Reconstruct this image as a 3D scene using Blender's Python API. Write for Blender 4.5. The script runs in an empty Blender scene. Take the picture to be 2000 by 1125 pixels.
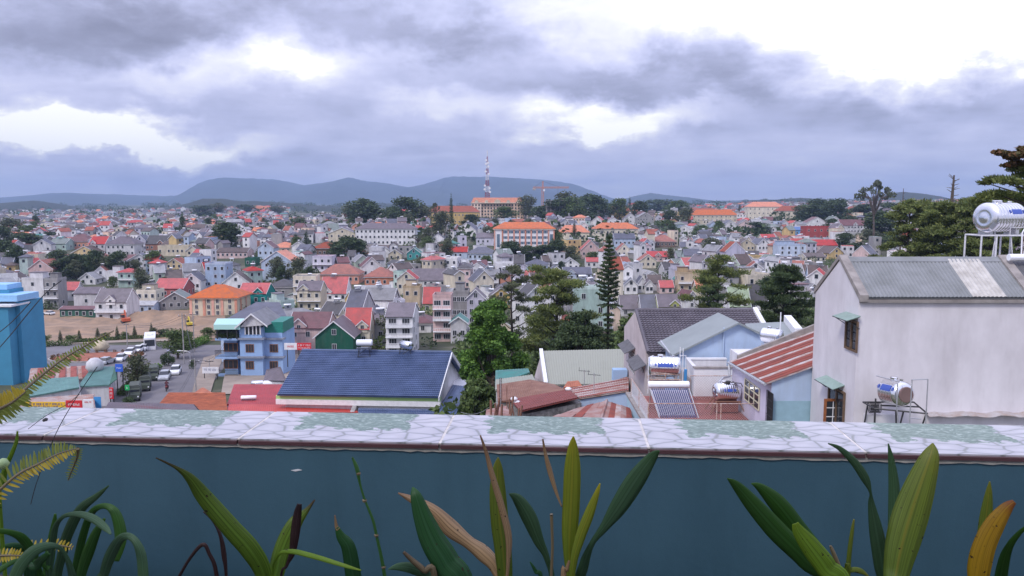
import bpy, math, random
import numpy as np
from mathutils import Vector, Matrix
R = math.radians
sc = bpy.context.scene
rng = random.Random(7)

# ------------------------------------------------------------------ camera
F = 1500.0                       # focal length in photo pixels (2000 x 1125)
PITCH = math.atan((562.5-395)/F)
cam_d = bpy.data.cameras.new('camera'); cam = bpy.data.objects.new('camera', cam_d)
sc.collection.objects.link(cam); sc.camera = cam
cam_d.sensor_width = 36; cam_d.lens = 36*F/2000
cam_d.clip_start = 0.05; cam_d.clip_end = 60000
cam.location = (0, 0, 0); cam.rotation_euler = (math.pi/2-PITCH, 0, 0)
sc.render.resolution_x = 1024; sc.render.resolution_y = 576

# ------------------------------------------------------------------ world, sun
SUN_EL, SUN_AZ = R(48), R(-20)    # a veiled sun high behind the cloud
w = bpy.data.worlds.new('World'); sc.world = w; w.use_nodes = True
sun_d = bpy.data.lights.new('sun', 'SUN'); sun_d.energy = 1.5; sun_d.angle = R(14); sun_d.color = (1, .95, .88)
sun = bpy.data.objects.new('sun', sun_d); sc.collection.objects.link(sun)
sun.rotation_euler = (math.pi/2-SUN_EL, 0, R(-38))
sc.view_settings.view_transform = 'Standard'; sc.view_settings.look = 'None'
sc.view_settings.gamma = 1; sc.view_settings.exposure = 0.5
SKY_GAIN = .76

def world_sky():
    nt = w.node_tree; N = nt.nodes; L = nt.links; N.clear()
    out = N.new('ShaderNodeOutputWorld'); bg = N.new('ShaderNodeBackground'); L.new(bg.outputs[0], out.inputs[0])
    tc = N.new('ShaderNodeTexCoord'); sep = N.new('ShaderNodeSeparateXYZ'); L.new(tc.outputs['Generated'], sep.inputs[0])
    def m(op, a, b=None, c=None, clamp=False):
        n = N.new('ShaderNodeMath'); n.operation = op; n.use_clamp = clamp
        for i, v in enumerate((a, b, c)):
            if v is None: continue
            if isinstance(v, (int, float)): n.inputs[i].default_value = v
            else: L.new(v, n.inputs[i])
        return n.outputs[0]
    x, y, z = sep.outputs[0], sep.outputs[1], sep.outputs[2]
    sky = N.new('ShaderNodeTexSky'); sky.sky_type = 'NISHITA'; sky.sun_disc = False
    sky.sun_elevation = SUN_EL; sky.sun_rotation = R(38); sky.altitude = 1400
    az = m('ARCTAN2', x, y); el = m('ARCSINE', z)
    # cloud deck seen in perspective
    zz = m('ADD', m('MAXIMUM', z, 0.0), 0.10)
    cv = N.new('ShaderNodeCombineXYZ'); L.new(m('DIVIDE', x, zz), cv.inputs[0]); L.new(m('DIVIDE', y, zz), cv.inputs[1])
    def noise(vec, scale, detail=6, rough=.55, dist=0., loc=(0,0,0)):
        mp = N.new('ShaderNodeMapping'); L.new(vec, mp.inputs[0]); mp.inputs['Location'].default_value = loc
        n = N.new('ShaderNodeTexNoise'); n.inputs['Scale'].default_value = scale; n.inputs['Detail'].default_value = detail
        n.inputs['Roughness'].default_value = rough; n.inputs['Distortion'].default_value = dist
        L.new(mp.outputs[0], n.inputs['Vector']); return n
    n1 = noise(cv.outputs[0], .62, 7, .56, .35, (3.1, 1.7, 0)); n2 = noise(cv.outputs[0], 1.9, 7, .6, .3, (7, 2, 4))
    av = N.new('ShaderNodeCombineXYZ'); L.new(az, av.inputs[0]); L.new(m('MULTIPLY', el, 1.7), av.inputs[1])
    wn = noise(av.outputs[0], 7, 6, .58, .2, (2, 5, 1)); wn2 = noise(av.outputs[0], 22, 5, .6, .2, (9, 1, 6))
    def cen(o, k): 
        s = N.new('ShaderNodeVectorMath'); s.operation = 'SUBTRACT'; L.new(o, s.inputs[0]); s.inputs[1].default_value = (.5, .5, .5)
        t = N.new('ShaderNodeVectorMath'); t.operation = 'SCALE'; L.new(s.outputs[0], t.inputs[0]); t.inputs['Scale'].default_value = k
        return t.outputs[0]
    ae = N.new('ShaderNodeCombineXYZ'); L.new(az, ae.inputs[0]); L.new(el, ae.inputs[1])
    ad = N.new('ShaderNodeVectorMath'); ad.operation = 'ADD'; L.new(ae.outputs[0], ad.inputs[0]); L.new(cen(wn.outputs['Color'], .13), ad.inputs[1])
    ad2 = N.new('ShaderNodeVectorMath'); ad2.operation = 'ADD'; L.new(ad.outputs[0], ad2.inputs[0]); L.new(cen(wn2.outputs['Color'], .05), ad2.inputs[1])
    def blob(px, py, rx, ry, amt):     # a thinner or thicker patch of cloud, by azimuth and elevation
        a0 = math.atan((px-1000)/F); e0 = math.atan((395-py)/F*math.cos(a0))
        s = N.new('ShaderNodeVectorMath'); s.operation = 'SUBTRACT'; L.new(ad2.outputs[0], s.inputs[0]); s.inputs[1].default_value = (a0, e0, 0)
        q = N.new('ShaderNodeVectorMath'); q.operation = 'MULTIPLY'; L.new(s.outputs[0], q.inputs[0]); q.inputs[1].default_value = (F/rx, F/ry, 0)
        ln = N.new('ShaderNodeVectorMath'); ln.operation = 'LENGTH'; L.new(q.outputs[0], ln.inputs[0])
        mr = N.new('ShaderNodeMapRange'); mr.interpolation_type = 'SMOOTHSTEP'; L.new(ln.outputs['Value'], mr.inputs[0])
        mr.inputs[1].default_value = 0.25; mr.inputs[2].default_value = 1.35; mr.inputs[3].default_value = amt; mr.inputs[4].default_value = 0
        return mr.outputs[0]
    blobs = [(1800,50,430,110,.62),(1560,20,280,80,.42),(1190,40,210,80,.40),(1880,120,240,50,.24),
             (130,266,340,42,.66),(40,222,190,36,.4),(330,290,150,26,.25),(560,118,150,66,.48),(370,165,110,40,.25),(100,130,150,50,.12),
             (1180,232,220,50,.60),(870,205,120,30,.25),(60,15,120,30,.1),
             (160,60,330,60,-.30),(620,50,430,60,-.25),(900,85,200,50,-.2),(1400,110,180,75,-.06),(1290,165,330,42,-.14),(1800,190,420,60,-.16),
             (250,335,420,36,-.10),(750,300,420,60,-.05),(700,200,220,40,-.05),(1500,290,500,60,-.05)]
    acc = None
    for b in blobs:
        v = blob(*b); acc = v if acc is None else m('ADD', acc, v)
    hz = N.new('ShaderNodeMapRange'); L.new(z, hz.inputs[0]); hz.inputs[1].default_value = .0; hz.inputs[2].default_value = .09
    hz.inputs[3].default_value = .20; hz.inputs[4].default_value = 0
    t = m('ADD', acc, hz.outputs[0])
    t = m('ADD', t, m('MULTIPLY', m('SUBTRACT', n1.outputs[0], .5), .62))
    t = m('ADD', t, m('MULTIPLY', m('SUBTRACT', n2.outputs[0], .5), .40))
    t = m('ADD', t, m('MULTIPLY', m('SUBTRACT', wn.outputs[0], .5), .25))
    t = m('ADD', t, m('MULTIPLY', m('SUBTRACT', wn2.outputs[0], .5), .22))
    t = m('ADD', t, .475)
    cr = N.new('ShaderNodeValToRGB'); L.new(t, cr.inputs[0])
    e = cr.color_ramp.elements
    def srgb(c): return tuple(((v/255+.055)/1.055)**2.4 for v in c)
    stops = [(0, (132,133,154)), (.2, (156,158,184)), (.40, (184,187,218)), (.56, (204,206,236)), (.70, (221,222,244)), (.86, (240,240,250)), (1, (255,255,255))]
    e[0].position = 0; e[0].color = (*srgb(stops[0][1]), 1); e[1].position = 1; e[1].color = (1.18, 1.17, 1.14, 1)
    for p, c in stops[1:-1]:
        k = e.new(p); k.color = (*srgb(c), 1)
    sk = N.new('ShaderNodeVectorMath'); sk.operation = 'SCALE'; L.new(sky.outputs[0], sk.inputs[0]); sk.inputs['Scale'].default_value = .07
    mx = N.new('ShaderNodeMix'); mx.data_type = 'RGBA'; mx.inputs[0].default_value = .94
    L.new(sk.outputs[0], mx.inputs[6]); L.new(cr.outputs[0], mx.inputs[7])
    # an overcast sky is brighter towards the zenith
    L.new(mx.outputs[2], bg.inputs[0]); L.new(m('MULTIPLY', m('ADD', m('MULTIPLY', m('MAXIMUM', z, 0.0), 1.5), .90), SKY_GAIN), bg.inputs[1])
world_sky()

# ------------------------------------------------------------------ helpers
def W(px, py, Y):
    """world point at forward distance Y seen at photo pixel px, py"""
    a = (px-1000)/F; b = (562.5-py)/F
    dy = math.cos(PITCH) + b*math.sin(PITCH); dz = -math.sin(PITCH) + b*math.cos(PITCH)
    s = Y/dy
    return Vector((a*s, Y, dz*s))
def WX(px, py, X):
    """world point on the plane x = X"""
    p = W(px, py, 1.0); return p*(X/p.x)
def proj(p):
    dy = p[1]*math.cos(PITCH) - p[2]*math.sin(PITCH); dz = p[1]*math.sin(PITCH) + p[2]*math.cos(PITCH)
    return 1000+F*p[0]/dy, 562.5-F*dz/dy
def col(o): sc.collection.objects.link(o); return o
class MB:
    def __init__(s): s.v = []; s.f = []; s.m = []
    def face(s, pts, m=0):
        i = len(s.v); s.v += [tuple(p) for p in pts]; s.f.append(tuple(range(i, i+len(pts)))); s.m.append(m); return s
    def box(s, x0, x1, y0, y1, z0, z1, m=0):
        return s.hexa([(x0,y0,z0),(x1,y0,z0),(x1,y1,z0),(x0,y1,z0),(x0,y0,z1),(x1,y0,z1),(x1,y1,z1),(x0,y1,z1)], m)
    def hexa(s, c, m=0):
        i = len(s.v); s.v += [tuple(p) for p in c]
        for q in ((0,3,2,1),(4,5,6,7),(0,1,5,4),(1,2,6,5),(2,3,7,6),(3,0,4,7)):
            s.f.append(tuple(i+k for k in q)); s.m.append(m)
        return s
    def prism(s, poly, d, m=0):
        """poly: list of 3d points, extruded by vector d"""
        i = len(s.v); n = len(poly); d = Vector(d)
        s.v += [tuple(p) for p in poly] + [tuple(Vector(p)+d) for p in poly]
        s.f.append(tuple(i+n-1-k for k in range(n))); s.m.append(m)
        s.f.append(tuple(i+n+k for k in range(n))); s.m.append(m)
        for k in range(n):
            k2 = (k+1) % n; s.f.append((i+k, i+k2, i+n+k2, i+n+k)); s.m.append(m)
        return s
    def slab(s, a, b, c, d, t, m=0):
        """quad a b c d thickened downwards along its normal"""
        a, b, c, d = map(Vector, (a, b, c, d)); n = (b-a).cross(d-a).normalized()
        if n.z < 0: n = -n
        return s.prism([a, b, c, d], -n*t, m)
    def tube(s, pts, r, n=6, m=0, cap=True):
        pts = [Vector(p) for p in pts]; rs = r if isinstance(r, (list, tuple)) else [r]*len(pts)
        i0 = len(s.v); up = None
        for k, p in enumerate(pts):
            t = (pts[min(k+1, len(pts)-1)] - pts[max(k-1, 0)])
            if t.length < 1e-9: t = Vector((0,0,1))
            t.normalize()
            if up is None:
                up = Vector((0,0,1)) if abs(t.z) < .9 else Vector((1,0,0))
            a = t.cross(up).normalized(); b = t.cross(a).normalized(); up = -b if False else up
            for j in range(n):
                an = 2*math.pi*j/n; s.v.append(tuple(p + a*math.cos(an)*rs[k] + b*math.sin(an)*rs[k]))
        for k in range(len(pts)-1):
            for j in range(n):
                j2 = (j+1) % n; s.f.append((i0+k*n+j, i0+k*n+j2, i0+(k+1)*n+j2, i0+(k+1)*n+j)); s.m.append(m)
        if cap:
            s.f.append(tuple(i0+j for j in range(n))); s.m.append(m)
            e = i0+(len(pts)-1)*n; s.f.append(tuple(e+n-1-j for j in range(n))); s.m.append(m)
        return s
    def lathe(s, prof, axis_o, axis_d, n=20, m=0):
        """prof: list of (t along axis, radius)"""
        o = Vector(axis_o); d = Vector(axis_d).normalized(); u = Vector((0,0,1)) if abs(d.z) < .9 else Vector((1,0,0))
        a = d.cross(u).normalized(); b = d.cross(a); i0 = len(s.v)
        for t, r in prof:
            for j in range(n):
                an = 2*math.pi*j/n; s.v.append(tuple(o + d*t + (a*math.cos(an)+b*math.sin(an))*max(r, 1e-4)))
        for k in range(len(prof)-1):
            for j in range(n):
                j2 = (j+1) % n; s.f.append((i0+k*n+j, i0+k*n+j2, i0+(k+1)*n+j2, i0+(k+1)*n+j)); s.m.append(m)
        return s
    def mesh(s, name, mats, smooth=False):
        me = bpy.data.meshes.new(name); me.from_pydata(s.v, [], s.f)
        for mt in (mats if isinstance(mats, (list, tuple)) else [mats]): me.materials.append(mt)
        if len(me.polygons):
            me.polygons.foreach_set('material_index', s.m)
            if smooth: me.polygons.foreach_set('use_smooth', [True]*len(me.polygons))
        me.update(); return me
    def build(s, name, mats, parent=None, smooth=False, label=None, loc=None):
        o = bpy.data.objects.new(name, s.mesh(name, mats, smooth)); col(o)
        if parent is not None: o.parent = parent
        if label: o['label'] = label
        if loc is not None: o.location = loc
        return o
def thing(name, label, cat, loc=(0,0,0), rotz=0, group=None):
    o = bpy.data.objects.new(name, None); o.empty_display_size = .3; col(o)
    o.location = loc; o.rotation_euler = (0, 0, rotz); o['label'] = label; o['category'] = cat
    if group: o['group'] = group
    return o
def tag(o, label, cat, group=None, kind=None):
    o['label'] = label; o['category'] = cat
    if group: o['group'] = group
    if kind: o['kind'] = kind
    return o
def struct(o, kind='structure'): o['kind'] = kind; return o
def inst(name, me, parent=None, loc=(0,0,0), rot=(0,0,0), scale=(1,1,1)):
    o = bpy.data.objects.new(name, me); col(o)
    if parent is not None: o.parent = parent
    o.location = loc; o.rotation_euler = rot; o.scale = scale; return o

# ------------------------------------------------------------------ materials
def newmat(name):
    m = bpy.data.materials.new(name); m.use_nodes = True; nt = m.node_tree
    return m, nt, nt.nodes['Principled BSDF']
def setc(b, c): b.inputs['Base Color'].default_value = (*c, 1)
def mat_plain(name, c, rough=.6, metal=0., spec=.5, noise=.0, nscale=3., bump=0., bscale=20., c2=None, coords='Object', detail=5, stretch=None, transl=0.):
    m, nt, b = newmat(name); N = nt.nodes; L = nt.links
    b.inputs['Roughness'].default_value = rough; b.inputs['Metallic'].default_value = metal; b.inputs['Specular IOR Level'].default_value = spec
    setc(b, c)
    tc = N.new('ShaderNodeTexCoord'); src = tc.outputs[coords]
    if stretch:
        mp = N.new('ShaderNodeMapping'); L.new(src, mp.inputs[0]); mp.inputs['Scale'].default_value = stretch; src = mp.outputs[0]
    if noise > 0 or c2:
        n = N.new('ShaderNodeTexNoise'); n.inputs['Scale'].default_value = nscale; n.inputs['Detail'].default_value = detail; n.inputs['Roughness'].default_value = .62
        L.new(src, n.inputs['Vector'])
        cr = N.new('ShaderNodeValToRGB'); e = cr.color_ramp.elements; e[0].position = .33; e[1].position = .68
        k = c2 if c2 else tuple(v*(1-noise) for v in c)
        e[0].color = (*k, 1); e[1].color = (*[min(1, v*(1+noise*.35)) for v in c], 1)
        L.new(n.outputs[0], cr.inputs[0]); L.new(cr.outputs[0], b.inputs['Base Color'])
    if bump > 0:
        n = N.new('ShaderNodeTexNoise'); n.inputs['Scale'].default_value = bscale; n.inputs['Detail'].default_value = 4; L.new(src, n.inputs['Vector'])
        bp = N.new('ShaderNodeBump'); bp.inputs['Strength'].default_value = bump; L.new(n.outputs[0], bp.inputs['Height']); L.new(bp.outputs[0], b.inputs['Normal'])
    return m
WC = {'white': (.78,.77,.78), 'cream': (.72,.64,.50), 'pink': (.66,.47,.45), 'light blue': (.46,.56,.72), 'lavender': (.58,.56,.66), 'yellow': (.66,.47,.20),
      'peach': (.80,.60,.46), 'grey': (.34,.33,.33), 'pale green': (.48,.57,.46), 'teal': (.04,.32,.31), 'red': (.40,.05,.05), 'salmon': (.72,.34,.24),
      'tan': (.55,.42,.26), 'brown': (.20,.12,.09), 'pale grey': (.60,.59,.61), 'mint': (.48,.62,.57), 'blue': (.07,.27,.55), 'brick': (.36,.17,.12), 'olive': (.40,.37,.20), 'dark green': (.03,.13,.09), 'lime': (.58,.62,.20)}
RC = {'mauve': (.165,.135,.155), 'slate': (.12,.125,.165), 'red': (.48,.05,.035), 'orange': (.66,.20,.085), 'rust': (.34,.085,.045), 'dark grey': (.085,.08,.085), 'grey green': (.20,.24,.215),
      'teal': (.06,.24,.21), 'pale tin': (.38,.38,.39), 'maroon': (.17,.065,.07), 'brown': (.12,.085,.075), 'light grey': (.25,.25,.265), 'green': (.30,.40,.22), 'blue': (.08,.18,.42), 'crimson': (.50,.045,.04)}
def weathered(name, c, kind):
    m, nt, b = newmat(name); N = nt.nodes; L = nt.links
    b.inputs['Roughness'].default_value = .75 if kind == 'wall' else .55; b.inputs['Specular IOR Level'].default_value = .25 if kind == 'wall' else .4
    tc = N.new('ShaderNodeTexCoord'); oi = N.new('ShaderNodeObjectInfo')
    ad = N.new('ShaderNodeVectorMath'); ad.operation = 'ADD'; L.new(tc.outputs['Object'], ad.inputs[0]); L.new(oi.outputs['Location'], ad.inputs[1])
    mp = N.new('ShaderNodeMapping'); L.new(ad.outputs[0], mp.inputs[0]); mp.inputs['Scale'].default_value = (1, 1, .35) if kind == 'wall' else (1, 1, 1)
    n = N.new('ShaderNodeTexNoise'); n.inputs['Scale'].default_value = .55; n.inputs['Detail'].default_value = 8; n.inputs['Roughness'].default_value = .65; L.new(mp.outputs[0], n.inputs['Vector'])
    cr = N.new('ShaderNodeValToRGB'); e = cr.color_ramp.elements; e[0].position = .3; e[1].position = .6
    g = sum(c)/3; dirt = tuple((v*.55+g*.12) for v in c)
    e[0].color = (*dirt, 1); e[1].color = (*c, 1); L.new(n.outputs[0], cr.inputs[0])
    hs = N.new('ShaderNodeHueSaturation'); L.new(cr.outputs[0], hs.inputs['Color'])
    mr = N.new('ShaderNodeMapRange'); L.new(oi.outputs['Random'], mr.inputs[0]); mr.inputs[3].default_value = .85; mr.inputs[4].default_value = 1.12; L.new(mr.outputs[0], hs.inputs['Value'])
    mr2 = N.new('ShaderNodeMapRange'); L.new(oi.outputs['Random'], mr2.inputs[0]); mr2.inputs[3].default_value = 1.15; mr2.inputs[4].default_value = .8; L.new(mr2.outputs[0], hs.inputs['Saturation'])
    L.new(hs.outputs[0], b.inputs['Base Color'])
    if kind == 'roof':
        sep = N.new('ShaderNodeSeparateXYZ'); L.new(tc.outputs['Object'], sep.inputs[0])
        wv = N.new('ShaderNodeMath'); wv.operation = 'MULTIPLY'; L.new(sep.outputs[2], wv.inputs[0]); wv.inputs[1].default_value = 5.5
        fr = N.new('ShaderNodeMath'); fr.operation = 'FRACT'; L.new(wv.outputs[0], fr.inputs[0])
        bp = N.new('ShaderNodeBump'); bp.inputs['Strength'].default_value = .5; bp.inputs['Distance'].default_value = .06; L.new(fr.outputs[0], bp.inputs['Height']); L.new(bp.outputs[0], b.inputs['Normal'])
    return m
WM = {k: weathered('wall '+k, tuple(min(.82, v) for v in c), 'wall') for k, c in WC.items()}
RM = {k: weathered('roof '+k, c, 'roof') for k, c in RC.items()}
M_white = mat_plain('white paint', (.78,.78,.80), .6, noise=.15, nscale=2)
M_frame = mat_plain('window frame', (.62,.62,.64), .5)
M_glass = mat_plain('window glass', (.035,.04,.05), .12, spec=.6)
M_bglass = mat_plain('blue window glass', (.03,.10,.17), .12, spec=.6)
M_wood = mat_plain('varnished wood', (.30,.12,.04), .45, noise=.4, nscale=6)
M_dark = mat_plain('near-black fill', (.02,.02,.022), .9)  # flat near-black; puts the unlit depth of openings into the colour
M_steel = mat_plain('stainless steel', (.90,.90,.91), .2, metal=1.0, noise=.08, nscale=5, bump=.03, bscale=6)
M_iron = mat_plain('dark iron', (.05,.05,.055), .5, metal=.3, noise=.3)
M_galv = mat_plain('galvanised pipe', (.55,.56,.58), .4, metal=.6, noise=.2, nscale=8)
M_conc = mat_plain('concrete', (.38,.36,.35), .85, noise=.35, nscale=1.2, bump=.2)
M_tankw = mat_plain('white tank shell', (.86,.87,.9), .25, spec=.6)
M_panel = mat_plain('solar collector glass', (.06,.07,.10), .15, spec=.6)
M_asph = mat_plain('asphalt', (.17,.16,.17), .9, noise=.25, nscale=.12, bump=.2, bscale=3)
M_pave = mat_plain('pavement', (.33,.27,.22), .9, noise=.3, nscale=.2, bump=.2, bscale=3)
M_dirt = mat_plain('bare orange earth', (.38,.25,.16), .95, c2=(.19,.14,.10), nscale=.16, bump=.8, bscale=.5, detail=10)
M_bark = mat_plain('bark', (.11,.085,.07), .9, noise=.5, nscale=4, bump=.5, bscale=8)
M_barkd = mat_plain('dark pine bark', (.05,.038,.032), .9, noise=.5, nscale=3, bump=.5, bscale=6)
def mat_leaf(name, c, c2, transl=.25, rough=.6):
    m, nt, b = newmat(name); N = nt.nodes; L = nt.links
    b.inputs['Roughness'].default_value = rough; b.inputs['Specular IOR Level'].default_value = .25
    g = N.new('ShaderNodeNewGeometry'); cr = N.new('ShaderNodeValToRGB'); e = cr.color_ramp.elements
    e[0].color = (*c2, 1); e[1].color = (*c, 1); L.new(g.outputs['Random Per Island'], cr.inputs[0])
    tc = N.new('ShaderNodeTexCoord'); n = N.new('ShaderNodeTexNoise'); n.inputs['Scale'].default_value = .45; n.inputs['Detail'].default_value = 3; L.new(tc.outputs['Object'], n.inputs['Vector'])
    hs = N.new('ShaderNodeHueSaturation'); L.new(cr.outputs[0], hs.inputs['Color'])
    mr = N.new('ShaderNodeMapRange'); L.new(n.outputs[0], mr.inputs[0]); mr.inputs[1].default_value = .3; mr.inputs[2].default_value = .7; mr.inputs[3].default_value = .6; mr.inputs[4].default_value = 1.35; L.new(mr.outputs[0], hs.inputs['Value'])
    L.new(hs.outputs[0], b.inputs['Base Color'])
    tr = N.new('ShaderNodeBsdfTranslucent'); L.new(hs.outputs[0], tr.inputs[0]); mx = N.new('ShaderNodeMixShader'); mx.inputs[0].default_value = transl
    L.new(b.outputs[0], mx.inputs[1]); L.new(tr.outputs[0], mx.inputs[2]); L.new(mx.outputs[0], nt.nodes['Material Output'].inputs[0])
    return m
ML_round = mat_leaf('broad leaves', (.15,.20,.065), (.055,.095,.03))
ML_bright = mat_leaf('fresh green leaves', (.15,.27,.045), (.045,.11,.022))
ML_dark = mat_leaf('dark needles', (.10,.14,.055), (.036,.062,.03))
ML_pine = mat_leaf('pine needles', (.25,.28,.085), (.075,.115,.036))
ML_olive = mat_leaf('olive leaves', (.17,.185,.10), (.065,.085,.045))

def streaks(m, amt=.35, scale=(3.2, 3.2, .22), col=(.32,.30,.29)):
    """rain and damp stains running down a wall"""
    nt = m.node_tree; N = nt.nodes; L = nt.links; b = N['Principled BSDF']; src = b.inputs['Base Color'].links[0].from_socket
    tc = N.new('ShaderNodeTexCoord'); mp = N.new('ShaderNodeMapping'); mp.inputs['Scale'].default_value = scale; L.new(tc.outputs['Object'], mp.inputs[0])
    n = N.new('ShaderNodeTexNoise'); n.inputs['Scale'].default_value = 1; n.inputs['Detail'].default_value = 9; n.inputs['Roughness'].default_value = .7; L.new(mp.outputs[0], n.inputs['Vector'])
    mr = N.new('ShaderNodeMapRange'); L.new(n.outputs[0], mr.inputs[0]); mr.inputs[1].default_value = .48; mr.inputs[2].default_value = .78; mr.inputs[3].default_value = 0; mr.inputs[4].default_value = amt
    mx = N.new('ShaderNodeMix'); mx.data_type = 'RGBA'; L.new(mr.outputs[0], mx.inputs[0]); L.new(src, mx.inputs[6]); mx.inputs[7].default_value = (*col, 1); L.new(mx.outputs[2], b.inputs['Base Color'])
for k_ in WM: streaks(WM[k_], .38, (1.6,1.6,.3), (.14,.13,.12))
for k_ in RM: streaks(RM[k_], .45, (1.2,1.2,1.2), (.13,.11,.10))
# ------------------------------------------------------------------ terrain
TPX = [-400, 200, 500, 800, 1100, 1500, 1900, 2400]
TZ = {30:(-24,-24,-24,-22,-18,-15,-15,-15), 60:(-28,-28,-27,-25,-22,-19,-17,-16), 100:(-30,-30,-30,-29,-27,-24,-20,-18),
      130:(-31,-31,-31,-31,-30,-27,-22,-20), 190:(-36,-36,-36,-34.5,-34,-30,-24,-22), 270:(-41,-41,-39,-37,-36,-32,-25,-22),
      350:(-37,-37,-35,-35,-36,-33,-25,-20), 450:(-31,-30,-29,-27,-30,-31,-24,-17), 600:(-28,-28,-28,-23,-24,-27,-19,-12),
      850:(-27,-27,-27,-19,-18,-20,-13,-8), 1300:(-33,-33,-33,-34,-30,-18,-9,-5), 2000:(-32,-32,-24,-35,-30,-12,-5,0),
      3500:(-20,-25,-10,-25,-25,-2,0,4), 5500:(-25,-25,-20,-25,-25,-5,0,4), 12500:(-20,-20,-20,-20,-20,-5,0,4)}
TYS = sorted(TZ)
def terr(X, Y):
    Yc = min(max(Y, 30), 12499); px = 1000+F*X/Yc; px = min(max(px, TPX[0]), TPX[-1]-1e-3)
    j = max(k for k in range(len(TYS)-1) if TYS[k] <= Yc); i = max(k for k in range(len(TPX)-1) if TPX[k] <= px)
    ty = (Yc-TYS[j])/(TYS[j+1]-TYS[j]); tx = (px-TPX[i])/(TPX[i+1]-TPX[i])
    a, b = TZ[TYS[j]], TZ[TYS[j+1]]
    return (a[i]*(1-tx)+a[i+1]*tx)*(1-ty) + (b[i]*(1-tx)+b[i+1]*tx)*ty
def ground(px, py, y0=60):
    """first point of the ground, from y0 outwards, seen at or above photo row py"""
    Y = y0
    while Y < 6000:
        p = W(px, py, Y)
        if p.z <= terr(p.x, Y): return Vector((p.x, Y, terr(p.x, Y)))
        Y *= 1.01
    return W(px, py, 6000)
def onterr(X, Y, dz=0): return Vector((X, Y, terr(X, Y)+dz))

def build_terrain():
    ys = [-120, 0, 30] + [30*(12500/30)**(k/90) for k in range(1, 91)]
    ys = sorted(set(ys + TYS)); xs = [-4000,-2500,-1600,-1000] + [-400+100*k for k in range(29)] + [3000, 3700, 4600, 6000]
    mb = MB(); n = len(xs); r = random.Random(3)
    for Y in ys:
        Ye = max(Y, 60)
        for px in xs:
            X = (px-1000)/F*Ye; z = terr(X, max(Y, 30))
            mb.v.append((X, Y, z))
    for j in range(len(ys)-1):
        for i in range(n-1):
            mb.f.append((j*n+i, j*n+i+1, (j+1)*n+i+1, (j+1)*n+i)); mb.m.append(0)
    m, nt, b = newmat('town ground'); N = nt.nodes; L = nt.links; b.inputs['Roughness'].default_value = .95
    tc = N.new('ShaderNodeTexCoord')
    n1 = N.new('ShaderNodeTexNoise'); n1.inputs['Scale'].default_value = .03; n1.inputs['Detail'].default_value = 10; n1.inputs['Roughness'].default_value = .7; L.new(tc.outputs['Object'], n1.inputs['Vector'])
    cr = N.new('ShaderNodeValToRGB'); L.new(n1.outputs[0], cr.inputs[0]); e = cr.color_ramp.elements
    e[0].position = .35; e[0].color = (.035,.05,.02,1); e[1].position = .68; e[1].color = (.20,.17,.15,1); k = e.new(.5); k.color = (.07,.075,.04,1)
    L.new(cr.outputs[0], b.inputs['Base Color'])
    struct(mb.build('ground', m, smooth=True))
build_terrain()
def patch(name, c00, c10, c11, c01, mat, dz=.12, n=24):
    """a ground sheet between four xy corners laid on the terrain"""
    mb = MB(); P = [Vector(c[:2]) for c in (c00, c10, c11, c01)]
    for j in range(n+1):
        for i in range(n+1):
            u, v = i/n, j/n; q = (P[0]*(1-u)+P[1]*u)*(1-v) + (P[3]*(1-u)+P[2]*u)*v
            mb.v.append(tuple(onterr(q.x, q.y, dz)))
    for j in range(n):
        for i in range(n):
            a = j*(n+1)+i; mb.f.append((a, a+1, a+n+2, a+n+1)); mb.m.append(0)
    return struct(mb.build(name, mat, smooth=True))
def gpatch(name, corners, mat, dz=.12, n=24):
    c = [ground(*q) for q in corners]; return patch(name, *c, mat, dz, n)

# far hills and mountains, each a long ridge with its own depth
def ridge(name, pts, Y0, depth, base, mat, amp, seed, sub=8):
    r = random.Random(seed); xs = []
    for (a, b) in zip(pts[:-1], pts[1:]):
        for k in range(sub):
            t = k/sub; xs.append((a[0]+(b[0]-a[0])*t, a[1]+(b[1]-a[1])*t))
    xs.append(pts[-1]); rows = 14; mb = MB()
    ph = [(r.uniform(0, 6.28), r.uniform(.004, .03), r.uniform(.3, 1)) for _ in range(14)]
    def nz(a, t): return sum(h*math.sin(a*f_*1.3+p+t*5*f_*60) for p, f_, h in ph)/5
    for j in range(rows):
        t = j/(rows-1)*1.35
        for px, py in xs:
            top = W(px, py, Y0)
            if t <= 1: s = t*t*(3-2*t); Y = Y0-depth*(1-t); sc_ = Y/Y0
            else: s = 1-(t-1)*1.2; Y = Y0+depth*(t-1); sc_ = 1
            z = base+(top.z-base)*s + (nz(px, t)*amp*math.sin(min(t, 1)*math.pi) if 0 < t else 0) + (r.uniform(-1, 1)*amp*.05)
            mb.v.append((top.x*(sc_*.5+.5), Y, z))
    n = len(xs)
    for j in range(rows-1):
        for i in range(n-1): mb.f.append((j*n+i, j*n+i+1, (j+1)*n+i+1, (j+1)*n+i)); mb.m.append(0)
    return struct(mb.build(name, mat, smooth=True))
M_mt = mat_plain('forested mountain', (.045,.065,.05), .95, c2=(.02,.032,.028), nscale=.0035, detail=9)
M_hill = mat_plain('forested hill', (.03,.042,.026), .95, c2=(.016,.024,.017), nscale=.02, detail=9)
ridge('mountain', [(-300,380),(0,386),(130,380),(230,379),(330,383),(372,381),(395,368),(415,356),(450,349),(500,348),(545,351),(600,363),(645,356),(685,346),(715,354),(745,357),(800,365),(840,355),(870,346),(885,345),(940,348),(1000,347),(1050,350),(1110,359),(1150,373),(1180,387),(1240,400)], 9000, 3000, -40, M_mt, 70, 1)
ridge('low_mountain', [(1180,400),(1215,389),(1245,381),(1270,376),(1295,380),(1330,384),(1355,387),(1390,392),(1440,391),(1500,390),(1600,396)], 7000, 1500, -40, M_mt, 25, 2)
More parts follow.
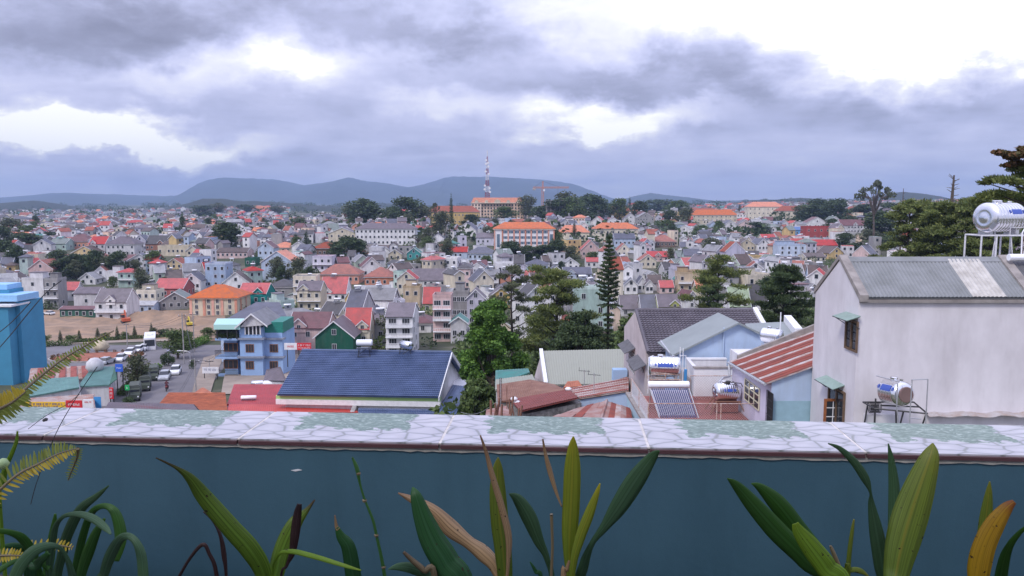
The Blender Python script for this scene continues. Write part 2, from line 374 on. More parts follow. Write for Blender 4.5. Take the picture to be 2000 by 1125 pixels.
ridge('hill', [(-400,392),(-100,390),(0,397),(35,394),(70,391),(100,396),(130,401),(170,405),(215,409),(245,415),(270,422)], 2700, 500, -45, M_hill, 8, 3)
ridge('hill', [(245,424),(270,415),(300,407),(350,401),(375,396),(400,388),(440,388),(470,393),(500,392),(560,396),(620,402),(690,404)], 2500, 500, -45, M_hill, 6, 4)
ridge('hill', [(620,404),(680,399),(740,397),(800,398),(860,402),(1000,404),(1150,402),(1220,396),(1290,391),(1340,395),(1400,401),(1500,396)], 3600, 700, -45, M_hill, 8, 5)
ridge('hill', [(1400,400),(1470,391),(1520,389),(1560,386),(1620,390),(1680,389),(1730,378),(1760,375),(1790,378),(1820,383),(1850,391),(1920,386),(2000,380),(2300,384)], 2900, 500, -20, M_hill, 6, 6)
# bare orange cut on the far hillside
gh = ridge('hillside_cut', [(462,413),(475,405),(490,401),(510,401),(530,403),(545,412),(560,418)], 1900, 140, -42, mat_plain('orange clay', (.45,.15,.07), .95, noise=.3, nscale=.03), 2, 8)

# haze
hz = MB().box(-9500, 9500, -150, 12400, -46, 330).build('haze', [])
hm = bpy.data.materials.new('haze'); hm.use_nodes = True; hn = hm.node_tree; hn.nodes.clear()
ho = hn.nodes.new('ShaderNodeOutputMaterial'); hv = hn.nodes.new('ShaderNodeVolumePrincipled'); hn.links.new(hv.outputs[0], ho.inputs['Volume'])
hv.inputs['Color'].default_value = (.50,.68,1.0,1); hv.inputs['Density'].default_value = .000115; hv.inputs['Anisotropy'].default_value = .2
hz.data.materials.append(hm); hz['kind'] = 'stuff'

# ------------------------------------------------------------------ labels
LM = []          # (px, py, phrase)
USED = set()
PENDING = []     # (object, base phrase, px, py, group)
def rel(px, py, L):
    dx, dy = px-L[0], py-L[1]; d = math.hypot(dx, dy*1.5)
    q = 'just ' if d < 45 else ''
    if abs(dx) > 2.2*abs(dy): s = 'right of ' if dx > 0 else 'left of '
    elif abs(dy) > 2.2*abs(dx): s = 'in front of ' if dy > 0 else 'behind '
    else: s = ('in front and ' if dy > 0 else 'behind and ') + ('right of ' if dx > 0 else 'left of ')
    return q+s+L[2]
def settle_labels():
    for o, base, px, py in PENDING:
        near = sorted(LM, key=lambda L: math.hypot(L[0]-px, (L[1]-py)*1.5))
        near = [L for L in near if math.hypot(L[0]-px, L[1]-py) > 3][:14]
        got = None
        cands = [base+' '+rel(px, py, L) for L in near[:4]]
        for c in cands:
            if c not in USED and len(c.split()) <= 16: got = c; break
        if not got:
            for i in range(len(near)):
                for j in range(i+1, len(near)):
                    A, B = near[i], near[j]; c = base+', '+rel(px, py, A).replace('just ', '')+', '+rel(px, py, B).replace('just ', '').replace('in front of', 'before')
                    if c not in USED and len(c.split()) <= 16: got = c; break
                if got: break
        if not got:
            for L in near:
                for k in ('set back ', 'slightly lower ', 'partly hidden ', 'tucked in '):
                    c = k+base+' '+rel(px, py, L)
                    if c not in USED and len(c.split()) <= 16: got = c; break
                if got: break
        if not got: got = ' '.join(cands[-1].split()[:16])
        USED.add(got); o['label'] = got

# ------------------------------------------------------------------ shared pieces
def window_mesh(name, w, h, frame, glass, bars=(1,1)):
    mb = MB(); t = .07
    mb.box(-w/2, w/2, -.06, .04, h/2-t, h/2, 0); mb.box(-w/2, w/2, -.06, .04, -h/2, -h/2+t, 0)
    mb.box(-w/2, -w/2+t, -.06, .04, -h/2+t, h/2-t, 0); mb.box(w/2-t, w/2, -.06, .04, -h/2+t, h/2-t, 0)
    for k in range(1, bars[0]+1):
        x = -w/2+w*k/(bars[0]+1); mb.box(x-.025, x+.025, -.05, .03, -h/2+t, h/2-t, 0)
    mb.box(-w/2+t, w/2-t, -.02, .0, -h/2+t, h/2-t, 1)
    return mb.mesh(name, [frame, glass])
WIN = {'plain': window_mesh('window', 1.0, 1.3, M_frame, M_glass), 'wide': window_mesh('window', 1.7, 1.3, M_frame, M_glass, (2,1)),
       'wood': window_mesh('window', 1.3, 1.3, M_wood, M_glass, (2,1)), 'door': window_mesh('door', 1.1, 2.1, M_frame, M_glass)}
def heater_meshes():
    t = MB(); t.lathe([(-.95,.0),(-.95,.2),(-.9,.26),(.9,.26),(.95,.2),(.95,.0)], (0,0,1.15), (1,0,0), 12, 0)
    c = MB(); n = 10
    for k in range(n):
        x = -.8+1.6*k/(n-1); c.tube([(x,-.1,1.0),(x,-1.15,.25)], .045, 4, 0)
    c.box(-.88,.88,-1.2,-1.12,.18,.25,1)
    s = MB()
    for x in (-.75,.75):
        s.tube([(x,.05,0),(x,.0,1.0)], .03, 4); s.tube([(x,-1.15,.0),(x,-1.15,.25)], .03, 4); s.tube([(x,-1.15,.2),(x,0,.95)], .03, 4); s.tube([(x,-1.15,.02),(x,.05,.02)], .03, 4)
    s.tube([(-.75,.05,.1),(.75,.05,.7)], .02, 4)
    return t.mesh('tank', M_tankw, True), c.mesh('collector', [M_panel, M_galv]), s.mesh('stand', M_galv)
HT = heater_meshes()
HEATERS = []
def heater(X, Y, z, rz, on, s=1.0):
    r = thing('solar_water_heater', '', 'solar heater', (X, Y, z), rz, 'white solar water heaters on the town roofs'); r.scale = (s, s, s)
    for n_, me in zip(('tank', 'collector', 'stand'), HT): inst(n_, me, r)
    px, py = proj((X, Y, z+1)); HEATERS.append((r, on, px, py)); return r

# ------------------------------------------------------------------ houses
HOUSES = []      # (X, Y, radius)
CLEAR = []       # (px0, px1, py0, py1, Y) rects nothing nearer may hide
def gable(mb, hw, L, z0, h, ov, axis, t=.16, m=0, oe=.35):
    """two roof slabs, ridge along local axis ('x' or 'y'), hw half span, L half length"""
    def P(u, v, z): return (u, v, z) if axis == 'y' else (v, -u, z)
    k = h/hw
    for s in (-1, 1):
        a = P(0, -L-oe, z0+h+t); b = P(0, L+oe, z0+h+t); c = P(s*(hw+ov), L+oe, z0-ov*k+t); d = P(s*(hw+ov), -L-oe, z0-ov*k+t)
        mb.slab(a, b, c, d, t, m)
def hip(mb, a, b, z0, h, ov, m=0, t=.15):
    a += ov; b += ov; z0 -= .0
    if a >= b: r0, r1 = (-(a-b), 0, z0+h+t), ((a-b), 0, z0+h+t)
    else: r0, r1 = (0, -(b-a), z0+h+t), (0, (b-a), z0+h+t)
    c = [(-a,-b,z0+t),(a,-b,z0+t),(a,b,z0+t),(-a,b,z0+t)]
    if a >= b:
        mb.face([c[0], c[1], r1, r0], m); mb.face([c[1], c[2], r1], m); mb.face([c[2], c[3], r0, r1], m); mb.face([c[3], c[0], r0], m)
    else:
        mb.face([c[0], c[1], r0], m); mb.face([c[1], c[2], r1, r0], m); mb.face([c[2], c[3], r1], m); mb.face([c[3], c[0], r0, r1], m)
    lo = [(p[0], p[1], z0) for p in c]; mb.face(lo[::-1], m)
    for i in range(4): j = (i+1) % 4; mb.face([lo[i], lo[j], c[j], c[i]], m)
def bargeboard(mb, hw, L, z0, h, ov, axis, oe, m=0, wd=.28, ends=(-1, 1)):
    def P(u, v, z): return (u, v, z) if axis == 'y' else (v, -u, z)
    k = h/hw
    for e in ends:
        v = e*(L+oe); v2 = e*(L+oe+.06)
        for s in (-1, 1):
            poly = [P(0, v, z0+h+.22), P(s*(hw+ov+.05), v, z0-ov*k+.2), P(s*(hw+ov+.05), v, z0-ov*k+.2-wd), P(0, v, z0+h+.22-wd)]
            mb.prism(poly, Vector(P(0, v2, 0))-Vector(P(0, v, 0)), m)
def house(X, Y, w_, d, hw, hr, wall, roof, typ, yaw=0., r=rng, name='house', base=None, zb=None, floors=None, cols=None, win='plain', balc=None, dorm=None, heat=None, detail=True, trim=True, lean=False):
    """Y is the depth of the house's centre; hw wall height, hr roof rise"""
    z = terr(X, Y) if zb is None else zb
    root = thing(name, '', 'house' if name == 'house' else name.replace('_', ' '), (X, Y, z), yaw)
    a, b = w_/2, d/2
    # walls
    mb = MB()
    if typ == 'F':
        mb.prism([(-a,-b,-4),(a,-b,-4),(a,-b,hw),(0,-b,hw+hr),(-a,-b,hw)], (0,d,0))
    elif typ == 'S':
        mb.prism([(-a,-b,-4),(-a,b,-4),(-a,b,hw),(-a,0,hw+hr),(-a,-b,hw)], (w_,0,0))
    else:
        mb.box(-a, a, -b, b, -4, hw)
    mb.build('wall', WM[wall], root)
    # roof
    mb = MB(); ov = .45
    if typ == 'F':
        gable(mb, a, b, hw, hr, ov, 'y'); mb.build('roof', RM[roof], root)
        for e_ in (-1, 1) if trim else (): t = MB(); bargeboard(t, a, b, hw, hr, ov, 'y', .35, ends=(e_,)); t.build('bargeboard', M_white, root)
    elif typ == 'S':
        gable(mb, b, a, hw, hr, ov, 'x', oe=.15); mb.build('roof', RM[roof], root)
        for e_ in (-1, 1) if trim else (): t = MB(); bargeboard(t, b, a, hw, hr, ov, 'x', .15, ends=(e_,)); t.build('bargeboard', M_white, root)
    elif typ == 'H':
        hip(mb, a, b, hw, hr, .6); mb.build('roof', RM[roof], root)
        t = MB(); t.box(-a-.5, a+.5, -b-.5, b+.5, hw-.25, hw-.003); t.build('eaves', M_white, root)
    elif typ == 'M':      # mansard: steep skirt, flat top
        k = hr*.45
        lo = [(-a-.3,-b-.3,hw),(a+.3,-b-.3,hw),(a+.3,b+.3,hw),(-a-.3,b+.3,hw)]; hi = [(-a+k,-b+k,hw+hr),(a-k,-b+k,hw+hr),(a-k,b-k,hw+hr),(-a+k,b-k,hw+hr)]
        for i in range(4): j = (i+1) % 4; mb.face([lo[i], lo[j], hi[j], hi[i]])
        mb.face(hi); mb.build('roof', RM[roof], root)
    else:                 # flat terrace roof with a parapet
        mb.box(-a+.15, a-.15, -b+.15, b-.15, hw+.003, hw+.08); mb.build('roof', RM[roof], root)
        t = MB(); ph = .7
        t.box(-a-.05,a+.05,-b-.05,-b+.12,hw+.003,hw+ph); t.box(-a-.05,a+.05,b-.12,b+.05,hw+.003,hw+ph); t.box(-a-.05,-a+.12,-b+.12,b-.12,hw+.003,hw+ph); t.box(a-.12,a+.05,-b+.12,b-.12,hw+.003,hw+ph)
        t.build('parapet', WM[wall], root)
        if r.random() < .5 and w_ > 4:
            s = MB(); s.box(-a+.6, a*.4, 0, b-.4, hw+.08, hw+2.3); s.build('stair_room', WM[wall], root)
            s = MB(); s.box(-a+.4, a*.4+.25, -.25, b-.2, hw+2.303, hw+2.42); s.build('stair_roof', RM[roof if roof != wall else 'pale tin'], root)
    # openings
    nf = floors or max(1, int(hw/3.05)); nc = cols or max(1, int(w_/2.4)); fh = hw/nf
    pos = []
    for f_ in range(nf):
        for c in range(nc):
            if r.random() < .93: pos.append((-a+w_*(c+.5)/nc, -b-.045, fh*(f_+.52), 0, f_, c))
    if typ == 'F' and hr > 1.8 and w_ > 4: pos.append((0, -b-.045, hw+hr*.32, 0, nf, 0))
    near = Y < 235
    cx = -1 if X > 0 else 1
    if abs(X)/max(Y,1) > .06:
        for f_ in range(nf):
            for c in range(max(1, int(d/3.4))):
                if r.random() < .5: pos.append((cx*(a+.045), -b+d*(c+.5)/max(1, int(d/3.4)), fh*(f_+.52), cx*math.pi/2, f_, c))
    me = WIN[win]
    if near:
        for (x, y, zz, rz, f_, c) in pos:
            inst('window', me, root, (x, y, zz), (0, 0, rz), (1, 1, 1))
    elif detail:
        t = MB()
        for (x, y, zz, rz, f_, c) in pos:
            q = .5
            if rz == 0: t.box(x-q-.12, x+q+.12, y-.05, y+.03, zz-.77, zz+.77, 0); t.box(x-q, x+q, y-.08, y+.0, zz-.65, zz+.65, 1)
            else: t.box(x-.05, x+.05, y-q-.1, y+q+.1, zz-.72, zz+.72, 0); t.box(x-.07, x+.07, y-q, y+q, zz-.65, zz+.65, 1)
        if pos: o = t.build('windows', [M_frame, M_glass], root); o['kind'] = 'stuff'
    if balc is None: balc = r.random() < .45 and nf > 1
    if balc and nf > 1:
        t = MB()
        for f_ in range(1, nf):
            zf = fh*f_
            t.box(-a+.05, a-.05, -b-1.1, -b-.002, zf-.16, zf); t.box(-a+.05, a-.05, -b-1.1, -b-1.02, zf+.82, zf+.9)
            n = max(3, int(w_/.5))
            for k in range(n+1):
                x = -a+.09+(w_-.18)*k/n; t.box(x-.03, x+.03, -b-1.08, -b-1.04, zf, zf+.82)
            t.box(-a+.07, a-.07, -b-1.075, -b-1.05, zf+.0, zf+.5) if r.random() < .6 else None
        t.build('balcony', M_white, root)
    if dorm is None: dorm = typ == 'S' and w_ > 6.5 and r.random() < .5
    if dorm:
        t = MB(); dw = min(1.6, w_*.2); dh = dw*.9; zb_ = hw+.1; dx = r.choice([-1, 0, 1])*w_*.22
        t.prism([(dx-dw,-b-.25,zb_-1.2),(dx+dw,-b-.25,zb_-1.2),(dx+dw,-b-.25,zb_+.5),(dx,-b-.25,zb_+.5+dh),(dx-dw,-b-.25,zb_+.5)], (0,b*.8,0), 0)
        o = t.build('dormer', WM[wall], root)
        t = MB(); gable(t, dw, b*.42, 0, dh, .3, 'y', .12); t.build('roof', RM[roof], o, loc=(dx, -b*.62, zb_+.5))
        t = MB(); bargeboard(t, dw, b*.42, 0, dh, .3, 'y', .35, 0, .24, ends=(-1,)); t.build('bargeboard', M_white, o, loc=(dx, -b*.62, zb_+.5))
        inst('window', WIN['plain'], o, (dx, -b-.3, zb_+.05), (0,0,0), (.9,1,.8))
    if heat is None: heat = r.random() < .62
    if lean and typ in 'FSL' and hw > 5:      # a tin-roofed extension against the front or side
        q = r.choice([-1, 1]); le_ = r.uniform(2, 3.2); t = MB(); t.box(q*a if q > 0 else -a-le_, q*a+le_ if q > 0 else -a, -b*.9, b*.5, -4, 2.7); t.build('extension', WM[r.choice(['grey','pale grey','white'])], root); t = MB(); x0, x1 = (a+.01, a+le_+.3) if q > 0 else (-a-.01, -a-le_-.3)
        t.slab((x0,-b*.9-.3,3.3),(x0,b*.5+.2,3.3),(x1,b*.5+.2,2.75),(x1,-b*.9-.3,2.75),.06); t.build('extension_roof', RM[r.choice(['pale tin','grey green','rust','light grey','brown'])], root)
    if heat:
        c, s = math.cos(yaw), math.sin(yaw)
        lx, ly, lz = (r.uniform(-.3,.3)*a, r.uniform(-.3,.3)*b, hw+hr+.05) if typ in 'FSHM' else (r.uniform(-.5,.5)*a, -b*.3, hw+.09)
        if typ == 'F': lx, lz = 0, hw+hr-.15
        if typ in 'SH': ly, lz = 0, hw+hr-.15
        HEATERS_TODO.append((X+c*lx-s*ly, Y+s*lx+c*ly, z+lz, r.choice([0, .3, -.4, .8, -.9]), root, r.uniform(.9, 1.15)))
    HOUSES.append((X, Y, math.hypot(a, b)))
    return root
HEATERS_TODO = []
FLOORW = {1: 'one-storey', 2: 'two-storey', 3: 'three-storey', 4: 'four-storey', 5: 'tall'}
ROOFW = {'F': 'gable', 'S': 'ridged', 'H': 'hipped', 'L': 'flat', 'M': 'mansard'}
def placed(px0, px1, pyr, pye, pyb, wall, roof, typ, label, lm=None, yaw=0., d=None, dY=0, **k):
    """a house given by its left, right, ridge, eave and foot rows in the photo"""
    g = ground((px0+px1)/2, pyb, 100); Y = g.y+dY
    w_ = (px1-px0)/F*Y*math.cos(yaw)
    if d is None: d = min(max(w_*1.1, 6), 11) if typ != 'L' else min(max(w_, 6), 10)
    Yc = Y+d/2; cx = (px0+px1)/2
    X = (cx-1000)/F*Y/ (math.cos(PITCH)+(562.5-pye)/F*math.sin(PITCH)); z = terr(X, Yc)
    ze = W(cx, pye, Y).z; hw = max(2.4, ze-z)
    zr = W(cx, pyr, Y if typ in 'FL' else Yc).z; hr = max(.6, min(zr-z-hw, 5.5)) if typ != 'L' else 0
    if abs(yaw) > .01: X += 0
    r = random.Random(int(px0*7+pyb)); k.setdefault('heat', r.random() < .3)
    ro = house(X, Yc, w_, d, hw, hr, wall, roof, typ, yaw, r=r, **k)
    ro['label'] = label; USED.add(label)
    if lm: LM.append(((px0+px1)/2, (pyr+pyb)/2, lm))
    CLEAR.append((px0, px1, pyr, min(pyb, pye+(pyb-pye)*.75), Y-2))
    return ro
# ------------------------------------------------------------------ houses one can tell apart in the town
P_ = placed
P_(185,247,564,589,628,'white','mauve','S','white two-storey villa with mauve roof, balcony and front gable beside the earth yard','the white balcony villa',balc=True,dorm=True,floors=2,cols=3,d=9)
P_(143,192,561,573,606,'pale grey','mauve','S','blank pale grey side wall under a mauve roof joined to the white balcony villa','the blank pale wall',cols=1,d=8,floors=1,balc=False,dorm=False)
P_(42,84,541,546,604,'white','mauve','L','tall white slab building with blank wall beside the turquoise block','the tall white slab',cols=1,balc=False)
P_(86,112,540,547,602,'grey','dark grey','L','narrow grey shophouse with open balconies right of the tall white slab','the narrow grey shophouse',balc=True)
P_(55,103,508,525,550,'pink','rust','F','pink gabled house with rust red roof on the left of town','the pink rust-roofed house',balc=False)
P_(110,160,516,535,548,'lavender','slate','F','lavender gabled house with slate blue roof among trees','the lavender slate house',yaw=.35,balc=False)
P_(170,210,521,538,552,'white','rust','F','white steep gabled house with one rust roof side','the white rust-sided gable',yaw=.3,balc=False)
P_(155,186,533,546,557,'white','pale tin','F','small white gable in front of the steep white rust-sided house','the small white gable',balc=False)
P_(114,146,551,566,590,'pale grey','crimson','S','pale grey house with crimson sheet roof left of the blank pale wall','the crimson sheet roof',yaw=.2)
P_(230,259,524,532,562,'mint','pink' if False else 'crimson','H','mint narrow house with a pinkish crimson cap roof','the mint narrow house')
P_(300,358,544,563,584,'red','crimson','S','dark red house under a striped crimson sheet roof','the dark red house',balc=False,dorm=False)
P_(306,362,571,588,606,'grey','grey green','F','low bare grey gable with grey green roof below the dark red house','the low bare grey gable',balc=False,yaw=.25,heat=False)
P_(266,304,564,570,606,'cream','brown','L','cream box house right of the white balcony villa','the cream box house')
P_(116,184,598,604,622,'dark green','maroon','S','long low dark green shed with rusty maroon roof','the long green shed',d=5,balc=False,dorm=False,heat=False)
P_(240,300,588,596,614,'light blue','pale tin','S','low light blue workshop with pale tin roof','the light blue workshop',d=6,balc=False,dorm=False,heat=False)
P_(465,520,553,573,600,'teal','crimson','S','teal walled house with bright crimson roof right of the orange pyramid roof','the teal crimson-roofed house',balc=False,dorm=True)
P_(400,440,512,517,565,'light blue','maroon','L','light blue flat-topped house with maroon top floor','the light blue flat house')
P_(430,480,532,552,572,'white','brown','F','white twin-window gable with brown roof behind the orange pyramid roof','the white twin-window gable',balc=False,yaw=.2)
P_(357,391,534,548,572,'white','slate','F','white narrow gable with slate roof behind the orange pyramid roof','the white narrow gable')
P_(207,262,462,477,502,'pale grey','mauve','H','wide pale two-storey house with mauve hipped roof on the left slope','the wide mauve-hipped house',balc=False)
P_(173,205,462,476,500,'pale grey','crimson','S','pale house with red roof left of the wide mauve-hipped house','the small red-roofed house')
P_(128,174,457,472,487,'salmon','maroon','H','salmon house with dark maroon roof on the left slope','the salmon maroon house')
P_(140,190,481,494,506,'yellow','brown','F','ochre yellow house with brown roof above the dark trees','the ochre yellow house',balc=False)
P_(308,368,478,482,502,'cream','dark grey','L','cream low long building on the left slope','the cream low building',balc=False)
P_(238,292,496,511,528,'white','slate','F','white wide gable with slate roof and dark window','the white wide gable',yaw=.3,balc=False)
P_(262,284,459,470,492,'lavender','slate','F','lavender narrow gable beside the dark roofed halls','the lavender narrow gable')
P_(284,325,460,476,492,'brick','dark grey','S','brick house under a dark grey roof','the brick dark-roofed house',balc=False)
P_(324,355,505,516,528,'yellow','rust','F','yellow small gable with rust roof','the yellow small gable')
P_(422,483,484,492,506,'pink','brown','S','long low pinkish house with brown roof','the long pinkish house',balc=False,dorm=False)
P_(478,500,499,506,522,'dark green','teal','L','dark green shop front box','the dark green box')
P_(60,92,468,478,496,'white','slate','F','white gable with slate roof on the far left slope','the far left white gable',yaw=.3)
P_(95,128,466,476,490,'mint','grey green','S','mint house with pale green roof on the left slope','the mint green-roofed house')
P_(365,400,588,592,606,'grey','dark grey','S','dark grey low roof between brick walls and the orange pyramid roof',None,d=6,balc=False,dorm=False)

P_(511,576,491,512,550,'light blue','orange','F','light blue three-storey house with orange gable roof','the light blue orange gable',floors=3,cols=3,balc=False,yaw=-.1)
P_(530,576,473,484,497,'cream','orange','H','cream house with orange hipped roof behind the light blue orange gable','the cream orange-hipped house',balc=False)
P_(503,534,472,484,506,'light blue','maroon','F','light blue gable with maroon roof left of the cream orange-hipped house','the light blue maroon gable')
P_(612,655,472,485,504,'brown','rust','H','brown temple-like hall with rust red tiered roof','the brown hall',balc=False)
P_(641,696,445,456,478,'cream','mauve','F','cream school wing with mauve roof left of the long white school','the cream school wing',balc=False,cols=4,yaw=-.0,floors=2)
P_(694,810,436,447,480,'white','mauve','H','long white three-storey school with mauve hipped roof','the long white school',floors=3,cols=14,balc=False,d=12,name='school')
P_(610,648,496,503,545,'lavender','crimson','L','lavender terrace house with crimson awning roof','the lavender terrace house',balc=True)
P_(624,701,516,536,556,'salmon','rust','H','wide salmon house with rust orange hipped roof','the wide salmon hip',balc=False,d=11)
P_(712,768,522,541,562,'salmon','rust','H','square salmon villa with rust hipped roof','the square salmon villa',balc=False)
P_(700,740,503,520,548,'white','maroon','F','white three-storey gable with maroon roof between the salmon hips','the white maroon gable',yaw=.3)
P_(775,812,530,545,576,'cream','crimson','F','cream house with small crimson roof right of the square salmon villa','the cream crimson house')
P_(803,870,525,547,562,'white','mauve','S','white house with broad mauve roof and white roof ribs','the broad mauve roof',dorm=False)
P_(787,820,558,562,606,'tan','dark grey','L','tan three-storey block with flat roof','the tan block',balc=False)
P_(826,859,561,590,614,'olive','crimson','S','olive house with steep plain scarlet roof','the scarlet sheet roof',balc=False,dorm=False,heat=False)
P_(845,881,578,581,668,'pink','mauve','L','pink four-storey tube house with balconies and grey top','the pink tube house',floors=4,cols=2,balc=True,win='wide')
P_(884,915,554,572,650,'grey','dark grey','L','grey modern house with a band of tall top windows','the grey modern house',balc=False,cols=4)
P_(912,946,566,582,650,'lavender','mauve','F','lavender gabled tube house with arched windows beside the broad green tree','the lavender tube house',floors=4,cols=2)
P_(880,911,619,630,672,'pale grey','teal','F','small house with orange-brown gable front beside the pink tube house','the orange-brown small gable',cols=2)
P_(753,806,592,618,695,'white','mauve','S','white four-storey tube house with glazed balcony and yellow flower bed','the white glazed tube house',floors=4,cols=2,win='wide',balc=True,dorm=False,d=11)
P_(672,722,602,640,685,'cream','crimson','S','cream house with steep crimson roof and white dormer','the steep crimson roof',dorm=True,balc=False)
P_(562,640,610,640,690,'pink','maroon','S','pink house with broad maroon roof and round-window front gable','the broad maroon roof',dorm=True,balc=False,cols=3,floors=2)
P_(615,690,628,658,696,'dark green','mauve','F','dark green shop with mauve gable roof and shutter','the dark green shop',balc=False,cols=1,floors=1)
P_(520,572,545,560,585,'grey','dark grey','H','dark grey hipped shed right of the teal crimson-roofed house','the dark grey shed',balc=False)
P_(580,626,549,567,610,'cream','mauve','S','cream house with mauve roof and curved balcony','the cream curved-balcony house',balc=True)
P_(625,676,541,572,592,'white','crimson','S','white house with crimson roof and pointed dormer','the white crimson dormer house',dorm=True)
P_(918,960,529,548,575,'cream','slate','F','cream tall gable with slate roof behind the umbrella pine','the cream tall gable',yaw=.3)
P_(955,1002,563,580,604,'yellow','mauve','F','mustard yellow gable behind the broad green tree','the mustard gable')
P_(914,968,482,495,510,'light blue','slate','H','light blue house with wide slate hipped roof','the wide slate hip')
P_(876,913,482,492,508,'light blue','red','S','light blue house with pink striped roof','the pink striped roof',dorm=False)
P_(795,821,484,494,508,'teal','teal','F','small green gable with teal roof','the small green gable')
P_(758,784,487,496,512,'cream','brown','F','small cream gable with brown roof','the small cream gable')
P_(893,936,434,450,462,'white','slate','F','white steep gable with slate roof beneath the yellow institute','the white steep gable',yaw=-.3,balc=False)
P_(930,966,455,464,480,'lavender','mauve','S','lavender house with mauve roof left of the blue-windowed block','the lavender mauve house')
P_(1090,1151,440,454,470,'cream','orange','H','cream house with orange hipped roof right of the blue-windowed block','the cream orange hip',balc=False)
P_(1160,1246,435,447,475,'cream','orange','H','cream two-storey school with wide orange hipped roof','the cream orange school',floors=2,cols=8,balc=False,d=12)
P_(1200,1241,456,466,484,'light blue','slate','S','light blue house with slate roof and white balcony','the light blue balcony house')
P_(1136,1172,470,487,506,'pink','red','F','pink gable with pink-edged red roof','the pink red-edged gable',balc=False)
P_(1205,1233,476,490,503,'cream','rust','F','cream gable with rust roof right of the Norfolk pine','the cream rust gable')
P_(1145,1176,503,511,525,'white','crimson','S','white low house with crimson roof behind the Norfolk pine','the white crimson house')
P_(1250,1282,497,509,524,'cream','rust','F','cream low gable in the middle of town','the cream low gable',balc=False)
P_(1265,1306,491,502,512,'pink','crimson','S','pink house with crimson and slate roof','the crimson and slate roof',dorm=True)
P_(1222,1247,545,556,575,'white','slate','F','white steep narrow gable, first of the trio','the white narrow trio',yaw=-.1,cols=2)
P_(1246,1262,541,552,572,'white','slate','F','white steep narrow gable, middle of the trio',None,cols=2)
P_(1261,1276,547,556,574,'white','mauve','F','white steep narrow gable with mauve roof, right of the trio',None,cols=2)
P_(1266,1293,537,552,568,'pale grey','brown','S','pale grey house with brown roof just behind the white trio','the brown roof behind the trio')
P_(1212,1252,577,603,618,'pale grey','mauve','S','terrace house with mauve roof and blue skylight','the mauve skylight roof',dorm=False,balc=False)
P_(1252,1293,576,603,618,'pale grey','slate','S','terrace house with plain slate roof beside the mauve skylight roof','the plain slate roof',dorm=False,balc=False)
P_(1286,1330,575,598,618,'lime','mauve','S','terrace house with mauve roof and lime yellow gable','the lime gable',dorm=True,balc=False)
P_(1330,1362,569,585,606,'white','maroon','F','white gable with maroon roof right of the lime gable','the white maroon-topped gable',yaw=.3)
P_(1425,1466,561,600,612,'white','green','S','house with plain light green roof among the right pines','the light green roof',dorm=True,balc=False,heat=False)
P_(1462,1500,556,590,606,'white','dark grey','S','house with dark grey tiled roof beside the light green roof','the dark roof by the light green one',dorm=False)
P_(1325,1356,527,535,572,'tan','maroon','L','tan flat-topped house with dark open terrace','the tan open terrace')
P_(1289,1316,548,562,574,'pink','crimson','S','pink house with crimson sheets right of the white trio','the pink crimson house')
P_(1100,1156,522,537,548,'light blue','slate','S','light blue house with slate roof and twin blue dormers','the twin-dormer slate roof',dorm=True)
P_(1028,1070,506,517,530,'light blue','slate','H','light blue low house with dark slate roof behind the umbrella pine','the low slate hip')
P_(1098,1131,505,516,530,'white','light grey','F','white gable with light grey roof left of the Norfolk pine','the light grey gable')
P_(1218,1246,416,428,438,'white','mauve','F','white gable high on the middle ridge','the high white gable')
P_(1244,1277,415,425,440,'grey','light grey','F','grey gable beside the high white gable','the high grey gable')
P_(1153,1187,422,436,450,'white','crimson','F','white gable with crimson roof and pale bargeboards','the white crimson-roofed gable',yaw=-.3)
P_(1320,1362,440,452,460,'white','pale tin','F','low shed with white roof on the middle slope','the low white shed',yaw=-.35)
P_(1275,1319,459,472,484,'brown','rust','H','dark rust red roofed hall on the middle slope','the dark rust hall')
P_(1345,1400,405,413,422,'cream','rust','H','cream house with red hipped roof at the ridge','the ridge red hip',balc=False)
P_(1352,1440,408,420,434,'cream','orange','H','long cream school with orange roof on the right ridge','the long cream orange school',floors=2,cols=10,balc=False,d=12)
P_(1462,1530,393,404,430,'cream','orange','H','cream institute block with orange roof at the right ridge','the cream institute block',floors=3,cols=8,balc=False,d=14)
P_(1520,1606,396,412,430,'cream','rust','H','long cream institute wing with rust roof beneath the skyline','the rust institute wing',floors=2,cols=10,balc=False,d=14)
P_(1186,1232,402,412,428,'yellow','rust','H','yellow hostel with rust roof at the middle ridge','the yellow hostel',balc=False,cols=6,floors=2)
P_(1228,1262,388,400,410,'cream','red','S','red-roofed chapel hall rising above the middle ridge','the red chapel hall',dorm=True,balc=False)
P_(1413,1442,430,441,457,'white','slate','F','white gable with slate roof right of the middle','the right slate gable')
P_(1441,1472,429,439,457,'pink','mauve','F','dusty pink gable with mauve roof beside the right slate gable','the dusty pink gable')
P_(1443,1474,467,477,494,'cream','brown','F','cream gable with brown roof on the right slope','the right cream gable')
P_(1475,1500,466,476,494,'white','slate','F','white gable with slate roof on the right slope','the right white gable',yaw=.3)
P_(1574,1623,440,444,470,'red','crimson','L','deep red flat-topped house on the right slope','the deep red house',floors=2,cols=4,balc=False,heat=False)
P_(1574,1618,424,436,448,'white','maroon','F','white gable with maroon roof behind the deep red house','the white gable behind red',balc=False)
P_(1547,1574,443,449,462,'blue','blue','S','bright blue house left of the deep red house','the bright blue house',dorm=False)
P_(1642,1674,417,426,436,'salmon','orange','H','low house with orange roof right of the deep red house','the right orange roof')
P_(1643,1698,429,440,456,'pale grey','maroon','S','pale house with dark red roof on the right slope','the right dark red roof')
P_(1685,1723,399,411,426,'white','rust','F','white gable with rust roof beneath the tall gum tree','the gable beneath the gum tree',yaw=.3)
P_(1590,1636,468,479,493,'pink','crimson','S','pale pink house with crimson roof on the right slope','the right pink house',dorm=False)
